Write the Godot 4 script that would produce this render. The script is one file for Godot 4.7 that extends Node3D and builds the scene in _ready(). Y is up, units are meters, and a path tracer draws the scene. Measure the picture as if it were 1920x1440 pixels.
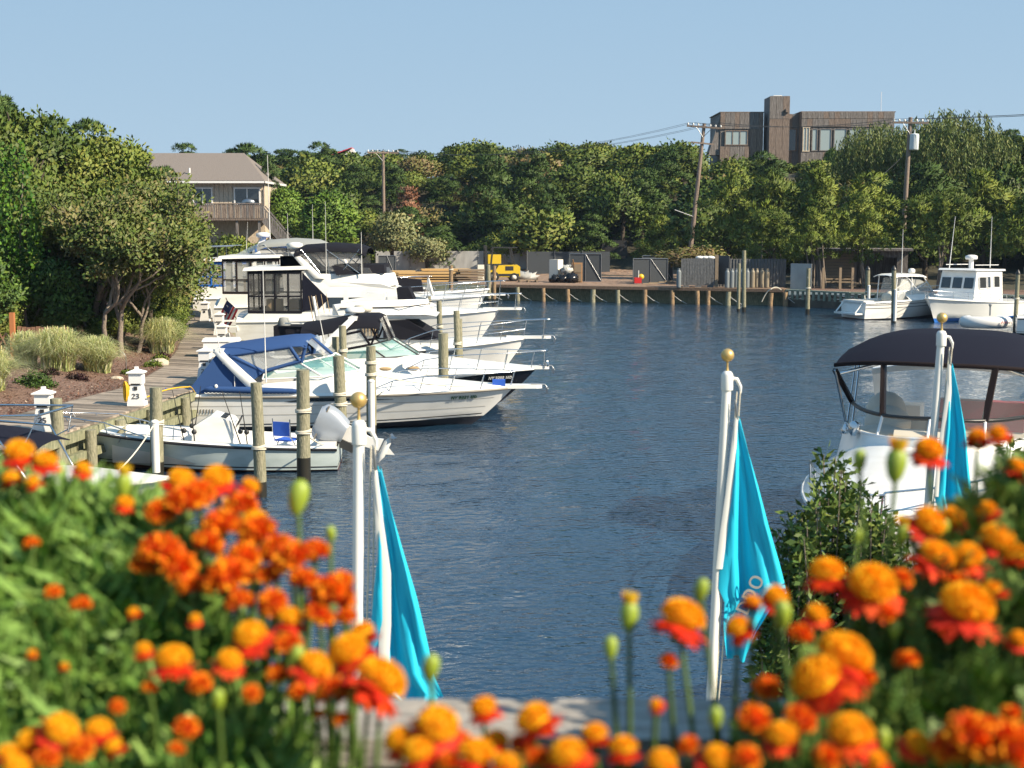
extends Node3D
# Marina basin seen from a balcony with marigolds. Units are metres, the water lies at y = 0, the camera looks along -z.

var M := {}
var R := RandomNumberGenerator.new()
var taken := {}

class MB:
	var v := PackedVector3Array()
	var n := PackedVector3Array()
	var c := PackedColorArray()
	var ix := PackedInt32Array()
	var col := Color(1, 1, 1)
	func tri(a: Vector3, b: Vector3, d: Vector3) -> void:
		var k := v.size()
		var nn := (d - a).cross(b - a).normalized()
		v.append(a); v.append(b); v.append(d)
		n.append(nn); n.append(nn); n.append(nn)
		c.append(col); c.append(col); c.append(col)
		ix.append(k); ix.append(k + 1); ix.append(k + 2)
	func quad(a: Vector3, b: Vector3, d: Vector3, e: Vector3) -> void:
		var k := v.size()
		var nn := (d - a).cross(b - a)
		if nn.length() < 1e-9:
			nn = (e - a).cross(d - a)
		nn = nn.normalized()
		v.append(a); v.append(b); v.append(d); v.append(e)
		for i in 4:
			n.append(nn); c.append(col)
		ix.append(k); ix.append(k + 1); ix.append(k + 2); ix.append(k); ix.append(k + 2); ix.append(k + 3)
	func box(at: Vector3, s: Vector3, b := Basis()) -> void:
		var x := b.x * s.x * 0.5
		var y := b.y * s.y * 0.5
		var z := b.z * s.z * 0.5
		quad(at - x + y + z, at + x + y + z, at + x - y + z, at - x - y + z)
		quad(at + x + y - z, at - x + y - z, at - x - y - z, at + x - y - z)
		quad(at + x + y + z, at + x + y - z, at + x - y - z, at + x - y + z)
		quad(at - x + y - z, at - x + y + z, at - x - y + z, at - x - y - z)
		quad(at - x + y - z, at + x + y - z, at + x + y + z, at - x + y + z)
		quad(at - x - y + z, at + x - y + z, at + x - y - z, at - x - y - z)
	func bar(a: Vector3, b: Vector3, w: float, h: float) -> void:
		var x := (b - a)
		var l := x.length()
		x = x / l
		var up := Vector3.UP if absf(x.y) < 0.95 else Vector3.RIGHT
		var z := x.cross(up).normalized()
		var y := z.cross(x)
		box((a + b) * 0.5, Vector3(l, h, w), Basis(x, y, z))
	func grid(rows: Array, closed := false) -> void:
		var k := v.size()
		var nr := rows.size()
		var nc: int = rows[0].size()
		var acc := PackedVector3Array()
		acc.resize(nr * nc)
		var cc := nc if closed else nc - 1
		for i in nr - 1:
			var p: PackedVector3Array = rows[i]
			var q: PackedVector3Array = rows[i + 1]
			for j in cc:
				var j2 := (j + 1) % nc
				var nn := (q[j2] - p[j]).cross(p[j2] - q[j])
				acc[i * nc + j] += nn; acc[i * nc + j2] += nn
				acc[(i + 1) * nc + j] += nn; acc[(i + 1) * nc + j2] += nn
				ix.append(k + i * nc + j); ix.append(k + i * nc + j2); ix.append(k + (i + 1) * nc + j2)
				ix.append(k + i * nc + j); ix.append(k + (i + 1) * nc + j2); ix.append(k + (i + 1) * nc + j)
		for i in nr:
			v.append_array(rows[i])
		for a in acc:
			n.append(a.normalized() if a.length() > 1e-12 else Vector3.UP)
			c.append(col)
	func tube(p: Array, r, sides := 8, cap := true) -> void:
		var rows := []
		var side := Vector3.ZERO
		for i in p.size():
			var d: Vector3 = (p[mini(i + 1, p.size() - 1)] - p[maxi(i - 1, 0)]).normalized()
			if i == 0:
				side = d.cross(Vector3.UP if absf(d.y) < 0.9 else Vector3.RIGHT).normalized()
			else:
				side = (side - d * side.dot(d)).normalized()
			var up := side.cross(d)
			var rr: float = r[i] if r is Array else r
			var row := PackedVector3Array()
			for j in sides:
				var a := TAU * j / sides
				row.append(p[i] + (side * cos(a) + up * sin(a)) * rr)
			rows.append(row)
		grid(rows, true)
		if cap:
			for e in [0, rows.size() - 1]:
				for j in range(1, sides - 1):
					if e == 0:
						tri(rows[e][0], rows[e][j + 1], rows[e][j])
					else:
						tri(rows[e][0], rows[e][j], rows[e][j + 1])
	func lathe(prof: Array, at: Vector3, seg := 16, b := Basis()) -> void:
		var rows := []
		for p in prof:
			var row := PackedVector3Array()
			for j in seg:
				var a := -TAU * j / seg
				row.append(at + b * Vector3(cos(a) * p.x, p.y, sin(a) * p.x))
			rows.append(row)
		grid(rows, true)
	func ball(at: Vector3, r: Vector3, seg := 14, b := Basis()) -> void:
		var rows := []
		var m := maxi(5, seg / 2)
		for i in m + 1:
			var t := PI * i / m
			var row := PackedVector3Array()
			for j in seg:
				var a := TAU * j / seg
				row.append(at + b * Vector3(cos(a) * sin(t) * r.x, cos(t) * r.y, sin(a) * sin(t) * r.z))
			rows.append(row)
		grid(rows, true)
	# a flat outline (in the x, y of basis b) with depth along b.z
	func prism(poly: PackedVector2Array, depth: float, at := Vector3.ZERO, b := Basis()) -> void:
		var t := Geometry2D.triangulate_polygon(poly)
		var o := PackedVector3Array()
		for p in poly:
			o.append(at + b * Vector3(p.x, p.y, 0))
		var dz := b.z * depth * 0.5
		for i in range(0, t.size(), 3):
			tri(o[t[i]] + dz, o[t[i + 2]] + dz, o[t[i + 1]] + dz)
			tri(o[t[i]] - dz, o[t[i + 1]] - dz, o[t[i + 2]] - dz)
		for i in poly.size():
			var j := (i + 1) % poly.size()
			quad(o[i] + dz, o[j] + dz, o[j] - dz, o[i] - dz)
	# a sheet with thickness between two rows of grid points
	func shell(rows: Array, thick: Vector3) -> void:
		grid(rows)
		var back := []
		for i in range(rows.size() - 1, -1, -1):
			var r := PackedVector3Array()
			for p in rows[i]:
				r.append(p + thick)
			back.append(r)
		grid(back)
		var last: int = rows.size() - 1
		var w: int = rows[0].size() - 1
		for i in last:
			quad(rows[i][0], rows[i + 1][0], rows[i + 1][0] + thick, rows[i][0] + thick)
			quad(rows[i + 1][w], rows[i][w], rows[i][w] + thick, rows[i + 1][w] + thick)
		for j in w:
			quad(rows[0][j + 1], rows[0][j], rows[0][j] + thick, rows[0][j + 1] + thick)
			quad(rows[last][j], rows[last][j + 1], rows[last][j + 1] + thick, rows[last][j] + thick)
	func leaf(at: Vector3, d: Vector3, w: Vector3, l: float, wd: float, fold := 0.0) -> void:
		var k := v.size()
		var nn := d.cross(w).normalized()
		v.append(at); v.append(at + d * l * 0.5 + w * wd * 0.5 + nn * fold); v.append(at + d * l); v.append(at + d * l * 0.5 - w * wd * 0.5 + nn * fold)
		for i in 4:
			n.append(nn); c.append(col)
		ix.append(k); ix.append(k + 1); ix.append(k + 2); ix.append(k); ix.append(k + 2); ix.append(k + 3)
	# a leaf that shades as part of its clump: nr is the way the foliage faces there
	func leafn(at: Vector3, d: Vector3, w0: Vector3, l: float, wd: float, nr: Vector3) -> void:
		var k := v.size()
		var w := w0
		var nn := d.cross(w)
		if nn.dot(nr) < 0.0:
			w = -w
			nn = -nn
		v.append(at); v.append(at + d * l * 0.5 + w * wd * 0.5); v.append(at + d * l); v.append(at + d * l * 0.5 - w * wd * 0.5)
		var q := (nr * 1.9 + nn.normalized()).normalized()
		for i in 4:
			n.append(q); c.append(col)
		ix.append(k); ix.append(k + 1); ix.append(k + 2); ix.append(k); ix.append(k + 2); ix.append(k + 3)
	func mesh() -> ArrayMesh:
		var a := []
		a.resize(Mesh.ARRAY_MAX)
		a[Mesh.ARRAY_VERTEX] = v; a[Mesh.ARRAY_NORMAL] = n; a[Mesh.ARRAY_COLOR] = c; a[Mesh.ARRAY_INDEX] = ix
		var m := ArrayMesh.new()
		m.add_surface_from_arrays(Mesh.PRIMITIVE_TRIANGLES, a)
		return m

func V(x: float, y: float, z: float) -> Vector3:
	return Vector3(x, y, z)

func rs(a: float, b: float) -> float:
	return R.randf_range(a, b)

func rdir() -> Vector3:
	var z := rs(-1, 1)
	var a := rs(0, TAU)
	var q := sqrt(1 - z * z)
	return Vector3(q * cos(a), z, q * sin(a))

func numbered(called: String) -> String:
	if not taken.has(called):
		taken[called] = 0
		return called
	taken[called] += 1
	return "%s_%03d" % [called, taken[called]]

func inst(called: String, mesh: Mesh, mat: Material, parent: Node, where := Transform3D()) -> MeshInstance3D:
	var o := MeshInstance3D.new()
	o.name = numbered(called) if parent == self else called
	o.mesh = mesh
	o.material_override = mat
	o.transform = where
	parent.add_child(o, true)
	return o

func part(called: String, mb: MB, mat: Material, parent: Node) -> MeshInstance3D:
	return inst(called, mb.mesh(), mat, parent)

func tag(o: Node, label: String, category: String, group := "") -> void:
	o.set_meta("label", label)
	o.set_meta("category", category)
	if group != "":
		o.set_meta("group", group)

func thing(called: String, label: String, category: String, at := Vector3.ZERO, turn := 0.0, group := "") -> Node3D:
	var o := Node3D.new()
	o.name = numbered(called)
	add_child(o)
	o.position = at
	o.rotation.y = turn
	tag(o, label, category, group)
	return o

func setting(called: String, mb: MB, mat: Material) -> MeshInstance3D:
	var o := part(called, mb, mat, self)
	o.set_meta("kind", "structure")
	return o

func copy(o: Node3D, label: String, at: Vector3, turn := 0.0, scale_by := Vector3.ONE) -> Node3D:
	var c: Node3D = o.duplicate()
	var base: String = o.get_meta("base_name") if o.has_meta("base_name") else str(o.name)
	c.name = numbered(base)
	add_child(c)
	c.transform = Transform3D(Basis.from_euler(Vector3(0, turn, 0)).scaled_local(scale_by), at)
	c.set_meta("label", label)
	return c

func noise_tex(freq: float, size := 256, ramp: Array = [], oct := 4, normal := false, bump := 4.0, kind := FastNoiseLite.TYPE_SIMPLEX_SMOOTH) -> NoiseTexture2D:
	var f := FastNoiseLite.new()
	f.noise_type = kind
	f.frequency = freq
	f.fractal_octaves = oct
	f.seed = 7 + int(freq * 1000)
	var t := NoiseTexture2D.new()
	t.width = size
	t.height = size
	t.seamless = true
	t.noise = f
	if normal:
		t.as_normal_map = true
		t.bump_strength = bump
	if ramp.size():
		var g := Gradient.new()
		var off := PackedFloat32Array()
		var cs := PackedColorArray()
		for i in ramp.size():
			off.append(float(i) / (ramp.size() - 1))
			var q: Color = ramp[i]
			cs.append(q.linear_to_srgb())
		g.offsets = off
		g.colors = cs
		t.color_ramp = g
	return t

# colours are given as real-world (linear) reflectances
func mat(key: String, lin: Color, rough := 0.6, metal := 0.0, spec := 0.5) -> StandardMaterial3D:
	var m := StandardMaterial3D.new()
	m.resource_name = key
	m.albedo_color = lin.linear_to_srgb()
	m.roughness = rough
	m.metallic = metal
	m.metallic_specular = spec
	M[key] = m
	return m

func textured(m: StandardMaterial3D, t: Texture2D, sc: Vector3, world := false, relief: Texture2D = null, depth := 1.0) -> void:
	m.albedo_color = Color.WHITE
	m.albedo_texture = t
	m.uv1_triplanar = true
	m.uv1_world_triplanar = world
	m.uv1_scale = sc
	if relief:
		m.normal_enabled = true
		m.normal_texture = relief
		m.normal_scale = depth

func leafy(key: String, back: Color, rough := 0.55) -> StandardMaterial3D:
	var m := mat(key, Color(1, 1, 1), rough, 0.0, 0.35)
	m.vertex_color_use_as_albedo = true
	m.backlight_enabled = true
	m.backlight = back
	return m

func glass(key: String, tint: Color, alpha := 0.15) -> StandardMaterial3D:
	var m := mat(key, tint, 0.03)
	m.albedo_color.a = alpha
	m.transparency = BaseMaterial3D.TRANSPARENCY_ALPHA
	return m

func setup_view() -> void:
	var cam := Camera3D.new()
	cam.name = "camera"
	cam.position = V(0, 5.4, 0)
	cam.rotation.x = -atan(304.0 / 2600.0)
	cam.near = 0.05
	cam.far = 3000.0
	var ca := CameraAttributesPhysical.new()
	ca.frustum_focal_length = 43.33
	ca.exposure_aperture = 4.3
	ca.frustum_focus_distance = 38.0
	ca.frustum_near = 0.05
	ca.frustum_far = 3000.0
	cam.attributes = ca
	cam.fov = rad_to_deg(2.0 * atan(720.0 / 2600.0))
	add_child(cam)
	var e := Environment.new()
	e.background_mode = Environment.BG_SKY
	e.tonemap_mode = Environment.TONE_MAPPER_LINEAR
	e.tonemap_exposure = 1.8
	e.sdfgi_enabled = true
	e.ssao_enabled = true
	e.ssil_enabled = true
	e.fog_enabled = true
	e.fog_density = 0.00014
	e.fog_light_color = Color(0.75, 0.85, 0.97)
	var sm := ProceduralSkyMaterial.new()
	sm.sky_top_color = Color(0.105, 0.225, 0.375).linear_to_srgb()
	sm.sky_horizon_color = Color(0.262, 0.352, 0.43).linear_to_srgb()
	sm.sky_curve = 0.22
	sm.ground_horizon_color = Color(0.3, 0.38, 0.42).linear_to_srgb()
	sm.ground_bottom_color = Color(0.08, 0.09, 0.08).linear_to_srgb()
	sm.sun_angle_max = 8.0
	sm.energy_multiplier = 1.0
	e.sky = Sky.new()
	e.sky.sky_material = sm
	var w := WorldEnvironment.new()
	w.name = "world"
	w.environment = e
	add_child(w)
	var sun := DirectionalLight3D.new()
	sun.name = "sun"
	sun.light_energy = 1.6
	sun.light_color = Color(1.0, 0.94, 0.84)
	sun.light_angular_distance = 0.5
	sun.shadow_enabled = true
	sun.look_at_from_position(V(0.80, 0.66, 0.42) * 50.0, Vector3.ZERO)
	add_child(sun)

func setup_materials() -> void:
	var wn := noise_tex(0.035, 512, [], 5, true, 9.0)
	var m := mat("water", Color(0.011, 0.034, 0.066), 0.03, 0.0, 0.58)
	m.normal_enabled = true
	m.normal_texture = wn
	m.normal_scale = 0.38
	m.uv1_triplanar = true
	m.uv1_world_triplanar = true
	m.uv1_scale = V(0.16, 0.16, 0.27)
	var fine := noise_tex(0.06, 256, [], 5, true, 6.0)
	var grain := noise_tex(0.02, 256, [Color(0.12, 0.095, 0.07), Color(0.2, 0.165, 0.125), Color(0.27, 0.23, 0.18)], 5)
	# timber: stretched noise
	textured(mat("plank", Color.WHITE, 0.8), noise_tex(0.03, 256, [Color(0.2, 0.16, 0.13), Color(0.29, 0.245, 0.205), Color(0.38, 0.33, 0.28)], 5), V(0.15, 1, 1.5), true, fine, 0.4)
	textured(mat("pile", Color.WHITE, 0.85), noise_tex(0.03, 256, [Color(0.13, 0.135, 0.085), Color(0.235, 0.22, 0.145), Color(0.36, 0.33, 0.235)], 5), V(4, 0.35, 4), false, fine, 0.7)
	textured(mat("pile_far", Color.WHITE, 0.85), noise_tex(0.025, 256, [Color(0.12, 0.08, 0.05), Color(0.25, 0.165, 0.09), Color(0.4, 0.27, 0.14)], 4), V(2, 0.4, 2), false, fine, 0.7)
	mat("pile_wet", Color(0.022, 0.02, 0.014), 0.35)
	textured(mat("bulkhead", Color.WHITE, 0.85), noise_tex(0.03, 256, [Color(0.12, 0.13, 0.075), Color(0.22, 0.22, 0.13), Color(0.32, 0.31, 0.2)], 5), V(1.2, 0.3, 1.2), true, fine, 0.5)
	textured(mat("bulkhead_dark", Color.WHITE, 0.7), noise_tex(0.02, 256, [Color(0.035, 0.03, 0.022), Color(0.07, 0.06, 0.044), Color(0.13, 0.11, 0.08)], 5), V(0.5, 0.3, 0.5), true)
	textured(mat("bulkhead_green", Color.WHITE, 0.8), noise_tex(0.03, 256, [Color(0.13, 0.16, 0.12), Color(0.22, 0.26, 0.2), Color(0.3, 0.33, 0.27)], 5), V(0.6, 0.2, 0.6), true)
	textured(mat("rust_cap", Color.WHITE, 0.85), noise_tex(0.04, 256, [Color(0.11, 0.07, 0.045), Color(0.19, 0.12, 0.075), Color(0.28, 0.19, 0.125)], 4), V(0.6, 0.6, 0.6), true)
	textured(mat("mulch", Color.WHITE, 0.95), noise_tex(0.09, 512, [Color(0.06, 0.034, 0.025), Color(0.14, 0.082, 0.06), Color(0.2, 0.125, 0.092), Color(0.32, 0.22, 0.17)], 3), V(0.5, 0.5, 0.5), true, fine, 1.0)
	textured(mat("dirt", Color.WHITE, 0.95), noise_tex(0.02, 512, [Color(0.14, 0.085, 0.055), Color(0.24, 0.155, 0.105), Color(0.3, 0.21, 0.15)], 6), V(0.12, 0.12, 0.12), true, fine, 0.5)
	textured(mat("soil", Color.WHITE, 0.95), noise_tex(0.04, 256, [Color(0.02, 0.02, 0.012), Color(0.05, 0.045, 0.025), Color(0.08, 0.07, 0.04)], 5), V(0.3, 0.3, 0.3), true)
	textured(mat("gel", Color.WHITE, 0.22), noise_tex(0.012, 256, [Color(0.72, 0.7, 0.655), Color(0.8, 0.79, 0.755), Color(0.83, 0.825, 0.8)], 5), V(0.35, 0.6, 0.35))
	textured(mat("gel_side", Color.WHITE, 0.2), noise_tex(0.012, 256, [Color(0.7, 0.68, 0.63), Color(0.8, 0.79, 0.755), Color(0.83, 0.825, 0.8)], 6), V(0.3, 0.9, 0.3))
	textured(mat("gel_blue", Color.WHITE, 0.25), noise_tex(0.014, 256, [Color(0.42, 0.49, 0.47), Color(0.51, 0.585, 0.575), Color(0.57, 0.64, 0.63)], 6), V(0.4, 1.1, 0.4))
	mat("gel_grey", Color(0.72, 0.72, 0.69), 0.3)
	mat("black_hull", Color(0.012, 0.012, 0.016), 0.15)
	mat("bottom_paint", Color(0.018, 0.02, 0.03), 0.5)
	mat("bottom_blue", Color(0.02, 0.14, 0.5), 0.5)
	mat("bottom_brown", Color(0.09, 0.04, 0.03), 0.6)
	mat("black_line", Color(0.02, 0.018, 0.02), 0.4)
	mat("grey_line", Color(0.2, 0.18, 0.15), 0.4)
	mat("faint_line", Color(0.42, 0.4, 0.36), 0.3)
	var cloth := noise_tex(0.3, 128, [], 2, true, 2.0)
	for a in [["canvas_blue", Color(0.033, 0.076, 0.2)], ["canvas_black", Color(0.012, 0.012, 0.017)], ["canvas_navy", Color(0.011, 0.012, 0.022)], ["canvas_bright", Color(0.02, 0.13, 0.5)], ["canvas_grey", Color(0.28, 0.29, 0.28)], ["canvas_brown", Color(0.02, 0.014, 0.014)]]:
		var q := mat(a[0], a[1], 0.9, 0.0, 0.25)
		q.normal_enabled = true
		q.normal_texture = cloth
		q.normal_scale = 0.3
		q.uv1_triplanar = true
		q.uv1_scale = V(6, 6, 6)
	mat("cushion", Color(0.6, 0.55, 0.45), 0.6)
	mat("red_cushion", Color(0.23, 0.012, 0.03), 0.6)
	mat("red_cover", Color(0.55, 0.06, 0.1), 0.6)
	mat("steel", Color(0.62, 0.63, 0.64), 0.18, 1.0)
	mat("dull_steel", Color(0.35, 0.36, 0.37), 0.4, 1.0)
	mat("dark_metal", Color(0.03, 0.03, 0.03), 0.5, 0.2)
	mat("rope", Color(0.62, 0.57, 0.46), 0.9)
	mat("white_paint", Color(0.76, 0.75, 0.73), 0.35)
	mat("white_plastic", Color(0.7, 0.69, 0.66), 0.4)
	mat("black_plastic", Color(0.015, 0.015, 0.015), 0.4)
	mat("yellow_hose", Color(0.72, 0.42, 0.02), 0.5)
	mat("teal_hose", Color(0.02, 0.2, 0.28), 0.5)
	mat("orange_cord", Color(0.5, 0.09, 0.03), 0.6)
	mat("ink", Color(0.06, 0.06, 0.06), 0.6)
	mat("ink_green", Color(0.02, 0.07, 0.03), 0.6)
	mat("teak", Color(0.23, 0.115, 0.05), 0.6)
	mat("wicker", Color(0.4, 0.28, 0.15), 0.8)
	mat("gold", Color(0.62, 0.42, 0.16), 0.42, 0.6)
	mat("motor_silver", Color(0.36, 0.39, 0.43), 0.3, 0.3)
	mat("blue_cloth", Color(0.02, 0.1, 0.5), 0.7)
	mat("red_cloth", Color(0.5, 0.03, 0.04), 0.8)
	mat("white_cloth", Color(0.72, 0.71, 0.68), 0.8)
	mat("navy_cloth", Color(0.03, 0.04, 0.13), 0.8)
	mat("skin", Color(0.5, 0.28, 0.19), 0.6)
	mat("hair", Color(0.03, 0.02, 0.015), 0.7)
	mat("khaki_cloth", Color(0.3, 0.22, 0.17), 0.8)
	var f := mat("flag_cyan", Color(0.006, 0.5, 0.72), 0.7)
	f.backlight_enabled = true
	f.backlight = Color(0.0, 0.25, 0.4)
	glass("clear", Color(0.9, 0.95, 0.95), 0.06).metallic_specular = 0.2
	glass("vinyl", Color(0.8, 0.81, 0.78), 0.25).roughness = 0.1
	glass("vinyl_dark", Color(0.1, 0.1, 0.1), 0.5).roughness = 0.12
	glass("aqua_glass", Color(0.2, 0.5, 0.46), 0.3)
	mat("window_glass", Color(0.02, 0.024, 0.028), 0.04, 0.0, 0.8)
	mat("pale_glass", Color(0.3, 0.36, 0.36), 0.06, 0.0, 0.9)
	mat("interior_pale", Color(0.5, 0.5, 0.45), 0.7)
	textured(mat("shingle", Color.WHITE, 0.9), noise_tex(0.06, 256, [Color(0.13, 0.108, 0.094), Color(0.185, 0.157, 0.138), Color(0.25, 0.216, 0.192)], 3), V(0.6, 0.6, 0.6), true, fine, 0.5)
	textured(mat("siding", Color.WHITE, 0.85), noise_tex(0.03, 256, [Color(0.4, 0.32, 0.23), Color(0.55, 0.46, 0.35), Color(0.64, 0.56, 0.45)], 4), V(1.5, 0.25, 1.5), true, fine, 0.3)
	textured(mat("cedar_grey", Color.WHITE, 0.9), noise_tex(0.03, 256, [Color(0.10, 0.075, 0.06), Color(0.185, 0.14, 0.115), Color(0.28, 0.22, 0.185)], 4), V(1.2, 0.12, 1.2), true, fine, 0.3)
	textured(mat("cedar_brown", Color.WHITE, 0.9), noise_tex(0.03, 256, [Color(0.095, 0.083, 0.078), Color(0.165, 0.147, 0.138), Color(0.28, 0.255, 0.24)], 4), V(1.0, 0.1, 1.0), true, fine, 0.3)
	textured(mat("grey_board", Color.WHITE, 0.9), noise_tex(0.03, 256, [Color(0.07, 0.073, 0.075), Color(0.12, 0.122, 0.125), Color(0.17, 0.17, 0.168)], 4), V(1.5, 0.15, 1.5), true, fine, 0.3)
	textured(mat("sheet_metal", Color.WHITE, 0.6), noise_tex(0.02, 256, [Color(0.25, 0.25, 0.24), Color(0.34, 0.34, 0.33), Color(0.42, 0.42, 0.4)], 4), V(0.3, 0.1, 0.3), true)
	mat("gate_mesh", Color(0.05, 0.058, 0.066), 0.7)
	mat("lumber", Color(0.5, 0.32, 0.13), 0.8)
	mat("lumber_grey", Color(0.24, 0.18, 0.12), 0.85)
	mat("forklift_yellow", Color(0.62, 0.42, 0.02), 0.35)
	mat("tyre", Color(0.015, 0.015, 0.015), 0.85)
	mat("fridge_white", Color(0.72, 0.69, 0.6), 0.35)
	mat("carton", Color(0.36, 0.2, 0.09), 0.85)
	mat("bag_black", Color(0.012, 0.012, 0.014), 0.22)
	mat("bag_clear", Color(0.5, 0.5, 0.47), 0.3)
	mat("cylinder_grey", Color(0.17, 0.19, 0.2), 0.45)
	mat("cylinder_tan", Color(0.24, 0.2, 0.14), 0.45)
	mat("truck_body", Color(0.025, 0.024, 0.024), 0.5)
	mat("tail_red", Color(0.45, 0.02, 0.02), 0.3)
	textured(mat("pole_wood", Color.WHITE, 0.9), noise_tex(0.04, 256, [Color(0.15, 0.105, 0.08), Color(0.23, 0.175, 0.14), Color(0.31, 0.25, 0.2)], 4), V(3, 0.2, 3), false, fine, 0.4)
	mat("wire", Color(0.05, 0.055, 0.06), 0.6)
	mat("insulator", Color(0.7, 0.7, 0.68), 0.2)
	mat("transformer_grey", Color(0.55, 0.59, 0.6), 0.4)
	textured(mat("bark", Color.WHITE, 0.9), noise_tex(0.04, 256, [Color(0.11, 0.085, 0.065), Color(0.21, 0.17, 0.135), Color(0.33, 0.28, 0.23)], 4), V(2, 0.7, 2), true, fine, 0.8)
	mat("bark_dark", Color(0.06, 0.045, 0.032), 0.9)
	textured(mat("stone", Color.WHITE, 0.9), noise_tex(0.03, 256, [Color(0.3, 0.25, 0.18), Color(0.46, 0.4, 0.31), Color(0.55, 0.5, 0.41)], 5), V(1, 1, 1), true, fine, 1.0)
	textured(mat("planter_wood", Color.WHITE, 0.85), noise_tex(0.03, 256, [Color(0.2, 0.175, 0.15), Color(0.3, 0.27, 0.235), Color(0.4, 0.37, 0.33)], 5), V(1, 6, 6), true, fine, 0.4)
	mat("fence_red", Color(0.24, 0.13, 0.08), 0.85)
	mat("post_orange", Color(0.42, 0.16, 0.06), 0.85)
	leafy("leaves", Color(0.3, 0.36, 0.1))
	leafy("needles", Color(0.2, 0.26, 0.08), 0.6)
	leafy("grass", Color(0.4, 0.42, 0.2))
	leafy("petals", Color(0.75, 0.3, 0.02), 0.65)
	leafy("herb", Color(0.3, 0.42, 0.1), 0.5)

const WATER_EDGE := [[-13.0, -6.0], [-11.5, -15.0], [-10.0, -23.0], [-9.2, -28.5], [-8.8, -31.5], [-8.2, -35.8], [-8.0, -40.0], [-9.0, -46.0], [-9.8, -50.0], [-11.9, -57.0], [-15.0, -66.5], [-18.6, -77.6], [-23.0, -90.0], [-26.0, -99.0]]
const WALK_EDGE := [[-15.5, -6.0], [-14.0, -15.4], [-12.4, -23.5], [-11.5, -29.3], [-10.9, -32.2], [-10.1, -36.4], [-10.4, -41.0], [-11.3, -46.6], [-12.2, -51.0], [-14.0, -58.0], [-17.2, -67.5], [-21.0, -78.5], [-25.5, -91.0], [-28.5, -99.0]]
const FAR_EDGE := [[-26.0, -101.0], [-14.0, -98.6], [-1.1, -96.3], [8.3, -93.0], [17.7, -89.6], [21.0, -86.0], [32.0, -82.0], [48.0, -77.0], [80.0, -70.0]]
var hill_noise := FastNoiseLite.new()

func pw(a: Array, i: int, y := 0.0) -> Vector3:
	return Vector3(a[i][0], y, a[i][1])

# x of the boardwalk's landward edge at depth z
func walk_x(z: float) -> float:
	for i in WALK_EDGE.size() - 1:
		if z <= WALK_EDGE[i][1] and z >= WALK_EDGE[i + 1][1]:
			return lerpf(WALK_EDGE[i][0], WALK_EDGE[i + 1][0], (z - WALK_EDGE[i][1]) / (WALK_EDGE[i + 1][1] - WALK_EDGE[i][1]))
	return -15.5 if z > -20 else -28.5

func far_z(x: float) -> float:
	for i in FAR_EDGE.size() - 1:
		if x >= FAR_EDGE[i][0] and x <= FAR_EDGE[i + 1][0]:
			return lerpf(FAR_EDGE[i][1], FAR_EDGE[i + 1][1], (x - FAR_EDGE[i][0]) / (FAR_EDGE[i + 1][0] - FAR_EDGE[i][0]))
	return -101.0 if x < 0 else -70.0

func land_y(x: float, z: float) -> float:
	var h := 1.04
	var back := far_z(x) - z
	var amp := 9.2 - 0.6 * smoothstep(8.0, 26.0, x) - 2.6 * smoothstep(-16.0, -32.0, x)
	h += amp * smoothstep(20.0, 58.0, back) + 0.6 * smoothstep(6, 24, back) * smoothstep(12, 30, x)
	if z > -104:
		var out := walk_x(z) - x
		h += 0.35 * smoothstep(0.4, 3.0, out) + 4.2 * smoothstep(6.0, 34.0, out)
	else:
		h = maxf(h, 1.04 + 4.0 * smoothstep(-38.0, -60.0, x))
	return h + hill_noise.get_noise_2d(x, z) * 0.5 * smoothstep(4.0, 16.0, h * 3.0)

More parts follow.
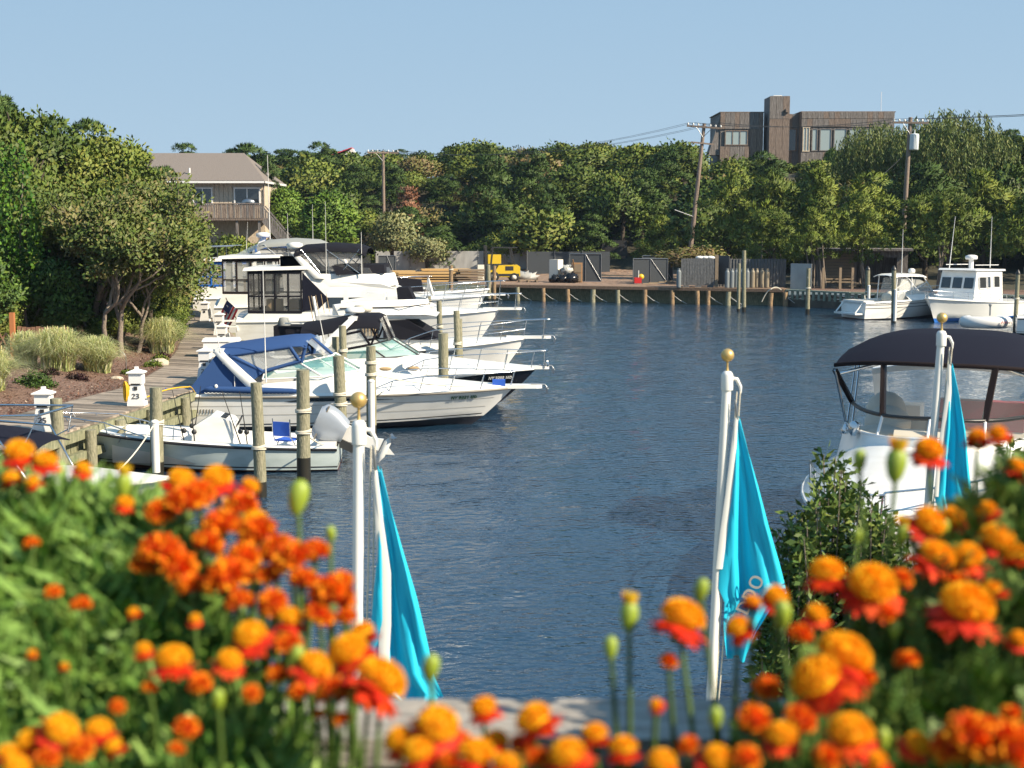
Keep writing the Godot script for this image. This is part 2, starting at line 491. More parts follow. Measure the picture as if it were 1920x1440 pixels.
func build_water_and_land() -> void:
	hill_noise.frequency = 0.05
	hill_noise.seed = 3
	# water: a swell of small real waves, finer ripples in the surface's relief
	var wv := FastNoiseLite.new()
	wv.frequency = 0.42
	wv.seed = 11
	wv.fractal_octaves = 3
	var b := MB.new()
	var rows := []
	var z := -7.0
	while z > -104.0:
		var row := PackedVector3Array()
		var x := -32.0
		while x < 84.0:
			row.append(V(x, wv.get_noise_2d(x * 0.75, z * 1.25) * 0.036, z))
			x += 0.36
		rows.append(row)
		z -= 0.3
	b.grid(rows)
	setting("water", b, M.water)
	# land round the basin: rows that lead away from its edge
	b = MB.new()
	rows = []
	var offs := [0.0, 1.0, 2.4, 4.0, 6.0, 8.5, 11.0, 14.0, 18.0, 23.0, 28.0, 34.0, 40.0, 47.0, 55.0, 65.0, 85.0, 130.0, 260.0, 600.0]
	for o in offs:
		var row := PackedVector3Array()
		for i in WALK_EDGE.size():
			var p := pw(WALK_EDGE, i)
			var q: Vector3 = p + V(-1, 0, 0).rotated(Vector3.UP, -0.75 * smoothstep(9, 13.5, i)) * o
			q.y = land_y(q.x, q.z) if o > 0 else 1.03
			row.append(q)
		for i in FAR_EDGE.size():
			var steps := 1 if i == FAR_EDGE.size() - 1 else 3
			for k in steps:
				var p := pw(FAR_EDGE, i).lerp(pw(FAR_EDGE, mini(i + 1, FAR_EDGE.size() - 1)), k / 3.0)
				var a := lerpf(-0.55, 0.75, (p.x + 26.0) / 106.0)
				var q: Vector3 = p + V(sin(a), 0, -cos(a)) * o
				q.y = land_y(q.x, q.z) if o > 0 else 1.03
				row.append(q)
		rows.append(row)
	b.grid(rows)
	setting("ground", b, M.soil)
	# bare yard behind the far bulkhead
	b = MB.new()
	rows = []
	for o in [0.15, 3.0, 6.0, 10.0, 15.0, 20.0, 25.0]:
		var row := PackedVector3Array()
		var x := -22.0
		while x <= 19.1:
			var q := V(x, 0, far_z(x) - o)
			q.y = land_y(q.x, q.z) + 0.03
			row.append(q)
			x += 1.6
		rows.append(row)
	b.grid(rows)
	setting("yard_ground", b, M.dirt)
	# bark mulch beds beside the boardwalk and behind the right bulkhead
	b = MB.new()
	rows = []
	for o in [0.02, 0.6, 1.3, 2.2, 3.4, 5.0, 7.0, 9.5]:
		var row := PackedVector3Array()
		for i in range(1, WALK_EDGE.size()):
			for k in 4:
				var p := pw(WALK_EDGE, i - 1).lerp(pw(WALK_EDGE, i), k / 4.0)
				p.x -= o
				p.y = land_y(p.x, p.z) + 0.05 + hill_noise.get_noise_2d(p.x * 12.0, p.z * 12.0) * 0.05 * smoothstep(0.0, 0.6, o)
				row.append(p)
		rows.append(row)
	b.grid(rows)
	var bed := setting("mulch_bed", b, M.mulch)
	bed.set_meta("label", "reddish bark mulch bed beside the boardwalk")
	b = MB.new()
	rows = []
	for o in [0.1, 2.0, 4.0, 7.0]:
		var row := PackedVector3Array()
		for k in 20:
			var x := 19.2 + k * 1.6
			var q := V(x, 0, far_z(x) - o)
			q.y = land_y(q.x, q.z) + 0.03
			row.append(q)
		rows.append(row)
	b.grid(rows)
	setting("mulch_strip", b, M.mulch)
	# bark chips lying on the near bed
	b = MB.new()
	R.seed = 5
	for i in 5200:
		var zz := rs(-47.0, -26.0)
		var xx := walk_x(zz) - 0.05 - rs(0, 1) * rs(0, 1) * 5.0
		var p := V(xx, land_y(xx, zz) + 0.062 + rs(0, 0.02), zz)
		var d := Vector3(rs(-1, 1), rs(-0.3, 0.4), rs(-1, 1)).normalized()
		var t := rs(0.4, 1.7)
		b.col = Color(0.13 * t, 0.062 * t, 0.04 * t) if R.randf() < 0.88 else Color(0.42, 0.32, 0.24)
		b.leaf(p, d, d.cross(Vector3.UP).normalized(), rs(0.05, 0.13), rs(0.02, 0.05), 0.008)
	var chips := part("bark_chips", b, M.grass, self)
	tag(chips, "loose reddish bark chips scattered over the bed beside the boardwalk", "bark chips")
	chips.set_meta("kind", "stuff")
	# the quay below the balcony, where the flagpoles stand
	b = MB.new()
	b.box(V(-0.5, 0.55, -3.2), V(27.0, 1.1, 15.0))
	setting("quay", b, M.bulkhead)

func build_boardwalk() -> void:
	var root := Node3D.new()
	root.name = "boardwalk"
	root.set_meta("kind", "structure")
	root.set_meta("label", "curving grey timber boardwalk along the left side of the basin")
	add_child(root)
	var box := BoxMesh.new()
	box.size = Vector3.ONE
	box.material = M.plank
	var tones := []
	for t in [0.72, 0.86, 1.0, 1.12, 0.93]:
		var m: StandardMaterial3D = M.plank.duplicate()
		m.albedo_color = Color(t, t * 0.99, t * 0.97)
		m.uv1_offset = V(t * 3.0, t, t * 7.0)
		tones.append(m)
	R.seed = 21
	var rest := MB.new()
	var count := 0
	for i in range(1, WATER_EDGE.size() - 1):
		var a0 := pw(WATER_EDGE, i)
		var a1 := pw(WATER_EDGE, i + 1)
		var b0 := pw(WALK_EDGE, i)
		var b1 := pw(WALK_EDGE, i + 1)
		var len := ((a0 + b0) * 0.5).distance_to((a1 + b1) * 0.5)
		var nseg := int(len / 0.165)
		for k in nseg:
			var t := (k + 0.5) / nseg
			var a := a0.lerp(a1, t)
			var e := b0.lerp(b1, t)
			var x := (a - e).normalized()
			var y := Vector3.UP
			var zz := x.cross(y)
			var l := a.distance_to(e) + rs(-0.03, 0.03)
			var mid := (a + e) * 0.5 + V(0, 1.07 + rs(-0.004, 0.004), 0)
			if a.z < -24.0 and count < 300:
				var o := inst("plank", box, tones[R.randi() % 5], root, Transform3D(Basis(x * l, y * 0.05, zz * (len / nseg - 0.012)), mid))
				count += 1
			else:
				rest.box(mid, V(l, 0.05, len / nseg - 0.014), Basis(x, y, zz))
	var far := part("far_planking", rest, tones[2], root)
	far.set_meta("kind", "stuff")
	# stringer under the landward edge
	var s := MB.new()
	for i in range(1, WALK_EDGE.size() - 1):
		s.bar(pw(WALK_EDGE, i, 1.0) + V(0.12, 0, 0), pw(WALK_EDGE, i + 1, 1.0) + V(0.12, 0, 0), 0.1, 0.14)
	part("edge_beam", s, M.bulkhead, root)
	# timber bulkhead under the boardwalk's water edge
	var wall := thing("timber_bulkhead", "greenish timber bulkhead holding up the boardwalk behind the moored boats", "bulkhead")
	s = MB.new()
	var c := MB.new()
	for i in range(1, WATER_EDGE.size() - 1):
		var p := pw(WATER_EDGE, i)
		var q := pw(WATER_EDGE, i + 1)
		c.bar(p + V(0.02, 0.94, 0), q + V(0.02, 0.94, 0), 0.16, 0.2)
		c.bar(p + V(0.05, 0.5, 0), q + V(0.05, 0.5, 0), 0.16, 0.18)
		if i < 2 or i > 8:
			s = MB.new()
			s.bar(p + V(-0.13, 0.35, 0), q + V(-0.13, 0.35, 0), 0.06, 1.3)
			part("far_face", s, M.bulkhead, wall)
	part("wale", c, M.bulkhead, wall)
	var sheet := BoxMesh.new()
	for i in range(2, 9):
		var p := pw(WATER_EDGE, i)
		var q := pw(WATER_EDGE, i + 1)
		var nn := int(p.distance_to(q) / 0.3)
		var x := (q - p).normalized()
		for k in nn:
			var mid := p.lerp(q, (k + 0.5) / nn) + V(-0.14 + rs(-0.015, 0.015), 0.3, 0)
			var bs := Basis(x * (p.distance_to(q) / nn - 0.02), Vector3.UP * 1.3, x.cross(Vector3.UP) * 0.06)
			inst("sheet_plank", sheet, M.bulkhead, wall, Transform3D(bs, mid))
	for i in range(2, 12):
		var p := pw(WATER_EDGE, i)
		var q := pw(WATER_EDGE, i + 1)
		for k in 2:
			var mid := p.lerp(q, k * 0.5 + 0.2) + V(0.18, 0, 0)
			var t := MB.new()
			t.tube([mid + V(0, -0.6, 0), mid + V(0, 0.5, 0), mid + V(0, 1.02, 0)], [0.13, 0.125, 0.12], 10)
			part("fender_pile", t, M.pile, wall)

func build_far_bulkhead() -> void:
	var w := thing("far_bulkhead", "rusty capped dark bulkhead with short piles across the far side of the basin", "bulkhead")
	var f := MB.new()
	var c := MB.new()
	for i in range(0, 4):
		var p := pw(FAR_EDGE, i)
		var q := pw(FAR_EDGE, i + 1)
		f.bar(p + V(0, 0.2, -0.75), q + V(0, 0.2, -0.75), 0.1, 1.4)
		c.bar(p + V(0, 1.0, -0.3), q + V(0, 1.0, -0.3), 1.25, 0.2)
	part("wall_face", f, M.bulkhead, w)
	part("cap_beam", c, M.rust_cap, w)
	R.seed = 9
	var px := [-13.5, -10.2, -8.0, -6.0, -3.9, -1.6, 0.4, 2.15, 3.8, 5.45, 7.1, 8.85, 10.6, 12.2, 12.85, 14.1, 16.7, 17.6]
	for x in px:
		var z := far_z(x) + 0.36
		var t := MB.new()
		var r := rs(0.14, 0.18)
		var lean := rs(-0.04, 0.04)
		t.tube([V(x, -0.6, z + 0.1), V(x, 0.3, z + 0.03), V(x + lean, rs(0.84, 0.95), z)], [r, r, r * 0.95], 10)
		part("short_pile", t, M.pile_far if R.randf() < 0.75 else M.pile, w)
		if R.randf() < 0.75:
			t = MB.new()
			t.tube([V(x + 0.12, 0.55, z + 0.15), V(x + 0.5, 0.25, z + 0.2), V(x + 0.95, 0.03, z + 0.2)], 0.014, 5)
			part("tie_rod", t, M.white_plastic, w)
	# the light concrete length at the left end
	var k := MB.new()
	k.bar(V(-6.4, 0.85, -96.9), V(-1.9, 0.85, -96.1), 0.3, 0.45)
	k.bar(V(-6.2, 1.1, -97.0), V(-2.4, 1.1, -96.3), 0.12, 0.08)
	part("pale_face", k, M.bulkhead, w)
	var g := thing("green_bulkhead", "pale green timber bulkhead behind the small boats at the right", "bulkhead")
	f = MB.new()
	c = MB.new()
	for i in range(4, 8):
		var p := pw(FAR_EDGE, i)
		var q := pw(FAR_EDGE, i + 1)
		c.bar(p + V(0, 1.03, 0), q + V(0, 1.03, 0), 0.3, 0.1)
		f.bar(p + V(0, 0.16, -0.05), q + V(0, 0.16, -0.05), 0.1, 0.62)
		var nn := int(p.distance_to(q) / 0.4)
		if i < 6:
			for j in nn:
				var t := MB.new()
				var u := p.lerp(q, float(j) / nn)
				var v2 := p.lerp(q, (j + 1.0) / nn - 0.05)
				t.bar(u + V(0, 0.72, rs(0, 0.03)), v2 + V(0, 0.72, rs(0, 0.03)), 0.07, 0.56)
				part("sheet_plank", t, M.bulkhead_green, g)
		else:
			var t := MB.new()
			t.bar(p + V(0, 0.72, 0), q + V(0, 0.72, 0), 0.07, 0.56)
			part("face", t, M.bulkhead_green, g)
	part("cap_board", c, M.bulkhead_green, g)
	part("wet_face", f, M.bulkhead_dark, g)

var pile_count := 0
func piling(x: float, z: float, top: float, dia: float, label: String, ropes: Array = [], sleeve := false, m := "pile", cap := false, wet := 0.3) -> void:
	var t := thing("mooring_piling", label, "piling", V(x, 0, z), 0.0, "mooring pilings")
	pile_count += 1
	R.seed = 100 + pile_count
	var r := dia * 0.5
	var lean := V(rs(-0.025, 0.012) * top, 0, rs(-0.01, 0.01) * top)
	var b := MB.new()
	var pts := []
	var rad := []
	for i in 7:
		var u := i / 6.0
		pts.append(V(0, wet, 0).lerp(V(0, top, 0) + lean, u))
		rad.append(r * (1.04 - 0.08 * u) * rs(0.98, 1.02))
	b.tube(pts, rad, 14)
	part("shaft", b, M[m], t)
	b = MB.new()
	b.tube([V(0, -1.2, 0), V(0, -0.2, 0), V(0, wet, 0) + lean * 0.05], r * 1.045, 14)
	part("wet_foot", b, M.pile_wet, t)
	for h in ropes:
		b = MB.new()
		for k in 3:
			var ring := []
			for j in 17:
				var a := TAU * j / 16.0
				ring.append(V(cos(a) * (r + 0.018), h + k * 0.035 + sin(a + k) * 0.02, sin(a) * (r + 0.018)) + lean * (h / top))
			b.tube(ring, 0.018, 5, false)
		part("rope_turns", b, M.rope, t)
	if sleeve:
		b = MB.new()
		b.tube([V(0.02, 0.1, r + 0.04), V(0.02, top * 0.62, r + 0.04)], 0.085, 10)
		b.ball(V(0.02, top * 0.62, r + 0.04), V(0.095, 0.06, 0.095), 10)
		part("white_sleeve", b, M.white_plastic, t)
	if cap:
		b = MB.new()
		b.lathe([Vector2(r * 1.15, 0), Vector2(r * 1.15, 0.06), Vector2(r * 0.6, 0.17), Vector2(0.001, 0.26)], V(0, top - 0.02, 0) + lean, 12)
		part("pointed_cap", b, M.black_plastic, t)

func build_pilings() -> void:
	piling(-9.24, -28.0, 1.83, 0.25, "piling beside the leftmost pedestal, above the small dark bimini boat")
	piling(-7.6, -29.3, 1.9, 0.27, "piling with a white pipe at its foot, left of the skiff's console", [1.1], true)
	piling(-4.97, -27.0, 2.27, 0.23, "slim piling in front of the skiff's console", [0.95])
	piling(-4.37, -28.7, 2.34, 0.28, "thick piling with a dark wet foot in front of the skiff's stern", [1.0, 1.45], false, "pile", false, 0.5)
	piling(-4.16, -33.5, 2.17, 0.28, "piling with a rope band before the cruiser's blue windscreen", [0.95, 1.2])
	piling(-3.55, -34.7, 2.3, 0.25, "piling with a long white sleeve in front of the blue canvas cruiser", [1.85, 1.55], true)
	piling(-4.76, -39.0, 2.49, 0.21, "thin greenish piling between blue canopy and black bimini", [1.75])
	piling(-5.0, -39.3, 2.15, 0.2, "piling half hidden behind the blue canvas windscreen")
	piling(-1.94, -39.0, 2.28, 0.29, "thick pale piling beside the black hull's foredeck")
	piling(-1.66, -43.0, 2.66, 0.2, "tall piling with rope just right of the thick pale one", [1.6])
	piling(-1.72, -46.0, 2.2, 0.2, "piling peeping out behind the tall roped one")
	piling(-2.8, -54.0, 2.35, 0.21, "piling with a dark band beside the white flybridge boat's bow", [1.3])
	piling(-3.6, -60.0, 2.2, 0.24, "piling left of the banded one, behind the white flybridge")
	piling(-3.95, -90.0, 2.6, 0.26, "dark lone piling near the lumber piles across the basin", [2.3], false, "pile_far")
	piling(-1.55, -93.0, 2.55, 0.3, "left one of the two pilings in front of the forklift", [], false, "pile")
	piling(-1.2, -92.4, 2.5, 0.26, "brown right one of the two pilings before the forklift", [], false, "pile_far")
	piling(13.75, -84.2, 2.9, 0.2, "shorter pale piling of the pair in front of the grey bin", [], false, "pile", false, 0.15)
	piling(13.95, -83.4, 3.7, 0.24, "tallest piling, in front of the gas cylinders")
	piling(17.4, -81.6, 2.7, 0.24, "piling with a drooping white hose at the bulkhead's corner", [1.5])
	piling(21.4, -88.0 + 4.5, 2.55, 0.26, "white wrapped piling left of the small walkaround boat", [1.0, 1.2, 0.8], true, "pile", true)
	piling(20.55, -74.6, 2.85, 0.25, "black capped piling right in front of the walkaround boat", [], true, "pile", true, 0.5)
	piling(24.3, -78.0, 2.6, 0.32, "black capped piling between walkaround boat and pilothouse", [], false, "pile", true)
	piling(24.9, -68.5, 2.85, 0.2, "rightmost black capped piling beside the inflatable tender", [1.6], false, "pile", true, 0.4)

# A boat's shell: x runs forward from the transom, y up from the water, z to starboard. t goes 0..1 from stern to stem, v 0..1 from keel to sheer.
class Hull:
	var L := 9.0
	var B := 3.0
	var hs := 0.9
	var hb := 1.1
	var rake := 1.2
	var trans := 0.9
	var draft := 0.35
	var fine := 2.4
	func bm(t: float) -> float:
		var k := 1.0
		if t < 0.4:
			k = lerpf(trans, 1.0, sin(t / 0.4 * PI / 2))
		else:
			k = pow(maxf(0.0, 1.0 - pow((t - 0.4) / 0.6, fine)), 0.8)
		return B * 0.5 * k
	func ys(t: float) -> float:
		return lerpf(hs, hb, 0.35 * t + 0.65 * t * t)
	func yk(t: float) -> float:
		return lerpf(-draft, -0.04, smoothstep(0.72, 1.0, t))
	func yc(t: float) -> float:
		return lerpf(0.02, hb * 0.42, pow(t, 3.5))
	func bc(t: float) -> float:
		return bm(t) * lerpf(0.9, 0.5, t * t)
	func pt(t: float, v: float, s: float) -> Vector3:
		var y: float
		var z: float
		if v < 0.3:
			y = lerpf(yk(t), yc(t), v / 0.3)
			z = bc(t) * v / 0.3
		else:
			var w := (v - 0.3) / 0.7
			y = lerpf(yc(t), ys(t), w)
			z = lerpf(bc(t), bm(t), pow(w, lerpf(0.7, 1.25, t)))
		var q := clampf((y - yk(1.0)) / (hb - yk(1.0)), 0.0, 1.0)
		return Vector3(t * (L - rake * (1.0 - pow(q, 0.8))), y, z * s)
	func v_at(t: float, y: float) -> float:
		if y < yc(t):
			return clampf(0.3 * (y - yk(t)) / (yc(t) - yk(t)), 0, 0.3)
		return clampf(0.3 + 0.7 * (y - yc(t)) / (ys(t) - yc(t)), 0.3, 1.0)
	func side(t: float, y: float, s: float, off := 0.0) -> Vector3:
		var p := pt(t, v_at(t, y), s)
		p.z += off * s
		return p
	# t whose sheer lies at x
	func t_of(x: float) -> float:
		return clampf(x / L, 0, 1)

const TS := [0.0, 0.06, 0.13, 0.2, 0.28, 0.36, 0.44, 0.52, 0.6, 0.67, 0.74, 0.8, 0.85, 0.89, 0.925, 0.95, 0.97, 0.985, 1.0]

func strake(b: MB, h: Hull, y0: Callable, y1: Callable, off := 0.0, t0 := 0.0, t1 := 1.0, cols := 8, transom := true) -> void:
	for s in [-1.0, 1.0]:
		var rows := []
		for t in TS:
			if t < t0 - 0.001 or t > t1 + 0.001:
				continue
			var row := PackedVector3Array()
			var a: float = y0.call(t)
			var e: float = y1.call(t)
			for j in cols + 1:
				row.append(h.side(t, lerpf(a, e, float(j) / cols), s, off))
			if s > 0:
				row.reverse()
			rows.append(row)
		b.grid(rows)
	if transom and t0 <= 0.0:
		var l := []
		for j in cols + 1:
			var y := lerpf(y0.call(0.0), y1.call(0.0), float(j) / cols)
			var p := h.side(0, y, 1, off) - Vector3(off, 0, 0)
			l.append(PackedVector3Array([Vector3(p.x, p.y, -p.z), Vector3(p.x, p.y, 0), p]))
		b.grid(l)

func hull_parts(root: Node3D, h: Hull, topside: Material, bottom: Material, wl := 0.1, stripe: Material = null, rub: Material = null) -> void:
	var b := MB.new()
	strake(b, h, func(t): return wl + 0.12 * t * t, func(t): return h.ys(t))
	part("hull", b, topside, root)
	b = MB.new()
	strake(b, h, func(t): return h.yk(t) - 0.01, func(t): return wl + 0.12 * t * t, 0.0, 0.0, 1.0, 5)
	part("bottom", b, bottom, root)
	if stripe:
		b = MB.new()
		strake(b, h, func(t): return wl + 0.05 + 0.13 * t * t, func(t): return wl + 0.075 + 0.13 * t * t, 0.006, 0.0, 0.985, 1)
		part("boot_stripe", b, stripe, root)
	if rub:
		b = MB.new()
		for s in [-1.0, 1.0]:
			var p := []
			for t in TS:
				p.append(h.pt(t, 1.0, s) + V(0.01 if t > 0.98 else 0.0, -0.03, 0.012 * s))
			b.tube(p, 0.032, 6)
		part("rub_rail", b, rub, root)

# a crowned deck between the two sheers
func deck(h: Hull, t0: float, t1: float, crown: Callable, p := 2.5, inset := 0.0, drop := 0.0) -> MB:
	var b := MB.new()
	var rows := []
	for i in 25:
		var t := lerpf(t0, t1, i / 24.0)
		var e := h.pt(t, 1.0, 1.0)
		var row := PackedVector3Array()
		for j in 17:
			var k := j / 8.0 - 1.0
			row.append(V(e.x, e.y - drop + crown.call(t) * (1.0 - pow(absf(k), p)), k * maxf(0.0, e.z - inset)))
		rows.append(row)
	b.grid(rows)
	return b

# open well: side decks, inner walls and a sole
func well(h: Hull, t0: float, t1: float, wide: float, sole: float, lip := 0.0) -> MB:
	var b := MB.new()
	for s in [-1.0, 1.0]:
		var rows := []
		for i in 13:
			var t := lerpf(t0, t1, i / 12.0)
			var e := h.pt(t, 1.0, s)
			var w := maxf(0.0, absf(e.z) - wide)
			var row := PackedVector3Array([e, V(e.x, e.y + lip, s * lerpf(absf(e.z), w, 0.3)), V(e.x, e.y + lip, s * w), V(e.x, sole, s * w * 0.97), V(e.x, sole, 0)])
			if s > 0:
				row.reverse()
			rows.append(row)
		b.grid(rows)
	return b

# a house: side outline points [x, y, half width]; flat sides, closed across
func slab(b: MB, pts: Array) -> void:
	var poly := PackedVector2Array()
	for p in pts:
		poly.append(Vector2(p[0], p[1]))
	var t := Geometry2D.triangulate_polygon(poly)
	for s in [-1.0, 1.0]:
		for i in range(0, t.size(), 3):
			var a := V(pts[t[i]][0], pts[t[i]][1], pts[t[i]][2] * s)
			var d := V(pts[t[i + 1]][0], pts[t[i + 1]][1], pts[t[i + 1]][2] * s)
			var e := V(pts[t[i + 2]][0], pts[t[i + 2]][1], pts[t[i + 2]][2] * s)
			if s > 0:
				b.tri(a, e, d)
			else:
				b.tri(a, d, e)
	for i in pts.size():
		var p = pts[i]
		var q = pts[(i + 1) % pts.size()]
		b.quad(V(p[0], p[1], p[2]), V(q[0], q[1], q[2]), V(q[0], q[1], -q[2]), V(p[0], p[1], -p[2]))

# flat panes or panels on the side(s): points [x, y, half width], set off from it, with thickness
func sheet(b: MB, pts: Array, off := 0.012, thick := 0.012, sides: Array = [-1.0, 1.0]) -> void:
	var poly := PackedVector2Array()
	for p in pts:
		poly.append(Vector2(p[0], p[1]))
	var t := Geometry2D.triangulate_polygon(poly)
	for s in sides:
		for e in [0, 1]:
			var o: float = off + thick * 0.5 if e else off - thick * 0.5
			for i in range(0, t.size(), 3):
				var q := []
				for k in 3:
					q.append(V(pts[t[i + k]][0], pts[t[i + k]][1], (pts[t[i + k]][2] + o) * s))
				if (s > 0) == (e == 1):
					b.tri(q[0], q[2], q[1])
				else:
					b.tri(q[0], q[1], q[2])
		for i in pts.size():
			var p = pts[i]
			var q = pts[(i + 1) % pts.size()]
			var u := V(0, 0, thick * 0.5 * s)
			var a := V(p[0], p[1], (p[2] + off) * s)
			var d := V(q[0], q[1], (q[2] + off) * s)
			b.quad(a + u, d + u, d - u, a - u)

func outline(b: MB, pts: Array, r := 0.02, off := 0.012, sides: Array = [-1.0, 1.0], sections := 4) -> void:
	for s in sides:
		for i in pts.size():
			var p = pts[i]
			var q = pts[(i + 1) % pts.size()]
			b.tube([V(p[0], p[1], (p[2] + off) * s), V(q[0], q[1], (q[2] + off) * s)], r, sections)

# arched fabric: ys[] heights of the centre line at xs[], camber lowers the sides
func canopy(b: MB, xs: Array, ys: Array, half: float, camber: float, edge := 0.0) -> void:
	var rows := []
	var kk := [-1.0, -0.97, -0.85, -0.6, -0.3, 0.0, 0.3, 0.6, 0.85, 0.97, 1.0]
	for i in xs.size():
		var row := PackedVector3Array()
		for k in kk:
			var y: float = ys[i] - camber * k * k * k * k - (edge if absf(k) > 0.99 else 0.0)
			row.append(V(xs[i], y, k * half))
		rows.append(row)
	b.shell(rows, V(0, -0.02, 0))

# bow rail: bars on posts along the sheer
func rail(root: Node3D, h: Hull, t0: float, t1: float, high: float, posts: int, over := 0.0, mid := true) -> void:
	var b := MB.new()
	for s in [-1.0, 1.0]:
		var top := []
		var low := []
		for i in posts + 1:
			var t := lerpf(t0, t1, float(i) / posts)
			var p := h.pt(t, 1.0, s)
			p.z *= 0.93
			var hh := high * smoothstep(-0.05, 0.3, float(i) / posts)
			var u := p + V(0.12, hh, 0)
			top.append(u)
			low.append(p.lerp(u, 0.5))
			b.tube([p, u], 0.014, 5)
		if over > 0.0:
			var e: Vector3 = top[-1]
			top.append(V(h.L + over * 0.7, e.y + 0.02, s * 0.2))
			top.append(V(h.L + over, e.y + 0.02, 0))
			b.tube([V(h.L + over * 0.7, h.hb, s * 0.16), V(h.L + over * 0.75, e.y + 0.02, s * 0.2)], 0.014, 5)
		b.tube(top, 0.016, 6)
		if mid:
			b.tube(low, 0.009, 4)
	part("bow_rail", b, M.steel, root)

func pulpit(root: Node3D, h: Hull, over: float, mat_: Material, wide := 0.22) -> void:
	var b := MB.new()
	var y := h.hb + 0.01
	b.prism(PackedVector2Array([Vector2(h.L - 0.7, -wide), Vector2(h.L + over * 0.8, -wide * 0.7), Vector2(h.L + over, -wide * 0.4), Vector2(h.L + over, wide * 0.4), Vector2(h.L + over * 0.8, wide * 0.7), Vector2(h.L - 0.7, wide)]), 0.09, V(0, y, 0), Basis(V(1, 0, 0), V(0, 0, 1), V(0, 1, 0)))
	part("bow_pulpit", b, mat_, root)
	b = MB.new()
	b.tube([V(h.L + over - 0.3, y + 0.07, 0), V(h.L + over + 0.08, y + 0.04, 0), V(h.L + over + 0.16, y - 0.08, 0)], 0.025, 6)
	b.box(V(h.L + over + 0.13, y - 0.1, 0), V(0.05, 0.16, 0.26))
	part("anchor", b, M.dull_steel, root)

func whip(root: Node3D, foot: Vector3, tip: Vector3, r := 0.016) -> void:
	var b := MB.new()
	b.tube([foot, foot.lerp(tip, 0.25), tip], [r, r * 0.8, r * 0.35], 5)
	part("antenna", b, M.white_plastic, root)

func hull_text(root: Node3D, h: Hull, text: String, x: float, y: float, size: float, m: Material, side := 1.0) -> void:
	var t := TextMesh.new()
	var f := SystemFont.new()
	f.font_names = PackedStringArray(["Droid Sans"])
	f.font_weight = 700
	t.font = f
	t.text = text
	t.font_size = 64
	t.pixel_size = size / 48.0
	t.depth = 0.012
	t.curve_step = 3.0
	var ta := h.t_of(x)
	var a := h.side(ta - 0.03, y, side)
	var c := h.side(ta + 0.03, y, side)
	var u := h.side(ta, y + 0.1, side) - h.side(ta, y - 0.1, side)
	var ex := (c - a).normalized() * side
	var ey := (u - ex * u.dot(ex)).normalized()
	var ez := ex.cross(ey)
	inst("registration_number", t, m, root, Transform3D(Basis(ex, ey, ez), h.side(ta, y, side) + ez * 0.02))

func fender(root: Node3D, at: Vector3, m: Material) -> void:
	var b := MB.new()
	b.lathe([Vector2(0.01, 0.3), Vector2(0.1, 0.24), Vector2(0.12, 0.0), Vector2(0.1, -0.24), Vector2(0.01, -0.3)], at, 10)
	b.tube([at + V(0, 0.3, 0), at + V(0, 0.7, -0.05)], 0.012, 4)
	part("fender", b, m, root)

func rope(called: String, label: String, pts: Array, sag := 0.3, r := 0.016, m: Material = null) -> void:
	var b := MB.new()
	for i in pts.size() - 1:
		var p := []
		for k in 11:
			var u := k / 10.0
			p.append(pts[i].lerp(pts[i + 1], u) - V(0, sag * 4.0 * u * (1.0 - u), 0))
		b.tube(p, r, 5)
	var o := part(called, b, m if m else M.rope, self)
	tag(o, label, "rope", "mooring lines")

func flag_cloth(root: Node3D, at: Vector3, dir: Vector3, drop: Vector3, long: float, high: float) -> void:
	# small striped ensign: canton and stripes as separate pieces of cloth
	for i in 7:
		var b := MB.new()
		var rows := []
		for j in 7:
			var u := j / 6.0
			var row := PackedVector3Array()
			for k in 2:
				var w := (i + k) / 7.0
				row.append(at + dir * (u * long) + drop * (w * high) + dir.cross(drop).normalized() * sin(u * 7.0 + w) * 0.03)
			rows.append(row)
		b.shell(rows, dir.cross(drop).normalized() * 0.006)
		part("stripe", b, M.red_cloth if i % 2 == 0 else M.white_cloth, root)
	var b := MB.new()
	var rows := []
	for j in 4:
		var u := j / 3.0 * 0.42
		rows.append(PackedVector3Array([at + dir * u * long + dir.cross(drop).normalized() * (sin(u * 7.0) * 0.03 + 0.01), at + dir * u * long + drop * high * 0.55 + dir.cross(drop).normalized() * (sin(u * 7.0 + 0.5) * 0.03 + 0.01)]))
	b.shell(rows, -dir.cross(drop).normalized() * 0.014)
	part("canton", b, M.navy_cloth, root)

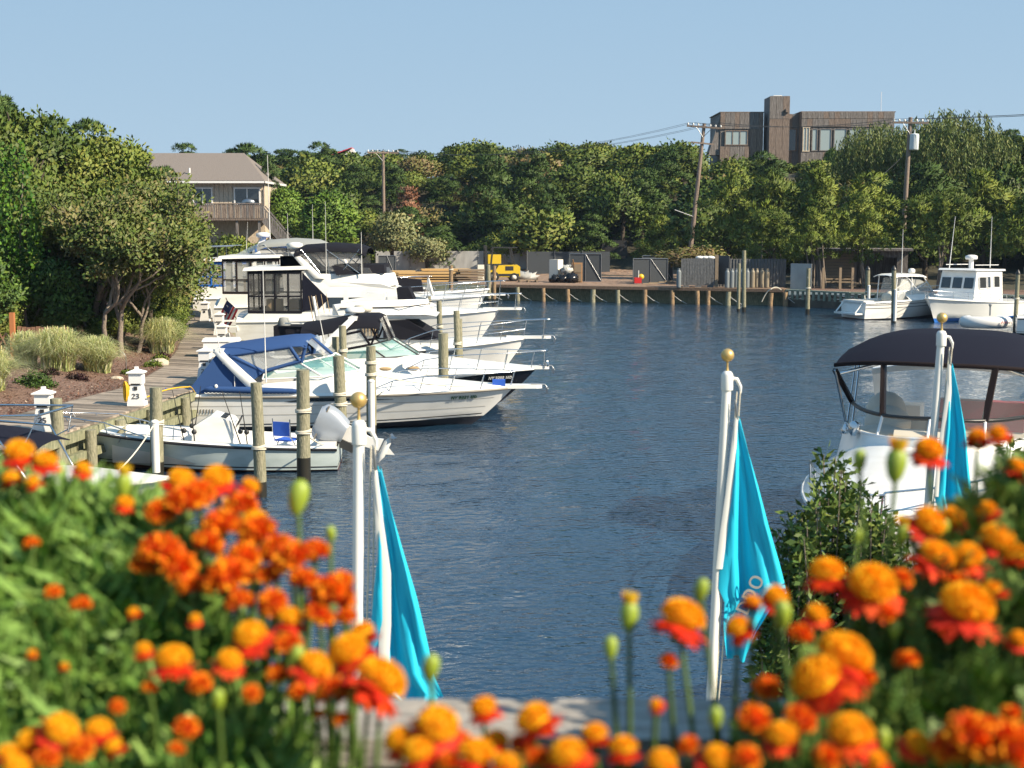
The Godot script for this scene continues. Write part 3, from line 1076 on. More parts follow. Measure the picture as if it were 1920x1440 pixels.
# an express cruiser with windscreen, arch and fabric cover
func express(root: Node3D, P: Dictionary) -> Hull:
	var h := Hull.new()
	h.L = P.L; h.B = P.B; h.hs = P.hs; h.hb = P.hb; h.rake = P.rake; h.trans = 0.92; h.fine = 2.2
	hull_parts(root, h, P.hull, M.bottom_paint, 0.13, P.stripe, P.rub)
	var wx: float = P.wx        # where the foredeck begins
	var t0 := wx / h.L
	var cr: float = P.crown
	part("foredeck", deck(h, t0 - 0.09, 1.0, func(t): return 0.05 + cr * pow(clampf((1.0 - t) / (1.0 - t0), 0, 1), 1.15), 3.2), M.gel, root)
	part("cockpit", well(h, 0.0, t0, 0.34, 0.35, 0.02), M.gel, root)
	# raised cockpit side
	var b := MB.new()
	var g: float = h.B * 0.5
	for s in [-1.0, 1.0]:
		var rows := []
		for i in 9:
			var t := lerpf(0.02, t0 + 0.02, i / 8.0)
			var e := h.pt(t, 1.0, s)
			var up := lerpf(0.06, P.coam, smoothstep(0.0, 0.8, i / 8.0))
			var row := PackedVector3Array([e + V(0, 0.01, -0.05 * s), e + V(0, up, -0.14 * s), e + V(0, up + 0.02, -0.2 * s), e + V(0, up, -0.32 * s), e + V(0, -0.02, -0.36 * s)])
			if s > 0:
				row.reverse()
			rows.append(row)
		b.grid(rows)
	part("cockpit_coaming", b, M.gel, root)
	# transom seat and helm console
	b = MB.new()
	slab(b, [[0.02, 0.3, g * 0.8], [0.02, h.hs + 0.06, g * 0.86], [0.3, h.hs + 0.1, g * 0.84], [0.55, h.hs - 0.1, g * 0.78], [0.95, 0.55, g * 0.74], [0.95, 0.3, g * 0.7]])
	part("stern_seat", b, M.gel, root)
	b = MB.new()
	slab(b, [[wx - 1.1, 0.36, 0.45], [wx - 1.05, h.hs + 0.32, 0.45], [wx - 0.5, h.hs + 0.42, 0.5], [wx + 0.1, h.hs + 0.38, 0.6], [wx + 0.1, 0.36, 0.6]])
	part("helm_console", b, M.cushion, root)
	# swim platform
	b = MB.new()
	b.box(V(-0.32, 0.26, 0), V(0.7, 0.08, h.B * 0.8))
	part("swim_platform", b, M.gel, root)
	return h

func windscreen(root: Node3D, side_low_aft: Vector3, side_top_aft: Vector3, corner_low: Vector3, corner_top: Vector3, front_low: Vector3, front_top: Vector3, frame: Material, pane: Material) -> void:
	var fm := MB.new()
	for s in [1.0, -1.0]:
		var f := func(p: Vector3) -> Vector3: return V(p.x, p.y, p.z * s)
		var q := [f.call(side_low_aft), f.call(corner_low), f.call(corner_top), f.call(side_top_aft)]
		var b := MB.new()
		b.quad(q[0], q[1], q[2], q[3])
		part("side_pane", b, pane, root)
		for i in 4:
			fm.tube([q[i], q[(i + 1) % 4]], 0.022, 5)
		var a := [f.call(corner_low), f.call(front_low + V(0, 0, 0.35)), f.call(front_top + V(0, 0, 0.35)), f.call(corner_top)]
		b = MB.new()
		b.quad(a[0], a[1], a[2], a[3])
		part("front_pane", b, pane, root)
		for i in 4:
			fm.tube([a[i], a[(i + 1) % 4]], 0.024, 5)
	var c := MB.new()
	c.quad(front_low + V(0, 0, 0.35), front_low + V(0, 0, -0.35), front_top + V(0, 0, -0.35), front_top + V(0, 0, 0.35))
	part("centre_pane", c, pane, root)
	fm.tube([front_low + V(0, 0, 0.35), front_low + V(0, 0, -0.35)], 0.024, 5)
	fm.tube([front_top + V(0, 0, 0.35), front_top + V(0, 0, -0.35)], 0.024, 5)
	part("windscreen_frame", fm, frame, root)

func arch(root: Node3D, foot: Vector3, top: Vector3, wide: float, thick: float) -> void:
	var b := MB.new()
	var dx := V(wide, 0, 0)
	for s in [-1.0, 1.0]:
		var f := V(foot.x, foot.y, foot.z * s)
		var t := V(top.x, top.y, top.z * s)
		var rows := []
		for i in 8:
			var u := i / 7.0
			var p := f.lerp(t, u) + V(0, 0, sin(u * PI) * 0.06 * s)
			var w := dx * lerpf(1.25, 0.8, u) * 0.5
			rows.append(PackedVector3Array([p - w + V(0, 0, -thick * 0.5), p + w + V(0, 0, -thick * 0.5), p + w + V(0, 0, thick * 0.5), p - w + V(0, 0, thick * 0.5)]))
		b.grid(rows, true)
	b.box(V(top.x, top.y, 0), V(wide * 0.8, 0.1, top.z * 2.0))
	part("radar_arch", b, M.gel, root)

func build_skiff() -> void:
	var t := thing("center_console_skiff", "small white open skiff with blue deck chair, bow at the boardwalk", "boat", V(-3.85, 0, -30.6), PI + 0.06, "boats moored along the boardwalk")
	var h := Hull.new()
	h.L = 6.2; h.B = 2.1; h.hs = 0.52; h.hb = 0.98; h.rake = 0.85; h.trans = 0.86; h.draft = 0.25; h.fine = 2.3
	hull_parts(t, h, M.gel_blue, M.bottom_brown, 0.05, M.black_line, M.black_line)
	part("inner_liner", well(h, 0.0, 0.8, 0.16, 0.2, 0.03), M.gel, t)
	part("casting_deck", deck(h, 0.78, 1.0, func(_t): return 0.04, 3.0, 0.0, -0.02), M.gel, t)
	var b := MB.new()
	b.box(V(0.25, 0.42, 0), V(0.4, 0.3, 1.6))
	part("stern_bench", b, M.gel, t)
	b = MB.new()
	slab(b, [[2.35, 0.2, 0.42], [2.25, 0.95, 0.42], [2.35, 1.08, 0.42], [2.75, 1.2, 0.4], [3.15, 0.95, 0.4], [3.25, 0.2, 0.42]])
	part("console", b, M.gel, t)
	b = MB.new()
	var ring := []
	for j in 17:
		ring.append(V(2.22, 0.98, -0.0) + Basis(V(0, 0, 1), 0.5) * V(0, cos(TAU * j / 16) * 0.17, sin(TAU * j / 16) * 0.17))
	b.tube(ring, 0.015, 5, false)
	part("steering_wheel", b, M.black_plastic, t)
	b = MB.new()
	for z in [-0.25, 0.0, 0.25]:
		b.box(V(2.5, 1.14, z), V(0.12, 0.02, 0.12), Basis(V(0, 0, 1), 0.3))
	part("gauges", b, M.black_plastic, t)
	for a in [[1.95, -0.6, 0.15], [2.1, -0.5, 0.4], [3.3, 0.42, -0.2], [3.1, -0.5, 0.1], [3.35, -0.3, 0.25]]:
		b = MB.new()
		b.tube([V(a[0], 0.5, a[1]), V(a[0] + a[2], 1.75, a[1])], [0.016, 0.007], 5)
		b.ball(V(a[0] + 0.02, 0.85, a[1]), V(0.06, 0.06, 0.05), 8)
		part("fishing_rod", b, M.dark_metal, t)
	b = MB.new()
	b.tube([V(3.3, 0.55, 0.75), V(3.35, 0.78, 0.75), V(4.6, 0.86, 0.72), V(4.7, 0.66, 0.72)], 0.014, 5)
	b.tube([V(3.3, 0.55, -0.75), V(3.35, 0.78, -0.75), V(4.6, 0.86, -0.72), V(4.7, 0.66, -0.72)], 0.014, 5)
	part("grab_rail", b, M.steel, t)
	b = MB.new()
	for s in [-1.0, 1.0]:
		var p := []
		for k in 6:
			var e := h.pt(lerpf(0.68, 1.0, k / 5.0), 1.0, s)
			p.append(e + V(0.18 * k / 5.0, 0.05 + 0.2 * smoothstep(0, 2, k), 0))
			b.tube([e, p[-1]], 0.012, 5)
		b.tube(p, 0.016, 6)
	part("bow_rail", b, M.steel, t)
	# tilted silver outboard
	var o := Node3D.new()
	o.name = "outboard_motor"
	t.add_child(o)
	o.position = V(-0.12, 0.72, 0)
	o.rotation.z = -1.12
	o.scale = V(1.12, 1.12, 1.12)
	b = MB.new()
	var rows := []
	for i in 9:
		var u := i / 8.0
		var y := lerpf(0.0, 0.62, u)
		var sx := 0.3 * (0.75 + 0.5 * sin(u * 2.2)) * (1.0 if u < 0.95 else 0.8)
		var row := PackedVector3Array()
		for j in 20:
			var a := TAU * j / 20
			row.append(V(signf(cos(a)) * pow(absf(cos(a)), 0.8) * sx - 0.02, y, signf(sin(a)) * pow(absf(sin(a)), 0.8) * 0.24))
		rows.append(row)
	b.grid(rows, true)
	var top := PackedVector2Array()
	for p in rows[8]:
		top.append(Vector2(p.x, p.z))
	b.prism(top, 0.02, V(0, 0.615, 0), Basis(V(1, 0, 0), V(0, 0, 1), V(0, 1, 0)))
	part("cowling", b, M.motor_silver, o)
	b = MB.new()
	b.box(V(-0.01, 0.5, 0), V(0.735, 0.03, 0.41))
	part("cowling_band", b, M.grey_line, o)
	b = MB.new()
	b.prism(PackedVector2Array([Vector2(-0.18, 0), Vector2(0.14, 0), Vector2(0.06, -0.55), Vector2(0.03, -0.75), Vector2(-0.22, -0.75), Vector2(-0.14, -0.5)]), 0.12)
	b.lathe([Vector2(0.01, -0.35), Vector2(0.07, -0.2), Vector2(0.07, 0.1), Vector2(0.01, 0.2)], V(-0.1, -0.85, 0), 10, Basis(V(0, 0, 1), PI / 2))
	b.prism(PackedVector2Array([Vector2(-0.12, -0.88), Vector2(0.05, -0.9), Vector2(-0.02, -1.08)]), 0.02)
	part("lower_unit", b, M.white_plastic, o)
	b = MB.new()
	for k in 3:
		var a := TAU * k / 3
		b.prism(PackedVector2Array([Vector2(0, -0.03), Vector2(0.14, -0.08), Vector2(0.17, 0.02), Vector2(0.05, 0.06)]), 0.015, V(-0.33, -0.85, 0), Basis(V(0, cos(a), sin(a)), V(0.5, -sin(a), cos(a)).normalized(), V(1, 0, 0)))
	part("propeller", b, M.dull_steel, o)
	b = MB.new()
	b.box(V(0.2, -0.1, 0), V(0.16, 0.4, 0.3))
	part("bracket", b, M.dark_metal, o)
	# folding chair in the cockpit
	var c := thing("folding_chair", "blue folding deck chair standing in the open skiff", "chair", V(-5.02, 0.22, -30.6), 1.2)
	b = MB.new()
	b.box(V(0, 0.36, 0), V(0.42, 0.03, 0.42))
	part("seat", b, M.blue_cloth, c)
	b = MB.new()
	b.box(V(-0.22, 0.62, 0), V(0.03, 0.32, 0.42))
	part("backrest", b, M.blue_cloth, c)
	for s in [-1.0, 1.0]:
		b = MB.new()
		b.tube([V(-0.24, 0.0, 0.22 * s), V(0.2, 0.55, 0.22 * s)], 0.014, 5)
		b.tube([V(0.22, 0.0, 0.22 * s), V(-0.23, 0.45, 0.22 * s), V(-0.25, 0.85, 0.22 * s)], 0.014, 5)
		part("leg_frame", b, M.steel, c)

func build_blue_cruiser() -> void:
	var t := thing("express_cruiser", "white cruiser with bright blue canvas cover and long bow pulpit", "boat", V(-9.05, 0, -36.8), 0.0, "boats moored along the boardwalk")
	var h := express(t, {L = 9.1, B = 2.95, hs = 0.93, hb = 1.03, rake = 1.25, hull = M.gel_side, stripe = M.black_line, rub = M.grey_line, wx = 4.6, crown = 0.5, coam = 0.36})
	pulpit(t, h, 0.75, M.gel, 0.24)
	rail(t, h, 0.56, 0.99, 0.42, 5, 0.0, false)
	windscreen(t, V(2.6, 1.36, 1.2), V(2.65, 1.55, 1.16), V(4.15, 1.42, 1.12), V(3.55, 1.78, 1.08), V(5.0, 1.5, 0.0), V(4.3, 1.9, 0.0), M.white_paint, M.aqua_glass)
	arch(t, V(2.55, 1.05, 1.3), V(1.45, 2.08, 1.12), 0.32, 0.14)
	var b := MB.new()
	canopy(b, [1.4, 1.9, 2.6, 3.2, 3.6, 3.75], [2.16, 2.24, 2.34, 2.41, 2.42, 2.36], 1.16, 0.2)
	part("canvas_top", b, M.canvas_blue, t)
	# aft drop of the cover
	b = MB.new()
	var rows := []
	for i in 9:
		var u := i / 8.0
		var row := PackedVector3Array()
		for k in [-1.0, -0.6, 0.0, 0.6, 1.0]:
			row.append(V(lerpf(1.42, 0.62, u), lerpf(2.14 - 0.18 * absf(k), 0.98, u) - sin(u * PI) * 0.05, k * lerpf(1.16, 1.3, u)))
		rows.append(row)
	b.shell(rows, V(0.02, 0, 0))
	part("canvas_back", b, M.canvas_blue, t)
	for s in [-1.0, 1.0]:
		b = MB.new()
		sheet(b, [[1.42, 2.0, 1.15], [0.62, 0.98, 1.3], [1.75, 1.03, 1.33], [2.3, 1.22, 1.28]], 0.0, 0.012, [s])
		part("canvas_side", b, M.canvas_blue, t)
	# side curtain: clear window with blue border
	var sw := [[1.78, 1.98, 1.17], [3.32, 2.2, 1.16], [3.56, 1.82, 1.12], [2.62, 1.56, 1.2]]
	for s in [-1.0, 1.0]:
		b = MB.new()
		sheet(b, sw, 0.0, 0.006, [s])
		part("clear_side_curtain", b, M.vinyl, t)
		b = MB.new()
		outline(b, sw, 0.05, 0.0, [s])
		sheet(b, [[1.6, 1.98, 1.16], [1.85, 1.98, 1.17], [2.66, 1.56, 1.21], [2.4, 1.36, 1.24]], 0.01, 0.02, [s])
		part("curtain_border", b, M.canvas_blue, t)
	b = MB.new()
	for z in [-0.55, 0.55]:
		b.quad(V(3.72, 2.34, z - 0.5), V(3.72, 2.34, z + 0.5), V(4.22, 1.9, z + 0.45), V(4.22, 1.9, z - 0.45))
	part("clear_front_curtain", b, M.vinyl, t)
	b = MB.new()
	for z in [-1.1, 0.0, 1.1]:
		b.tube([V(3.72, 2.36 - absf(z) * 0.12, z), V(4.26 - absf(z) * 0.6, 1.9 - absf(z) * 0.1, z * 0.98)], 0.05, 6)
	part("front_border", b, M.canvas_blue, t)
	# rolled bolster along the side and its lacing
	for s in [-1.0, 1.0]:
		b = MB.new()
		b.tube([V(1.15, 1.12, 1.36 * s), V(1.3, 1.12, 1.4 * s), V(2.4, 1.1, 1.44 * s), V(3.4, 1.08, 1.44 * s), V(3.7, 1.07, 1.4 * s)], [0.05, 0.085, 0.09, 0.07, 0.02], 8)
		part("rolled_bolster", b, M.canvas_blue, t)
	b = MB.new()
	for s in [-1.0, 1.0]:
		for k in 22:
			b.tube([V(1.15 + k * 0.1, 1.04, 1.45 * s), V(1.2 + k * 0.1, 1.015, 1.46 * s), V(1.25 + k * 0.1, 1.04, 1.45 * s)], 0.012, 4)
	part("lacing", b, M.white_cloth, t)
	# long dark cabin window, pressed lines and air slots
	b = MB.new()
	strake(b, h, func(x): return h.ys(x) - 0.15, func(x): return h.ys(x) - 0.145 + 0.09 * smoothstep(0.38, 0.42, x) * smoothstep(0.66, 0.48, x), 0.014, 0.36, 0.67, 2, false)
	part("cabin_window", b, M.window_glass, t)
	for y in [0.42, 0.66]:
		b = MB.new()
		strake(b, h, func(x): return y + 0.1 * x, func(x): return y + 0.012 + 0.1 * x, 0.008, 0.02, 0.97, 1, false)
		part("hull_line", b, M.faint_line, t)
	b = MB.new()
	for k in 6:
		var p := h.side(0.11 + k * 0.009, 0.55, 1.0)
		b.box(p + V(0, 0, 0.01), V(0.025, 0.1, 0.012))
	part("air_slots", b, M.grey_line, t)
	hull_text(t, h, "NY 9221 UD", 7.95, 0.83, 0.1, M.ink_green)
	whip(t, V(1.6, 1.75, 1.2), V(1.3, 3.25, 1.2))
	whip(t, V(2.72, 1.3, 1.35), V(2.7, 4.2, 1.35), 0.02)
	b = MB.new()
	b.tube([V(1.9, 1.12, 1.3), V(1.9, 1.45, 1.3)], 0.012, 5)
	b.ball(V(1.45, 1.2, 1.44), V(0.05, 0.06, 0.05), 8)
	part("deck_fittings", b, M.white_plastic, t)
	b = MB.new()
	b.box(V(8.7, 1.15, 0.1), V(0.34, 0.16, 0.24))
	part("blue_cushion", b, M.blue_cloth, t)
	fender(t, V(0.12, 0.45, 1.35), M.blue_cloth)
	fender(t, V(-0.55, 0.3, 1.2), M.blue_cloth)

func build_black_cruiser() -> void:
	var t := thing("express_cruiser", "white topped cruiser with black hull and black bimini cover", "boat", V(-8.5, 0, -41.0), 0.0, "boats moored along the boardwalk")
	var h := express(t, {L = 9.25, B = 3.0, hs = 1.0, hb = 1.1, rake = 1.3, hull = M.black_hull, stripe = null, rub = M.gel, wx = 5.2, crown = 0.5, coam = 0.45})
	var b := MB.new()
	strake(b, h, func(x): return h.ys(x) - lerpf(0.34, 0.05, smoothstep(0.5, 0.95, x)), func(x): return h.ys(x) + 0.005, 0.012, 0.0, 0.97, 2)
	part("white_topside", b, M.gel, t)
	pulpit(t, h, 0.35, M.gel, 0.2)
	rail(t, h, 0.55, 0.98, 0.5, 5, 0.3, false)
	windscreen(t, V(3.0, 1.4, 1.2), V(3.05, 1.62, 1.18), V(4.85, 1.5, 1.12), V(4.35, 1.85, 1.1), V(5.75, 1.5, 0.0), V(4.98, 1.98, 0.0), M.black_line, M.aqua_glass)
	arch(t, V(2.75, 1.5, 1.28), V(3.9, 2.62, 1.1), 0.3, 0.14)
	b = MB.new()
	canopy(b, [2.4, 2.9, 3.5, 4.1, 4.55, 4.7], [2.45, 2.5, 2.62, 2.72, 2.72, 2.66], 1.2, 0.3, 0.05)
	part("bimini", b, M.canvas_black, t)
	var sw := [[3.4, 2.12, 1.18], [4.15, 2.28, 1.18], [4.4, 1.88, 1.12], [3.1, 1.64, 1.2]]
	for s in [-1.0, 1.0]:
		b = MB.new()
		sheet(b, sw, 0.0, 0.006, [s])
		part("clear_side_curtain", b, M.vinyl, t)
		b = MB.new()
		outline(b, sw, 0.035, 0.0, [s])
		b.tube([V(3.0, 1.65, 1.22 * s), V(3.2, 2.0, 1.24 * s), V(3.5, 2.3, 1.2 * s)], 0.04, 6)
		part("curtain_border", b, M.canvas_black, t)
	b = MB.new()
	for z in [-0.55, 0.55]:
		b.quad(V(4.68, 2.62, z - 0.5), V(4.68, 2.62, z + 0.5), V(4.95, 1.96, z + 0.45), V(4.95, 1.96, z - 0.45))
	part("clear_front_curtain", b, M.vinyl_dark, t)
	b = MB.new()
	for z in [-1.1, 0.0, 1.1]:
		b.tube([V(4.66, 2.64 - absf(z) * 0.2, z), V(4.98 - absf(z) * 0.5, 1.96 - absf(z) * 0.08, z * 0.98)], 0.035, 6)
	part("front_border", b, M.canvas_black, t)
	for x in [4.85, 5.65]:
		b = MB.new()
		var p := h.pt(h.t_of(x), 1.0, 1.0)
		b.ball(V(x, p.y + 0.17, p.z - 0.1), V(0.2, 0.055, 0.05), 14, Basis(V(1, 0, 0), -0.6))
		part("porthole", b, M.wicker, t)
	hull_text(t, h, "NY 3298 MD", 8.35, 0.86, 0.1, M.white_paint)
	b = MB.new()
	b.lathe([Vector2(0.02, 0), Vector2(0.28, 0.02), Vector2(0.3, 0.1), Vector2(0.22, 0.18), Vector2(0.01, 0.2)], V(3.85, 2.7, 0), 14)
	part("radar_dome", b, M.white_plastic, t)
	whip(t, V(3.1, 2.0, 1.25), V(2.9, 3.1, 1.25))
	b = MB.new()
	b.lathe([Vector2(0.05, 0), Vector2(0.06, 0.1), Vector2(0.0, 0.2)], V(9.55, 1.15, 0.1), 8)
	part("search_light", b, M.steel, t)

func build_sportfisher() -> void:
	var t := thing("flybridge_boat", "white fishing boat with open flybridge and black windscreen cover", "boat", V(-8.9, 0, -48.0), 0.0, "boats moored along the boardwalk")
	var h := Hull.new()
	h.L = 9.4; h.B = 3.3; h.hs = 0.85; h.hb = 1.42; h.rake = 1.15; h.fine = 2.3
	hull_parts(t, h, M.gel_side, M.bottom_paint, 0.1, M.black_line, M.gel)
	part("foredeck", deck(h, 0.34, 1.0, func(x): return 0.06 + 0.2 * smoothstep(1.0, 0.6, x), 3.0), M.gel, t)
	part("cockpit", well(h, 0.0, 0.36, 0.26, 0.3, 0.04), M.gel, t)
	pulpit(t, h, 0.85, M.gel, 0.2)
	rail(t, h, 0.5, 0.99, 0.62, 6, 0.85)
	var b := MB.new()
	slab(b, [[3.0, 0.95, 1.3], [3.0, 2.12, 1.22], [5.3, 2.12, 1.2], [6.4, 1.42, 1.1], [6.6, 1.2, 1.05]])
	part("cabin", b, M.gel, t)
	b = MB.new()
	b.quad(V(5.32, 2.14, 1.22), V(5.32, 2.14, -1.22), V(6.5, 1.42, -1.14), V(6.5, 1.42, 1.14))
	sheet(b, [[4.55, 2.1, 1.22], [5.35, 2.12, 1.21], [6.5, 1.42, 1.12], [4.55, 1.45, 1.26]], 0.02, 0.03)
	part("windscreen_cover", b, M.canvas_black, t)
	b = MB.new()
	sheet(b, [[3.75, 2.05, 1.22], [4.4, 2.05, 1.22], [4.4, 1.55, 1.25], [3.75, 1.55, 1.25]], 0.02)
	part("side_window", b, M.window_glass, t)
	b = MB.new()
	for k in 5:
		sheet(b, [[3.84 + k * 0.11, 2.0, 1.22], [3.9 + k * 0.11, 2.0, 1.22], [3.9 + k * 0.11, 1.58, 1.25], [3.84 + k * 0.11, 1.58, 1.25]], 0.035, 0.012)
	part("curtain_slats", b, M.wicker, t)
	b = MB.new()
	slab(b, [[2.3, 2.12, 1.3], [2.3, 2.26, 1.34], [6.0, 2.3, 1.3], [6.35, 2.22, 1.15], [6.2, 2.14, 1.1]])
	part("flybridge_deck", b, M.gel, t)
	b = MB.new()
	for s in [-1.0, 1.0]:
		var rows := []
		for a in [[2.9, 2.62, 1.24], [3.6, 2.72, 1.26], [4.8, 2.78, 1.2], [5.6, 2.78, 0.9], [5.95, 2.76, 0.45], [6.0, 2.76, 0.0]]:
			rows.append(PackedVector3Array([V(a[0] + 0.16, 2.27, (a[2] + 0.04) * s), V(a[0] + 0.05, 2.5, (a[2] + 0.03) * s), V(a[0], a[1], a[2] * s), V(a[0] - 0.06, a[1] + 0.01, (a[2] - 0.08) * s), V(a[0] - 0.08, 2.28, (a[2] - 0.1) * s)]))
		b.grid(rows)
	part("flybridge_coaming", b, M.gel, t)
	b = MB.new()
	for s in [-1.0, 1.0]:
		b.tube([V(3.1, 2.5, 1.31 * s), V(5.2, 2.55, 1.24 * s), V(6.1, 2.62, 0.62 * s)], 0.02, 5)
	part("dark_stripe", b, M.black_line, t)
	b = MB.new()
	b.box(V(4.2, 2.62, 0.1), V(0.7, 0.7, 1.1))
	part("helm_seat", b, M.gel, t)
	b = MB.new()
	slab(b, [[5.0, 2.7, 0.6], [4.95, 3.15, 0.55], [5.35, 3.18, 0.52], [5.55, 2.75, 0.6]])
	part("helm_cover", b, M.canvas_black, t)
	for x in [6.75, 5.75]:
		b = MB.new()
		var p := h.side(h.t_of(x), 1.0, 1.0, 0.012)
		var d := (h.side(h.t_of(x + 0.3), 1.0, 1.0, 0.012) - p).normalized()
		b.box(p + d * 0.2, V(0.42, 0.15, 0.03), Basis(d, V(0, 1, 0), d.cross(V(0, 1, 0))))
		part("porthole", b, M.window_glass, t)
	b = MB.new()
	slab(b, [[0.75, 0.35, 0.6], [0.72, 1.85, 0.56], [2.05, 1.82, 0.56], [2.08, 0.35, 0.6]])
	part("covered_station", b, M.canvas_black, t)
	b = MB.new()
	b.lathe([Vector2(0.01, 0.26), Vector2(0.16, 0.24), Vector2(0.22, 0.1), Vector2(0.22, -0.15)], V(1.0, 1.86, 0), 12)
	part("draped_cloth", b, M.canvas_grey, t)
	b = MB.new()
	b.tube([V(1.1, 1.95, 0.66), V(2.35, 1.93, 0.66)], 0.03, 6)
	b.ball(V(2.35, 1.92, 0.66), V(0.07, 0.07, 0.07), 8)
	part("white_boom", b, M.white_plastic, t)
	for a in [[2.25, 0.9], [2.4, 0.3], [2.5, -0.3], [2.6, -0.9], [2.3, 0.6]]:
		b = MB.new()
		b.tube([V(a[0], 1.4, a[1]), V(a[0] - 0.25, 2.9, a[1])], [0.02, 0.008], 5)
		b.ball(V(a[0] - 0.08, 1.75, a[1]), V(0.09, 0.08, 0.06), 8)
		part("fishing_rod", b, M.wicker, t)
	b = MB.new()
	b.tube([V(2.5, 0.9, 1.2), V(2.2, 2.9, 1.2)], 0.05, 8)
	part("white_post", b, M.white_paint, t)
	b = MB.new()
	b.lathe([Vector2(0.01, 0.2), Vector2(0.28, 0.16), Vector2(0.32, 0.05), Vector2(0.25, -0.05), Vector2(0.01, -0.06)], V(3.9, 2.45, 1.45), 14)
	part("life_ring_cover", b, M.cushion, t)

# motor yachts with an enclosed aft deck
func motor_yacht(P: Dictionary) -> Node3D:
	var t := thing("motor_yacht", P.label, "boat", P.at, P.turn, "boats moored along the boardwalk")
	var h := Hull.new()
	h.L = P.L; h.B = P.B; h.hs = P.hs; h.hb = P.hb; h.rake = 1.4; h.fine = 2.5; h.trans = 0.95
	hull_parts(t, h, P.hull, M.bottom_paint, 0.1, M.black_line, M.gel)
	var w: float = h.B * 0.5
	part("main_deck", deck(h, 0.0, 1.0, func(x): return 0.05 + 0.28 * smoothstep(0.98, 0.62, x), 3.5), M.gel, t)
	pulpit(t, h, 0.9, M.gel, 0.22)
	rail(t, h, 0.48, 0.99, 0.62, 7, 0.9)
	var y0: float = P.floor      # aft deck rail height
	var y1: float = P.roof       # underside of the hardtop
	var x0: float = P.x0
	var x1: float = P.x1
	var b := MB.new()
	slab(b, [[0.05, h.hs - 0.1, w * 0.93], [x0, y0, w * 0.9], [x1 + 2.2, y0 + 0.1, w * 0.88], [x1 + 3.4, h.ys(0.4), w * 0.92]])
	part("aft_cabin", b, M.gel, t)
	b = MB.new()
	slab(b, [[x0 - 0.2, y1, w * 0.93], [x0 - 0.15, y1 + 0.13, w * 0.9], [x1 + 0.1, y1 + 0.2, w * 0.9], [x1 + 0.3, y1 + 0.06, w * 0.92]])
	part("hardtop", b, M.gel, t)
	# enclosure: frames, clear panes, trim band
	var fr := MB.new()
	var ym: float = lerpf(y0, y1, 0.4)
	var n := 4
	for s in [-1.0, 1.0]:
		for k in n:
			var xa := lerpf(x0, x1, float(k) / n)
			var xb := lerpf(x0, x1, (k + 1.0) / n)
			b = MB.new()
			b.quad(V(xa, y0, w * 0.88 * s), V(xb, y0, w * 0.88 * s), V(xb, y1, w * 0.86 * s), V(xa, y1, w * 0.86 * s))
			part("curtain_pane", b, P.vinyl, t)
			fr.bar(V(xa, y0, w * 0.885 * s), V(xa, y1, w * 0.865 * s), 0.06, 0.06)
		fr.bar(V(x1, y0, w * 0.885 * s), V(x1, y1, w * 0.865 * s), 0.06, 0.06)
		fr.bar(V(x0, y0 + 0.04, w * 0.89 * s), V(x1, y0 + 0.04, w * 0.89 * s), 0.05, 0.1)
		fr.bar(V(x0, ym, w * 0.885 * s), V(x1, ym, w * 0.885 * s), 0.05, 0.06)
		fr.bar(V(x0, y1 - 0.06, w * 0.87 * s), V(x1, y1 - 0.06, w * 0.87 * s), 0.05, 0.12)
	for k in 3:
		var za := lerpf(-w * 0.86, w * 0.86, k / 3.0)
		var zb := lerpf(-w * 0.86, w * 0.86, (k + 1) / 3.0)
		b = MB.new()
		b.quad(V(x0, y0, za), V(x0, y0, zb), V(x0, y1, zb), V(x0, y1, za))
		part("curtain_pane", b, P.vinyl, t)
		fr.bar(V(x0, y0, za), V(x0, y1, za), 0.06, 0.06)
	fr.bar(V(x0, y0 + 0.04, -w * 0.86), V(x0, y0 + 0.04, w * 0.86), 0.05, 0.1)
	fr.bar(V(x0, ym, -w * 0.86), V(x0, ym, w * 0.86), 0.05, 0.06)
	fr.bar(V(x0, y1 - 0.06, -w * 0.86), V(x0, y1 - 0.06, w * 0.86), 0.05, 0.12)
	part("enclosure_frame", fr, P.trim, t)
	b = MB.new()
	b.box(V(lerpf(x0, x1, 0.4), y0 + 0.25, 0.5), V(0.6, 0.5, 0.6))
	b.box(V(lerpf(x0, x1, 0.75), y0 + 0.22, -0.5), V(0.5, 0.45, 0.9))
	part("deck_furniture", b, M.wicker, t)
	# saloon and flybridge
	var xs: float = P.xs
	var xe: float = P.xe
	var yb: float = P.bridge
	b = MB.new()
	slab(b, [[x1 + 0.25, h.ys(0.3) - 0.05, w * 0.86], [x1 + 0.1, y1 + 0.1, w * 0.8], [xs, yb, w * 0.76], [xe - 0.6, yb - 0.12, w * 0.72], [xe, yb - 0.35, w * 0.68], [xe + 1.6, h.ys(0.62) + 0.2, w * 0.7]])
	part("saloon", b, M.gel, t)
	b = MB.new()
	for k in 3:
		var xa := lerpf(x1 + 0.9, xe - 0.3, k / 3.0) + 0.1
		var xb := lerpf(x1 + 0.9, xe - 0.3, (k + 1) / 3.0) - 0.1
		sheet(b, [[xa, yb - 1.05, w * 0.81], [xb, yb - 1.05, w * 0.8], [xb, yb - 0.65, w * 0.78], [xa, yb - 0.65, w * 0.79]], 0.02)
	part("saloon_windows", b, M.window_glass, t)
	b = MB.new()
	for s in [-1.0, 1.0]:
		var rows := []
		for a in [[x1 + 0.2, 0.74], [xs + 0.4, 0.76], [xe - 1.0, 0.7], [xe - 0.35, 0.45], [xe - 0.2, 0.0]]:
			rows.append(PackedVector3Array([V(a[0] + 0.15, yb - 0.2, w * a[1] * s), V(a[0], yb + 0.28, w * a[1] * s), V(a[0] - 0.08, yb + 0.3, w * (a[1] - 0.06) * s), V(a[0] - 0.1, yb - 0.1, w * (a[1] - 0.07) * s)]))
		b.grid(rows)
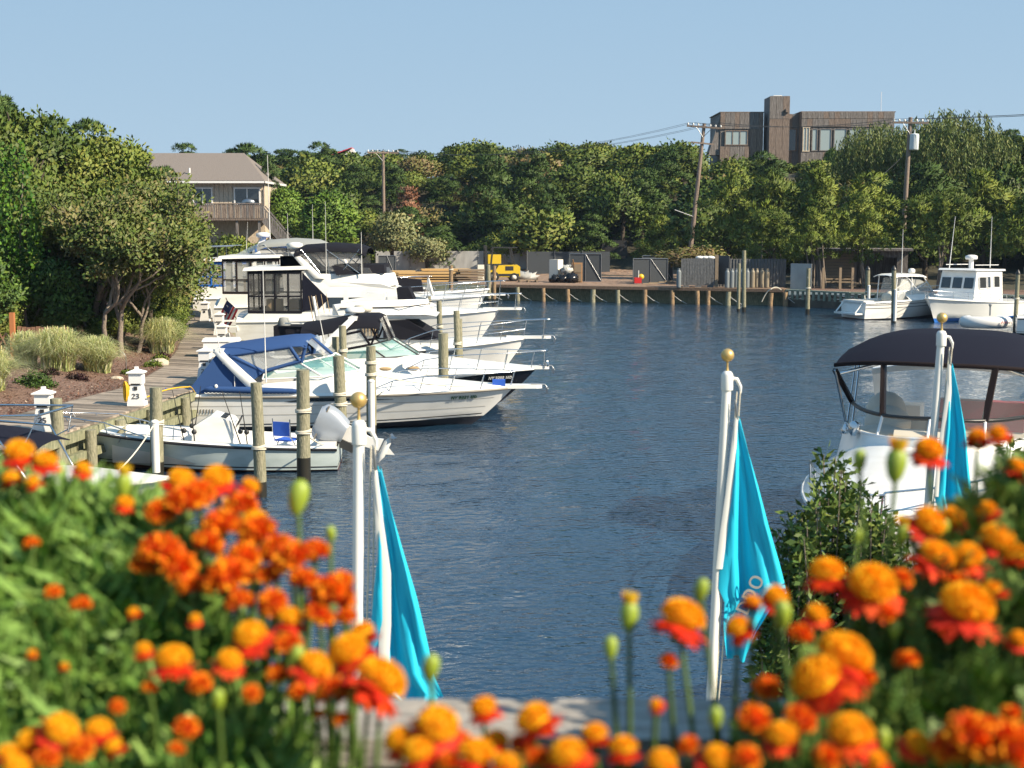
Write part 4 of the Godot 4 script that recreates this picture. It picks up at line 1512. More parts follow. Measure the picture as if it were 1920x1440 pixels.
	part("bridge_coaming", b, M.gel, t)
	b = MB.new()
	for s in [-1.0, 1.0]:
		b.quad(V(xs + 0.5, yb + 0.28, w * 0.75 * s), V(xe - 1.0, yb + 0.28, w * 0.7 * s), V(xe - 1.15, yb + 0.52, w * 0.68 * s), V(xs + 0.3, yb + 0.6, w * 0.74 * s))
		b.quad(V(xe - 1.0, yb + 0.28, w * 0.7 * s), V(xe - 0.25, yb + 0.28, 0), V(xe - 0.45, yb + 0.52, 0), V(xe - 1.15, yb + 0.52, w * 0.68 * s))
	part("bridge_windscreen", b, M.vinyl_dark, t)
	if P.has("bimini"):
		var q: Array = P.bimini
		b = MB.new()
		canopy(b, [q[0], lerpf(q[0], q[1], 0.12), lerpf(q[0], q[1], 0.5), lerpf(q[0], q[1], 0.88), q[1]], [q[2] - 0.12, q[2] + 0.04, q[2] + 0.12, q[2] + 0.05, q[2] - 0.1], w * 0.78, 0.22, 0.1)
		part("bimini", b, P.canvas, t)
		b = MB.new()
		for s in [-1.0, 1.0]:
			for x in [0.1, 0.45, 0.9]:
				b.tube([V(lerpf(q[0], q[1], 0.5) + (x - 0.5) * 0.8, yb + 0.2, w * 0.74 * s), V(lerpf(q[0], q[1], x), q[2] - 0.15, w * 0.77 * s)], 0.022, 5)
			b.tube([V(lerpf(q[0], q[1], 0.9), yb + 0.3, w * 0.74 * s), V(lerpf(q[0], q[1], 0.45), q[2] - 0.15, w * 0.77 * s)], 0.022, 5)
		part("bimini_frame", b, M.steel, t)
		b = MB.new()
		for s in [-1.0, 1.0]:
			b.quad(V(q[0] + 0.2, yb + 0.4, w * 0.75 * s), V(q[1] - 0.1, yb + 0.4, w * 0.73 * s), V(q[1] - 0.2, q[2] - 0.2, w * 0.76 * s), V(q[0] + 0.1, q[2] - 0.2, w * 0.76 * s))
		part("bridge_curtain", b, M.vinyl_dark, t)
	if P.has("arch"):
		arch(t, V(P.arch[0], yb + 0.1, w * 0.78), V(P.arch[1], P.arch[2], w * 0.7), 0.35, 0.14)
	# transom: boarding ladder, platform
	b = MB.new()
	b.box(V(-0.3, 0.25, 0), V(0.6, 0.08, h.B * 0.8))
	part("swim_platform", b, M.gel, t)
	b = MB.new()
	for z in [-0.25, 0.25]:
		b.tube([V(-0.03, 0.3, z), V(-0.03, h.hs + 0.1, z), V(x0 - 0.02, y0 + 0.1, z)], 0.018, 5)
	for k in 5:
		b.tube([V(-0.03, 0.45 + k * 0.27, -0.25), V(-0.03, 0.45 + k * 0.27, 0.25)], 0.014, 5)
	part("boarding_ladder", b, M.steel, t)
	t.set_meta("hull", [h.L])
	return t

func radome(t: Node3D, at: Vector3, r: float, mast := 0.0) -> void:
	var b := MB.new()
	b.lathe([Vector2(0.02, 0), Vector2(r * 0.9, 0.02), Vector2(r, 0.1), Vector2(r * 0.92, 0.22), Vector2(r * 0.5, 0.27), Vector2(0.01, 0.28)], at, 16)
	part("radar_dome", b, M.white_plastic, t)
	if mast > 0.0:
		b = MB.new()
		slab(b, [[at.x - 0.45, at.y - mast, 0.2], [at.x - 0.1, at.y, 0.14], [at.x + 0.15, at.y, 0.14], [at.x - 0.05, at.y - mast, 0.2]])
		for i in b.v.size():
			b.v[i].z += at.z
		part("radar_mast", b, M.gel, t)

func build_yachts() -> void:
	# big one with black framed aft deck and black bimini
	var t := motor_yacht({label = "motor yacht with black framed glassed aft deck and black bimini", at = V(-11.0, 0, -57.0), turn = 0.0, L = 10.5, B = 3.9, hs = 1.45, hb = 1.85, hull = M.gel_side, floor = 1.78, roof = 3.46, x0 = 0.5, x1 = 2.6, vinyl = M.vinyl_dark, trim = M.canvas_black, xs = 3.2, xe = 6.4, bridge = 3.05, bimini = [2.3, 5.2, 4.45], canvas = M.canvas_black, arch = [3.3, 2.3, 4.15]})
	radome(t, V(2.15, 4.3, 0.2), 0.34)
	var b := MB.new()
	slab(b, [[4.0, 3.3, 1.6], [3.8, 3.66, 1.5], [5.85, 3.7, 1.1], [5.9, 3.36, 1.2]])
	part("rolled_cover", b, M.canvas_black, t)
	for s in [-1.0, 1.0]:
		b = MB.new()
		sheet(b, [[2.65, 3.4, 1.62], [3.7, 2.35, 1.68], [3.3, 1.95, 1.7], [2.65, 1.85, 1.72]], 0.03, 0.03, [s])
		part("dark_side_panel", b, M.canvas_navy, t)
	b = MB.new()
	for a in [[2.35, 3.62], [2.35, 3.68]]:
		b.box(V(2.2, 3.8, 1.45), V(0.9, 0.5, 0.04))
	part("dark_visor", b, M.window_glass, t)
	whip(t, V(3.6, 3.2, 1.6), V(3.6, 6.2, 1.6))
	whip(t, V(5.0, 3.3, 1.5), V(5.0, 5.0, 1.5), 0.024)
	b = MB.new()
	b.lathe([Vector2(0.01, 0.0), Vector2(0.3, 0.06), Vector2(0.42, 0.16)], V(7.6, 2.75, 1.1), 16, Basis(V(0, 0, 1), -1.3))
	b.tube([V(7.6, 2.3, 1.1), V(7.6, 2.75, 1.1)], 0.02, 5)
	part("dish_antenna", b, M.white_plastic, t)
	b = MB.new()
	sheet(b, [[0.75, 1.25, 1.75], [1.3, 1.25, 1.77], [1.25, 1.52, 1.77], [0.85, 1.52, 1.76]], 0.02)
	sheet(b, [[1.45, 1.25, 1.77], [2.6, 1.27, 1.79], [2.6, 1.5, 1.79], [1.5, 1.52, 1.78]], 0.02)
	part("cabin_ports", b, M.window_glass, t)
	var f := thing("stern_flag", "striped flag on the stern of the yacht with black framed aft deck", "flag", V(-11.35, 1.2, -56.2), 0.0, "flags at the sterns")
	b = MB.new()
	b.tube([V(0.3, 0, 0), V(-0.25, 1.15, 0)], 0.018, 5)
	part("staff", b, M.teak, f)
	flag_cloth(f, V(-0.2, 1.05, 0), V(-0.45, -0.9, 0.1).normalized(), V(0.75, -0.65, 0.05).normalized(), 0.95, 0.6)
	# one with grey curtains
	t = motor_yacht({label = "motor yacht with grey brown curtains round its aft deck, beyond the black framed one", at = V(-13.4, 0, -64.0), turn = 0.03, L = 12.2, B = 4.1, hs = 1.6, hb = 2.05, hull = M.gel, floor = 2.2, roof = 3.75, x0 = 0.4, x1 = 2.9, vinyl = M.vinyl, trim = M.canvas_brown, xs = 3.4, xe = 6.6, bridge = 3.45, bimini = [1.9, 4.9, 4.55], canvas = M.canvas_grey})
	b = MB.new()
	for k in 5:
		b.quad(V(0.5 + k * 0.45, 2.3, 1.7), V(0.85 + k * 0.45, 2.3, 1.66), V(0.8 + k * 0.45, 3.65, 1.66), V(0.55 + k * 0.45, 3.65, 1.7))
	part("drawn_curtains", b, M.canvas_grey, t)
	b = MB.new()
	var rows := []
	for k in 6:
		var u := k / 5.0
		rows.append(PackedVector3Array([V(0.9 + u * 1.2, 3.9 + u * 0.75 - 0.15 * u * u, 1.5 - 0.2 * u), V(0.9 + u * 1.2 + 0.3, 3.9 + u * 0.75, 0), V(0.9 + u * 1.2, 3.9 + u * 0.75 - 0.15 * u * u, -1.5 + 0.2 * u)]))
	b.grid(rows)
	part("clear_bridge_curtain", b, M.vinyl, t)
	whip(t, V(3.2, 4.5, 0.8), V(3.2, 5.8, 0.8))
	whip(t, V(4.3, 4.3, 0.5), V(4.3, 6.2, 0.5))
	b = MB.new()
	slab(b, [[7.4, 2.3, 0.5], [7.3, 2.9, 0.45], [9.2, 2.75, 0.4], [9.3, 2.2, 0.5]])
	part("covered_dinghy", b, M.canvas_black, t)
	# blue trimmed one at the end of the row
	t = motor_yacht({label = "farthest motor yacht of the row, with blue trimmed aft deck curtains", at = V(-16.0, 0, -71.0), turn = 0.05, L = 11.0, B = 4.0, hs = 1.6, hb = 2.0, hull = M.gel, floor = 2.2, roof = 3.42, x0 = 0.3, x1 = 2.8, vinyl = M.vinyl, trim = M.canvas_bright, xs = 3.2, xe = 6.4, bridge = 3.7, bimini = [3.1, 5.4, 4.35], canvas = M.canvas_bright})
	radome(t, V(3.35, 4.6, 0.4), 0.36, 0.7)
	b = MB.new()
	for z in [-1.5, 1.5]:
		b.tube([V(0.3, 3.5, z), V(0.3, 4.15, z), V(2.0, 4.2, z)], 0.022, 5)
		b.tube([V(1.2, 3.5, z), V(1.2, 4.17, z)], 0.018, 5)
	b.tube([V(0.3, 4.15, -1.5), V(0.3, 4.15, 1.5)], 0.022, 5)
	part("bridge_rail", b, M.steel, t)
	whip(t, V(3.8, 4.0, 1.2), V(3.75, 8.7, 1.2), 0.035)
	whip(t, V(2.6, 4.0, 1.2), V(2.7, 5.4, 1.2))
	b = MB.new()
	b.tube([V(-0.5, 0.5, 1.9), V(0.25, 2.5, 1.9)], 0.03, 6)
	part("boat_hook", b, M.lumber, t)
	f = thing("stern_flag", "striped flag on the stern of the blue trimmed yacht", "flag", V(-16.5, 1.6, -70.2), 0.0, "flags at the sterns")
	b = MB.new()
	b.tube([V(0.3, 0, 0), V(-0.35, 1.2, 0)], 0.018, 5)
	part("staff", b, M.teak, f)
	flag_cloth(f, V(-0.3, 1.1, 0), V(-0.15, -1.0, 0.1).normalized(), V(0.95, -0.35, 0.05).normalized(), 1.0, 0.5)
	# small open boat with a blue outboard near the lumber
	var k := thing("open_boat", "small white open boat with a blue outboard by the far bulkhead", "boat", V(-6.6, 0, -88.0), 0.15)
	var h := Hull.new()
	h.L = 5.2; h.B = 2.0; h.hs = 0.9; h.hb = 1.15; h.rake = 0.8
	hull_parts(k, h, M.gel, M.bottom_paint, 0.1, null, M.gel)
	part("inner_liner", well(h, 0.0, 0.9, 0.15, 0.3, 0.02), M.gel, k)
	part("foredeck", deck(h, 0.85, 1.0, func(_x): return 0.05), M.gel, k)
	b = MB.new()
	b.box(V(0.1, 1.35, 0), V(0.45, 0.6, 0.35))
	b.box(V(0.05, 0.6, 0), V(0.2, 1.0, 0.14))
	part("outboard_motor", b, M.blue_cloth, k)
	rail(k, h, 0.5, 0.98, 0.5, 4)
	# bow of the small bimini boat at the lower left
	k = thing("bimini_boat", "small white boat with a lowered dark bimini, nearest on the left", "boat", V(-11.7, 0, -25.3), -0.14, "boats moored along the boardwalk")
	h = Hull.new()
	h.L = 5.6; h.B = 2.1; h.hs = 0.62; h.hb = 0.85; h.rake = 0.7
	hull_parts(k, h, M.gel, M.bottom_paint, 0.08, M.black_line, M.gel)
	part("foredeck", deck(h, 0.62, 1.0, func(x): return 0.22 * smoothstep(1.0, 0.6, x) + 0.03, 2.5), M.gel, k)
	part("cockpit", well(h, 0.0, 0.64, 0.22, 0.25, 0.03), M.gel, k)
	b = MB.new()
	var rr := []
	for i in 8:
		var u := i / 7.0
		var row := PackedVector3Array()
		for z in [-1.0, -0.5, 0.0, 0.5, 1.0]:
			row.append(V(0.3 + u * 3.1, 1.55 + 0.3 * sin(u * PI * 0.8) - 0.1 * z * z - 0.25 * u, z * 0.95 * (1.0 - 0.25 * u)))
		rr.append(row)
	b.shell(rr, V(0, -0.02, 0))
	part("bimini_cloth", b, M.canvas_navy, k)
	b = MB.new()
	for z in [-0.95, 0.95]:
		b.tube([V(3.4, 0.8, z * 0.9), V(2.9, 1.6, z), V(0.4, 1.75, z)], 0.022, 6)
		b.tube([V(3.0, 0.7, z), V(1.8, 1.3, z), V(0.2, 1.5, z)], 0.02, 6)
		b.tube([V(0.5, 1.95, z), V(3.5, 2.02, z * 0.7), V(3.3, 1.5, z * 0.9)], 0.022, 6)
		b.tube([V(1.6, 0.7, z), V(3.4, 1.6, z)], 0.012, 5)
	b.tube([V(3.5, 2.02, -0.66), V(3.5, 2.02, 0.66)], 0.022, 6)
	part("bimini_frame", b, M.steel, k)

func build_right_boats() -> void:
	# walkaround with hardtop
	var t := thing("walkaround_boat", "white walkaround fishing boat with T-top, stern towards us at the right", "boat", V(19.1, 0, -77.6), 0.38, "boats moored at the right")
	var h := Hull.new()
	h.L = 7.0; h.B = 2.5; h.hs = 0.95; h.hb = 1.3; h.rake = 0.9; h.trans = 0.93
	hull_parts(t, h, M.gel, M.bottom_brown, 0.06, null, M.gel)
	var b := MB.new()
	for y in [0.8, 0.62]:
		strake(b, h, func(x): return y + 0.25 * x * x, func(x): return y + 0.03 + 0.25 * x * x, 0.008, 0.0 if y > 0.7 else 0.0, 0.97, 1, false)
	part("side_stripes", b, M.black_line, t)
	part("foredeck", deck(h, 0.42, 1.0, func(x): return 0.06 + 0.3 * smoothstep(0.95, 0.5, x), 3.0), M.gel, t)
	part("cockpit", well(h, 0.0, 0.45, 0.2, 0.4, 0.04), M.gel, t)
	b = MB.new()
	b.box(V(0.35, 0.95, 0), V(0.7, 0.2, 1.9))
	part("stern_box", b, M.gel, t)
	b = MB.new()
	b.box(V(-0.3, 0.33, 0), V(0.55, 0.09, 2.0))
	for z in [-0.9, 0.9]:
		b.tube([V(-0.5, 0.4, z), V(-0.05, 0.9, z)], 0.04, 6)
	part("swim_platform", b, M.gel, t)
	b = MB.new()
	sheet(b, [[2.3, 1.0, 0.85], [2.6, 2.25, 0.8], [3.9, 2.2, 0.78], [4.9, 1.5, 0.75], [4.9, 1.2, 0.75]], 0.0, 0.01)
	part("clear_screen", b, M.vinyl, t)
	b = MB.new()
	canopy(b, [2.0, 2.3, 3.2, 4.0, 4.2], [2.42, 2.5, 2.52, 2.48, 2.42], 0.95, 0.1, 0.04)
	part("hardtop", b, M.gel, t)
	b = MB.new()
	for z in [-0.82, 0.82]:
		b.tube([V(2.2, 0.95, z), V(2.3, 2.4, z)], 0.035, 6)
		b.tube([V(3.3, 1.2, z), V(3.3, 2.42, z)], 0.035, 6)
		b.tube([V(5.0, 1.4, z * 0.8), V(4.0, 2.42, z)], 0.035, 6)
		b.tube([V(3.3, 2.0, z), V(2.9, 2.42, z)], 0.025, 6)
		b.tube([V(3.3, 1.5, z), V(4.3, 2.0, z)], 0.03, 6)
	part("top_frame", b, M.white_paint, t)
	b = MB.new()
	slab(b, [[2.7, 0.4, 0.5], [2.6, 1.5, 0.45], [3.4, 1.6, 0.45], [4.8, 1.4, 0.6], [5.6, 1.15, 0.5]])
	part("cuddy", b, M.gel, t)
	b = MB.new()
	b.ball(V(2.2, 1.15, 0.35), V(0.35, 0.4, 0.3), 12)
	b.ball(V(2.5, 1.1, -0.3), V(0.35, 0.35, 0.3), 12)
	part("covered_seats", b, M.cushion, t)
	radome(t, V(3.9, 2.5, 0), 0.2)
	whip(t, V(2.6, 2.4, 0.8), V(2.6, 5.0, 0.8), 0.03)
	rail(t, h, 0.55, 0.98, 0.5, 5)
	# pilothouse
	t = thing("pilothouse_boat", "white pilothouse boat with dark windows and bright blue bottom", "boat", V(29.0, 0, -81.2), -2.33, "boats moored at the right")
	h = Hull.new()
	h.L = 9.8; h.B = 3.3; h.hs = 0.85; h.hb = 1.35; h.rake = 0.85; h.fine = 2.6
	hull_parts(t, h, M.gel_grey, M.bottom_blue, 0.12, null, M.gel)
	part("main_deck", deck(h, 0.0, 1.0, func(_x): return 0.08), M.gel, t)
	b = MB.new()
	slab(b, [[3.2, 0.8, 1.15], [3.2, 2.65, 1.05], [6.3, 2.72, 1.0], [6.75, 1.15, 1.08]])
	part("pilothouse", b, M.gel, t)
	b = MB.new()
	slab(b, [[3.0, 2.66, 1.15], [3.0, 2.76, 1.13], [6.5, 2.86, 1.08], [6.62, 2.76, 1.08]])
	part("roof", b, M.gel, t)
	for a in [[3.6, 4.3], [4.75, 5.1], [5.3, 6.1]]:
		b = MB.new()
		sheet(b, [[a[0], 1.75, 1.1], [a[1], 1.77, 1.08], [a[1], 2.4, 1.04], [a[0], 2.38, 1.06]], 0.02)
		part("side_window", b, M.window_glass, t)
		b = MB.new()
		outline(b, [[a[0], 1.75, 1.1], [a[1], 1.77, 1.08], [a[1], 2.4, 1.04], [a[0], 2.38, 1.06]], 0.025, 0.025)
		part("window_frame", b, M.white_paint, t)
	for z in [-0.66, 0.0, 0.66]:
		b = MB.new()
		b.quad(V(6.6, 1.78, z - 0.27), V(6.6, 1.78, z + 0.27), V(6.44, 2.36, z + 0.26), V(6.44, 2.36, z - 0.26))
		part("front_window", b, M.window_glass, t)
	rail(t, h, 0.05, 0.98, 0.42, 9)
	radome(t, V(4.9, 3.3, 0), 0.34)
	b = MB.new()
	b.tube([V(4.9, 2.8, 0), V(4.9, 3.35, 0)], 0.14, 8)
	b.tube([V(3.4, 3.0, 0.9), V(6.2, 3.05, 0.85)], 0.022, 5)
	b.tube([V(3.4, 3.0, -0.9), V(6.2, 3.05, -0.85)], 0.022, 5)
	part("mast_and_rail", b, M.white_paint, t)
	whip(t, V(6.1, 2.85, 0.7), V(5.6, 5.7, 0.7), 0.03)
	whip(t, V(3.8, 2.85, -0.6), V(3.8, 5.7, -0.6), 0.03)
	# inflatable tender lying alongside
	t = thing("inflatable_tender", "fat white inflatable tender lying before the pilothouse boat", "dinghy", V(22.6, 0.0, -69.5), -0.05)
	b = MB.new()
	var p := []
	for k in 25:
		var a := lerpf(-0.25, 1.25, k / 24.0) * PI
		var x := 1.0 - cos(a) * 1.05
		p.append(V(lerpf(0.0, 2.4, clampf(k / 24.0, 0, 1)) if false else 1.15 - 1.0 * cos(a - PI * 0.0) * 1.0, 0.42, sin(a) * 0.62))
	b.tube(p, 0.3, 14)
	part("tube", b, M.white_plastic, t)
	b = MB.new()
	b.box(V(1.1, 0.32, 0), V(1.9, 0.08, 0.9))
	b.box(V(1.0, 0.62, 0), V(0.3, 0.06, 1.1))
	part("floor_and_thwart", b, M.canvas_grey, t)
	b = MB.new()
	b.tube([V(1.5, 0.7, -0.5), V(1.5, 1.2, -0.5)], 0.04, 6)
	b.lathe([Vector2(0.05, 0), Vector2(0.09, 0.12), Vector2(0.02, 0.14)], V(1.5, 1.15, -0.5), 8)
	part("light_post", b, M.dull_steel, t)
	var tm := TextMesh.new()
	tm.text = "Avon"
	tm.font_size = 48
	tm.pixel_size = 0.0045
	tm.depth = 0.01
	inst("lettering", tm, M.red_cloth, t, Transform3D(Basis(), V(1.9, 0.47, 0.93)))
	# stern of the next boat at the frame's edge
	t = thing("moored_runabout", "white runabout cut off by the right edge behind the tender", "boat", V(24.55, 0, -67.4), -0.3, "boats moored at the right")
	h = Hull.new()
	h.L = 5.5; h.B = 2.0; h.hs = 0.8; h.hb = 0.95
	hull_parts(t, h, M.gel, M.bottom_paint, 0.08, M.black_line, M.black_line)
	part("deck", deck(h, 0.0, 1.0, func(_x): return 0.1), M.gel, t)
	# person on the far bank
	build_person()
	# big cruiser in the right foreground
	build_bimini_cruiser()

func build_person() -> void:
	var t := thing("person", "person in white shirt seated on the bank behind the pilothouse boat", "person", V(26.9, 0, -75.4), 0.0)
	var g := far_z(26.9)
	t.position = V(28.6, 1.1, g - 1.2)
	var b := MB.new()
	# torso, thighs and shins as one lofted figure facing left
	b.ball(V(0, 0.75, 0), V(0.17, 0.3, 0.21), 14)
	b.tube([V(0, 0.95, 0), V(-0.01, 1.12, 0)], [0.08, 0.06], 10)
	for s in [-1.0, 1.0]:
		b.tube([V(0.02, 0.92, 0.19 * s), V(-0.08, 0.68, 0.25 * s), V(-0.26, 0.58, 0.16 * s), V(-0.36, 0.6, 0.1 * s)], [0.065, 0.055, 0.045, 0.04], 8)
	part("shirt", b, M.white_cloth, t)
	b = MB.new()
	for s in [-1.0, 1.0]:
		b.tube([V(0.02, 0.48, 0.1 * s), V(-0.44, 0.5, 0.13 * s), V(-0.46, 0.05, 0.13 * s), V(-0.6, 0.03, 0.14 * s)], [0.1, 0.075, 0.05, 0.04], 8)
	part("trousers", b, M.khaki_cloth, t)
	b = MB.new()
	b.ball(V(-0.03, 1.25, 0), V(0.095, 0.125, 0.08), 14)
	b.ball(V(-0.125, 1.24, 0), V(0.02, 0.025, 0.018), 8)
	for s in [-1.0, 1.0]:
		b.ball(V(-0.02, 1.25, 0.08 * s), V(0.02, 0.03, 0.012), 8)
		b.tube([V(-0.34, 0.6, 0.11 * s), V(-0.4, 0.6, 0.08 * s), V(-0.44, 0.57, 0.07 * s)], [0.035, 0.03, 0.012], 6)
	part("head_and_hands", b, M.skin, t)
	b = MB.new()
	b.ball(V(0.0, 1.3, 0), V(0.1, 0.1, 0.09), 12)
	part("hair", b, M.hair, t)

func build_bimini_cruiser() -> void:
	var t := thing("sport_cruiser", "large white cruiser under a wide black bimini, bow towards us at the right", "boat", V(8.95, 0, -26.7), -2.0)
	var h := Hull.new()
	h.L = 11.0; h.B = 3.7; h.hs = 1.25; h.hb = 1.62; h.rake = 1.5; h.fine = 2.4
	hull_parts(t, h, M.gel, M.bottom_paint, 0.12, M.black_line, M.gel)
	part("foredeck", deck(h, 0.5, 1.0, func(x): return 0.06 + 0.5 * pow(clampf((1.0 - x) / 0.45, 0, 1), 0.8), 3.0), M.gel, t)
	part("cockpit", well(h, 0.0, 0.52, 0.3, 0.75, 0.05), M.gel, t)
	rail(t, h, 0.6, 0.985, 0.5, 5, 0.3)
	pulpit(t, h, 0.4, M.gel, 0.25)
	# raised coaming under the curved screen
	var b := MB.new()
	var base := []
	var top := []
	for k in 21:
		var a := lerpf(-1.0, 1.0, k / 20.0)
		var x := 6.15 - 1.9 * pow(absf(a), 2.6)
		base.append(V(x, 2.08 - 0.1 * absf(a), a * 1.62))
		top.append(V(x - 0.28, 2.36 - 0.06 * absf(a), a * 1.56))
	var rows := []
	for k in 21:
		var e: Vector3 = base[k]
		rows.append(PackedVector3Array([V(e.x + 0.25, 1.45, e.z * 1.05), e + V(0.02, 0, 0), e + V(-0.12, 0.01, 0), V(e.x - 0.25, 1.2, e.z * 0.95)]))
	b.grid(rows)
	part("screen_coaming", b, M.gel, t)
	for q in [[0, 5], [5, 10], [10, 15], [15, 20]]:
		b = MB.new()
		rows = []
		for k in range(q[0], q[1] + 1):
			rows.append(PackedVector3Array([base[k], top[k]]))
		b.grid(rows)
		part("screen_pane", b, M.clear, t)
	b = MB.new()
	b.tube(top, 0.035, 6)
	part("screen_top_rail", b, M.black_plastic, t)
	b = MB.new()
	b.tube(base, 0.025, 6)
	for k in [5, 10, 15]:
		b.tube([base[k], top[k]], 0.025, 5)
	part("screen_frame", b, M.white_paint, t)
	# bimini, its bows and clear curtains
	b = MB.new()
	rows = []
	for i in 9:
		var u := i / 8.0
		var row := PackedVector3Array()
		for k in 15:
			var a := k / 7.0 - 1.0
			var x := lerpf(2.5, 5.25 - 0.5 * a * a, u)
			var y := lerpf(3.6 - 0.38 * pow(absf(a), 3.4), 3.14 - 0.12 * pow(absf(a), 3.0), u * u * (0.6 + 0.4 * u)) + 0.022 * absf(sin(u * 9.4)) - 0.1 * pow(1.0 - u, 3.0)
			row.append(V(x, y, a * 1.72))
		rows.append(row)
	b.shell(rows, V(0, -0.025, 0))
	part("bimini", b, M.canvas_navy, t)
	b = MB.new()
	var hem := []
	for k in 15:
		var a := k / 7.0 - 1.0
		hem.append(V(5.25 - 0.5 * a * a, 3.14 - 0.12 * pow(absf(a), 3.0), a * 1.72))
	b.tube(hem, 0.04, 6)
	part("bimini_hem", b, M.canvas_brown, t)
	b = MB.new()
	for s in [-1.0, 1.0]:
		b.tube([V(4.2, 1.9, 1.6 * s), V(4.75, 2.94, 1.72 * s)], 0.025, 6)
		b.tube([V(3.5, 1.8, 1.65 * s), V(2.6, 3.0, 1.7 * s)], 0.025, 6)
		b.tube([V(4.9, 2.9, 1.6 * s), V(4.7, 3.1, 0.9 * s), V(4.6, 3.2, 0.0)], 0.03, 6)
		b.tube([V(4.2, 1.95, 1.6 * s), V(3.2, 3.0, 1.66 * s)], 0.02, 6)
	part("bimini_frame", b, M.steel, t)
	for q in [[0, 5, -1], [5, 15, 0], [15, 20, 1]]:
		b = MB.new()
		rows = []
		for k in range(q[0], q[1] + 1):
			var a: float = lerpf(-1.0, 1.0, k / 20.0)
			rows.append(PackedVector3Array([top[k], V(5.25 - 0.5 * a * a, 3.14 - 0.12 * pow(absf(a), 3.0), a * 1.72)]))
		b.grid(rows)
		part("clear_curtain", b, M.clear, t)
	for k in [5, 15]:
		b = MB.new()
		var a: float = lerpf(-1.0, 1.0, k / 20.0)
		b.bar(top[k], V(5.25 - 0.5 * a * a, 3.12 - 0.12 * pow(absf(a), 3.0), a * 1.72), 0.1, 0.05)
		part("curtain_strap", b, M.canvas_brown, t)
	for k in [0, 20]:
		b = MB.new()
		var a: float = lerpf(-1.0, 1.0, k / 20.0)
		b.bar(top[k], V(4.75, 2.94, a * 1.72), 0.08, 0.05)
		part("curtain_strap", b, M.canvas_brown, t)
	# interior: seats, console, wheel, hardtop arch behind
	b = MB.new()
	slab(b, [[3.2, 1.0, 1.45], [3.1, 1.95, 1.4], [3.35, 2.0, 1.4], [3.6, 1.5, 1.4], [3.9, 1.45, 1.4], [3.9, 1.0, 1.4]])
	part("bench_seat", b, M.cushion, t)
	b = MB.new()
	b.box(V(3.3, 2.12, -0.45), V(0.26, 0.5, 1.5))
	part("red_backrest", b, M.red_cushion, t)
	b = MB.new()
	b.ball(V(3.7, 1.95, 1.0), V(0.45, 0.3, 0.4), 14)
	b.ball(V(3.3, 2.1, 1.1), V(0.35, 0.35, 0.35), 14)
	b.ball(V(4.5, 1.85, 1.0), V(0.5, 0.16, 0.5), 14)
	part("lounge_cushions", b, M.cushion, t)
	b = MB.new()
	slab(b, [[4.4, 1.0, 0.6], [4.3, 1.95, 0.6], [5.2, 2.05, 0.65], [5.7, 1.85, 0.6]])
	part("helm_console", b, M.cushion, t)
	b = MB.new()
	var ring := []
	for j in 17:
		ring.append(V(4.22, 2.05, 0.0) + Basis(V(0, 0, 1), 0.5) * V(0, cos(TAU * j / 16) * 0.2, sin(TAU * j / 16) * 0.2))
	b.tube(ring, 0.018, 5, false)
	part("steering_wheel", b, M.black_plastic, t)
	b = MB.new()
	rows = []
	for k in 15:
		var a := k / 7.0 - 1.0
		rows.append(PackedVector3Array([V(1.0, 2.75 - 0.1 * a * a, a * 1.5), V(2.0, 2.95 - 0.15 * a * a, a * 1.55), V(2.5, 2.9 - 0.15 * a * a, a * 1.5)]))
	b.shell(rows, V(0, -0.1, 0))
	for s in [-1.0, 1.0]:
		b.prism(PackedVector2Array([Vector2(1.5, 2.8), Vector2(2.2, 2.8), Vector2(1.3, 1.4), Vector2(0.5, 1.4)]), 0.14, V(0, 0, 1.5 * s))
	part("hardtop_arch", b, M.gel, t)
	b = MB.new()
	b.box(V(2.5, 1.9, 0.85), V(0.5, 0.5, 0.5))
	part("ice_box", b, M.white_plastic, t)
	b = MB.new()
	b.lathe([Vector2(0.05, 0), Vector2(0.1, 0.08), Vector2(0.09, 0.2), Vector2(0.02, 0.24)], V(5.4, 1.95, 1.25), 10)
	part("deck_light", b, M.steel, t)
	b = MB.new()
	b.lathe([Vector2(0.05, 0), Vector2(0.08, 0.06), Vector2(0.02, 0.16)], V(5.1, 1.93, 1.45), 10)
	part("deck_light", b, M.steel, t)
	# smaller boat with a red cover, mostly behind the bush
	var k := thing("covered_runabout", "white boat with red cover, half hidden behind the leafy bush", "boat", V(3.1, 0, -13.6), 0.5)
	var g := Hull.new()
	g.L = 5.4; g.B = 2.0; g.hs = 0.7; g.hb = 0.95
	hull_parts(k, g, M.gel, M.bottom_paint, 0.08, M.black_line, M.gel)
	part("foredeck", deck(g, 0.6, 1.0, func(_x): return 0.1), M.gel, k)
	part("cockpit", well(g, 0.0, 0.62, 0.2, 0.3), M.gel, k)
	b = MB.new()
	canopy(b, [0.4, 0.8, 1.6, 2.1], [1.3, 1.55, 1.6, 1.4], 0.8, 0.25, 0.1)
	part("red_cover", b, M.red_cover, k)
	b = MB.new()
	b.lathe([Vector2(0.01, 0.3), Vector2(0.3, 0.28), Vector2(0.34, 0.15), Vector2(0.34, -0.3)], V(0.9, 0.9, -0.2), 14)
	part("white_drum", b, M.white_plastic, k)

# foliage: leaves grouped in clumps over the crown's lobes; colours vary from leaf to leaf
func tint(base: Color, spread: float) -> Color:
	var k := 1.0 + rs(-spread, spread)
	var w := rs(-0.12, 0.12)
	return Color(base.r * k * (1.0 + w), base.g * k, base.b * k * (1.0 - w))

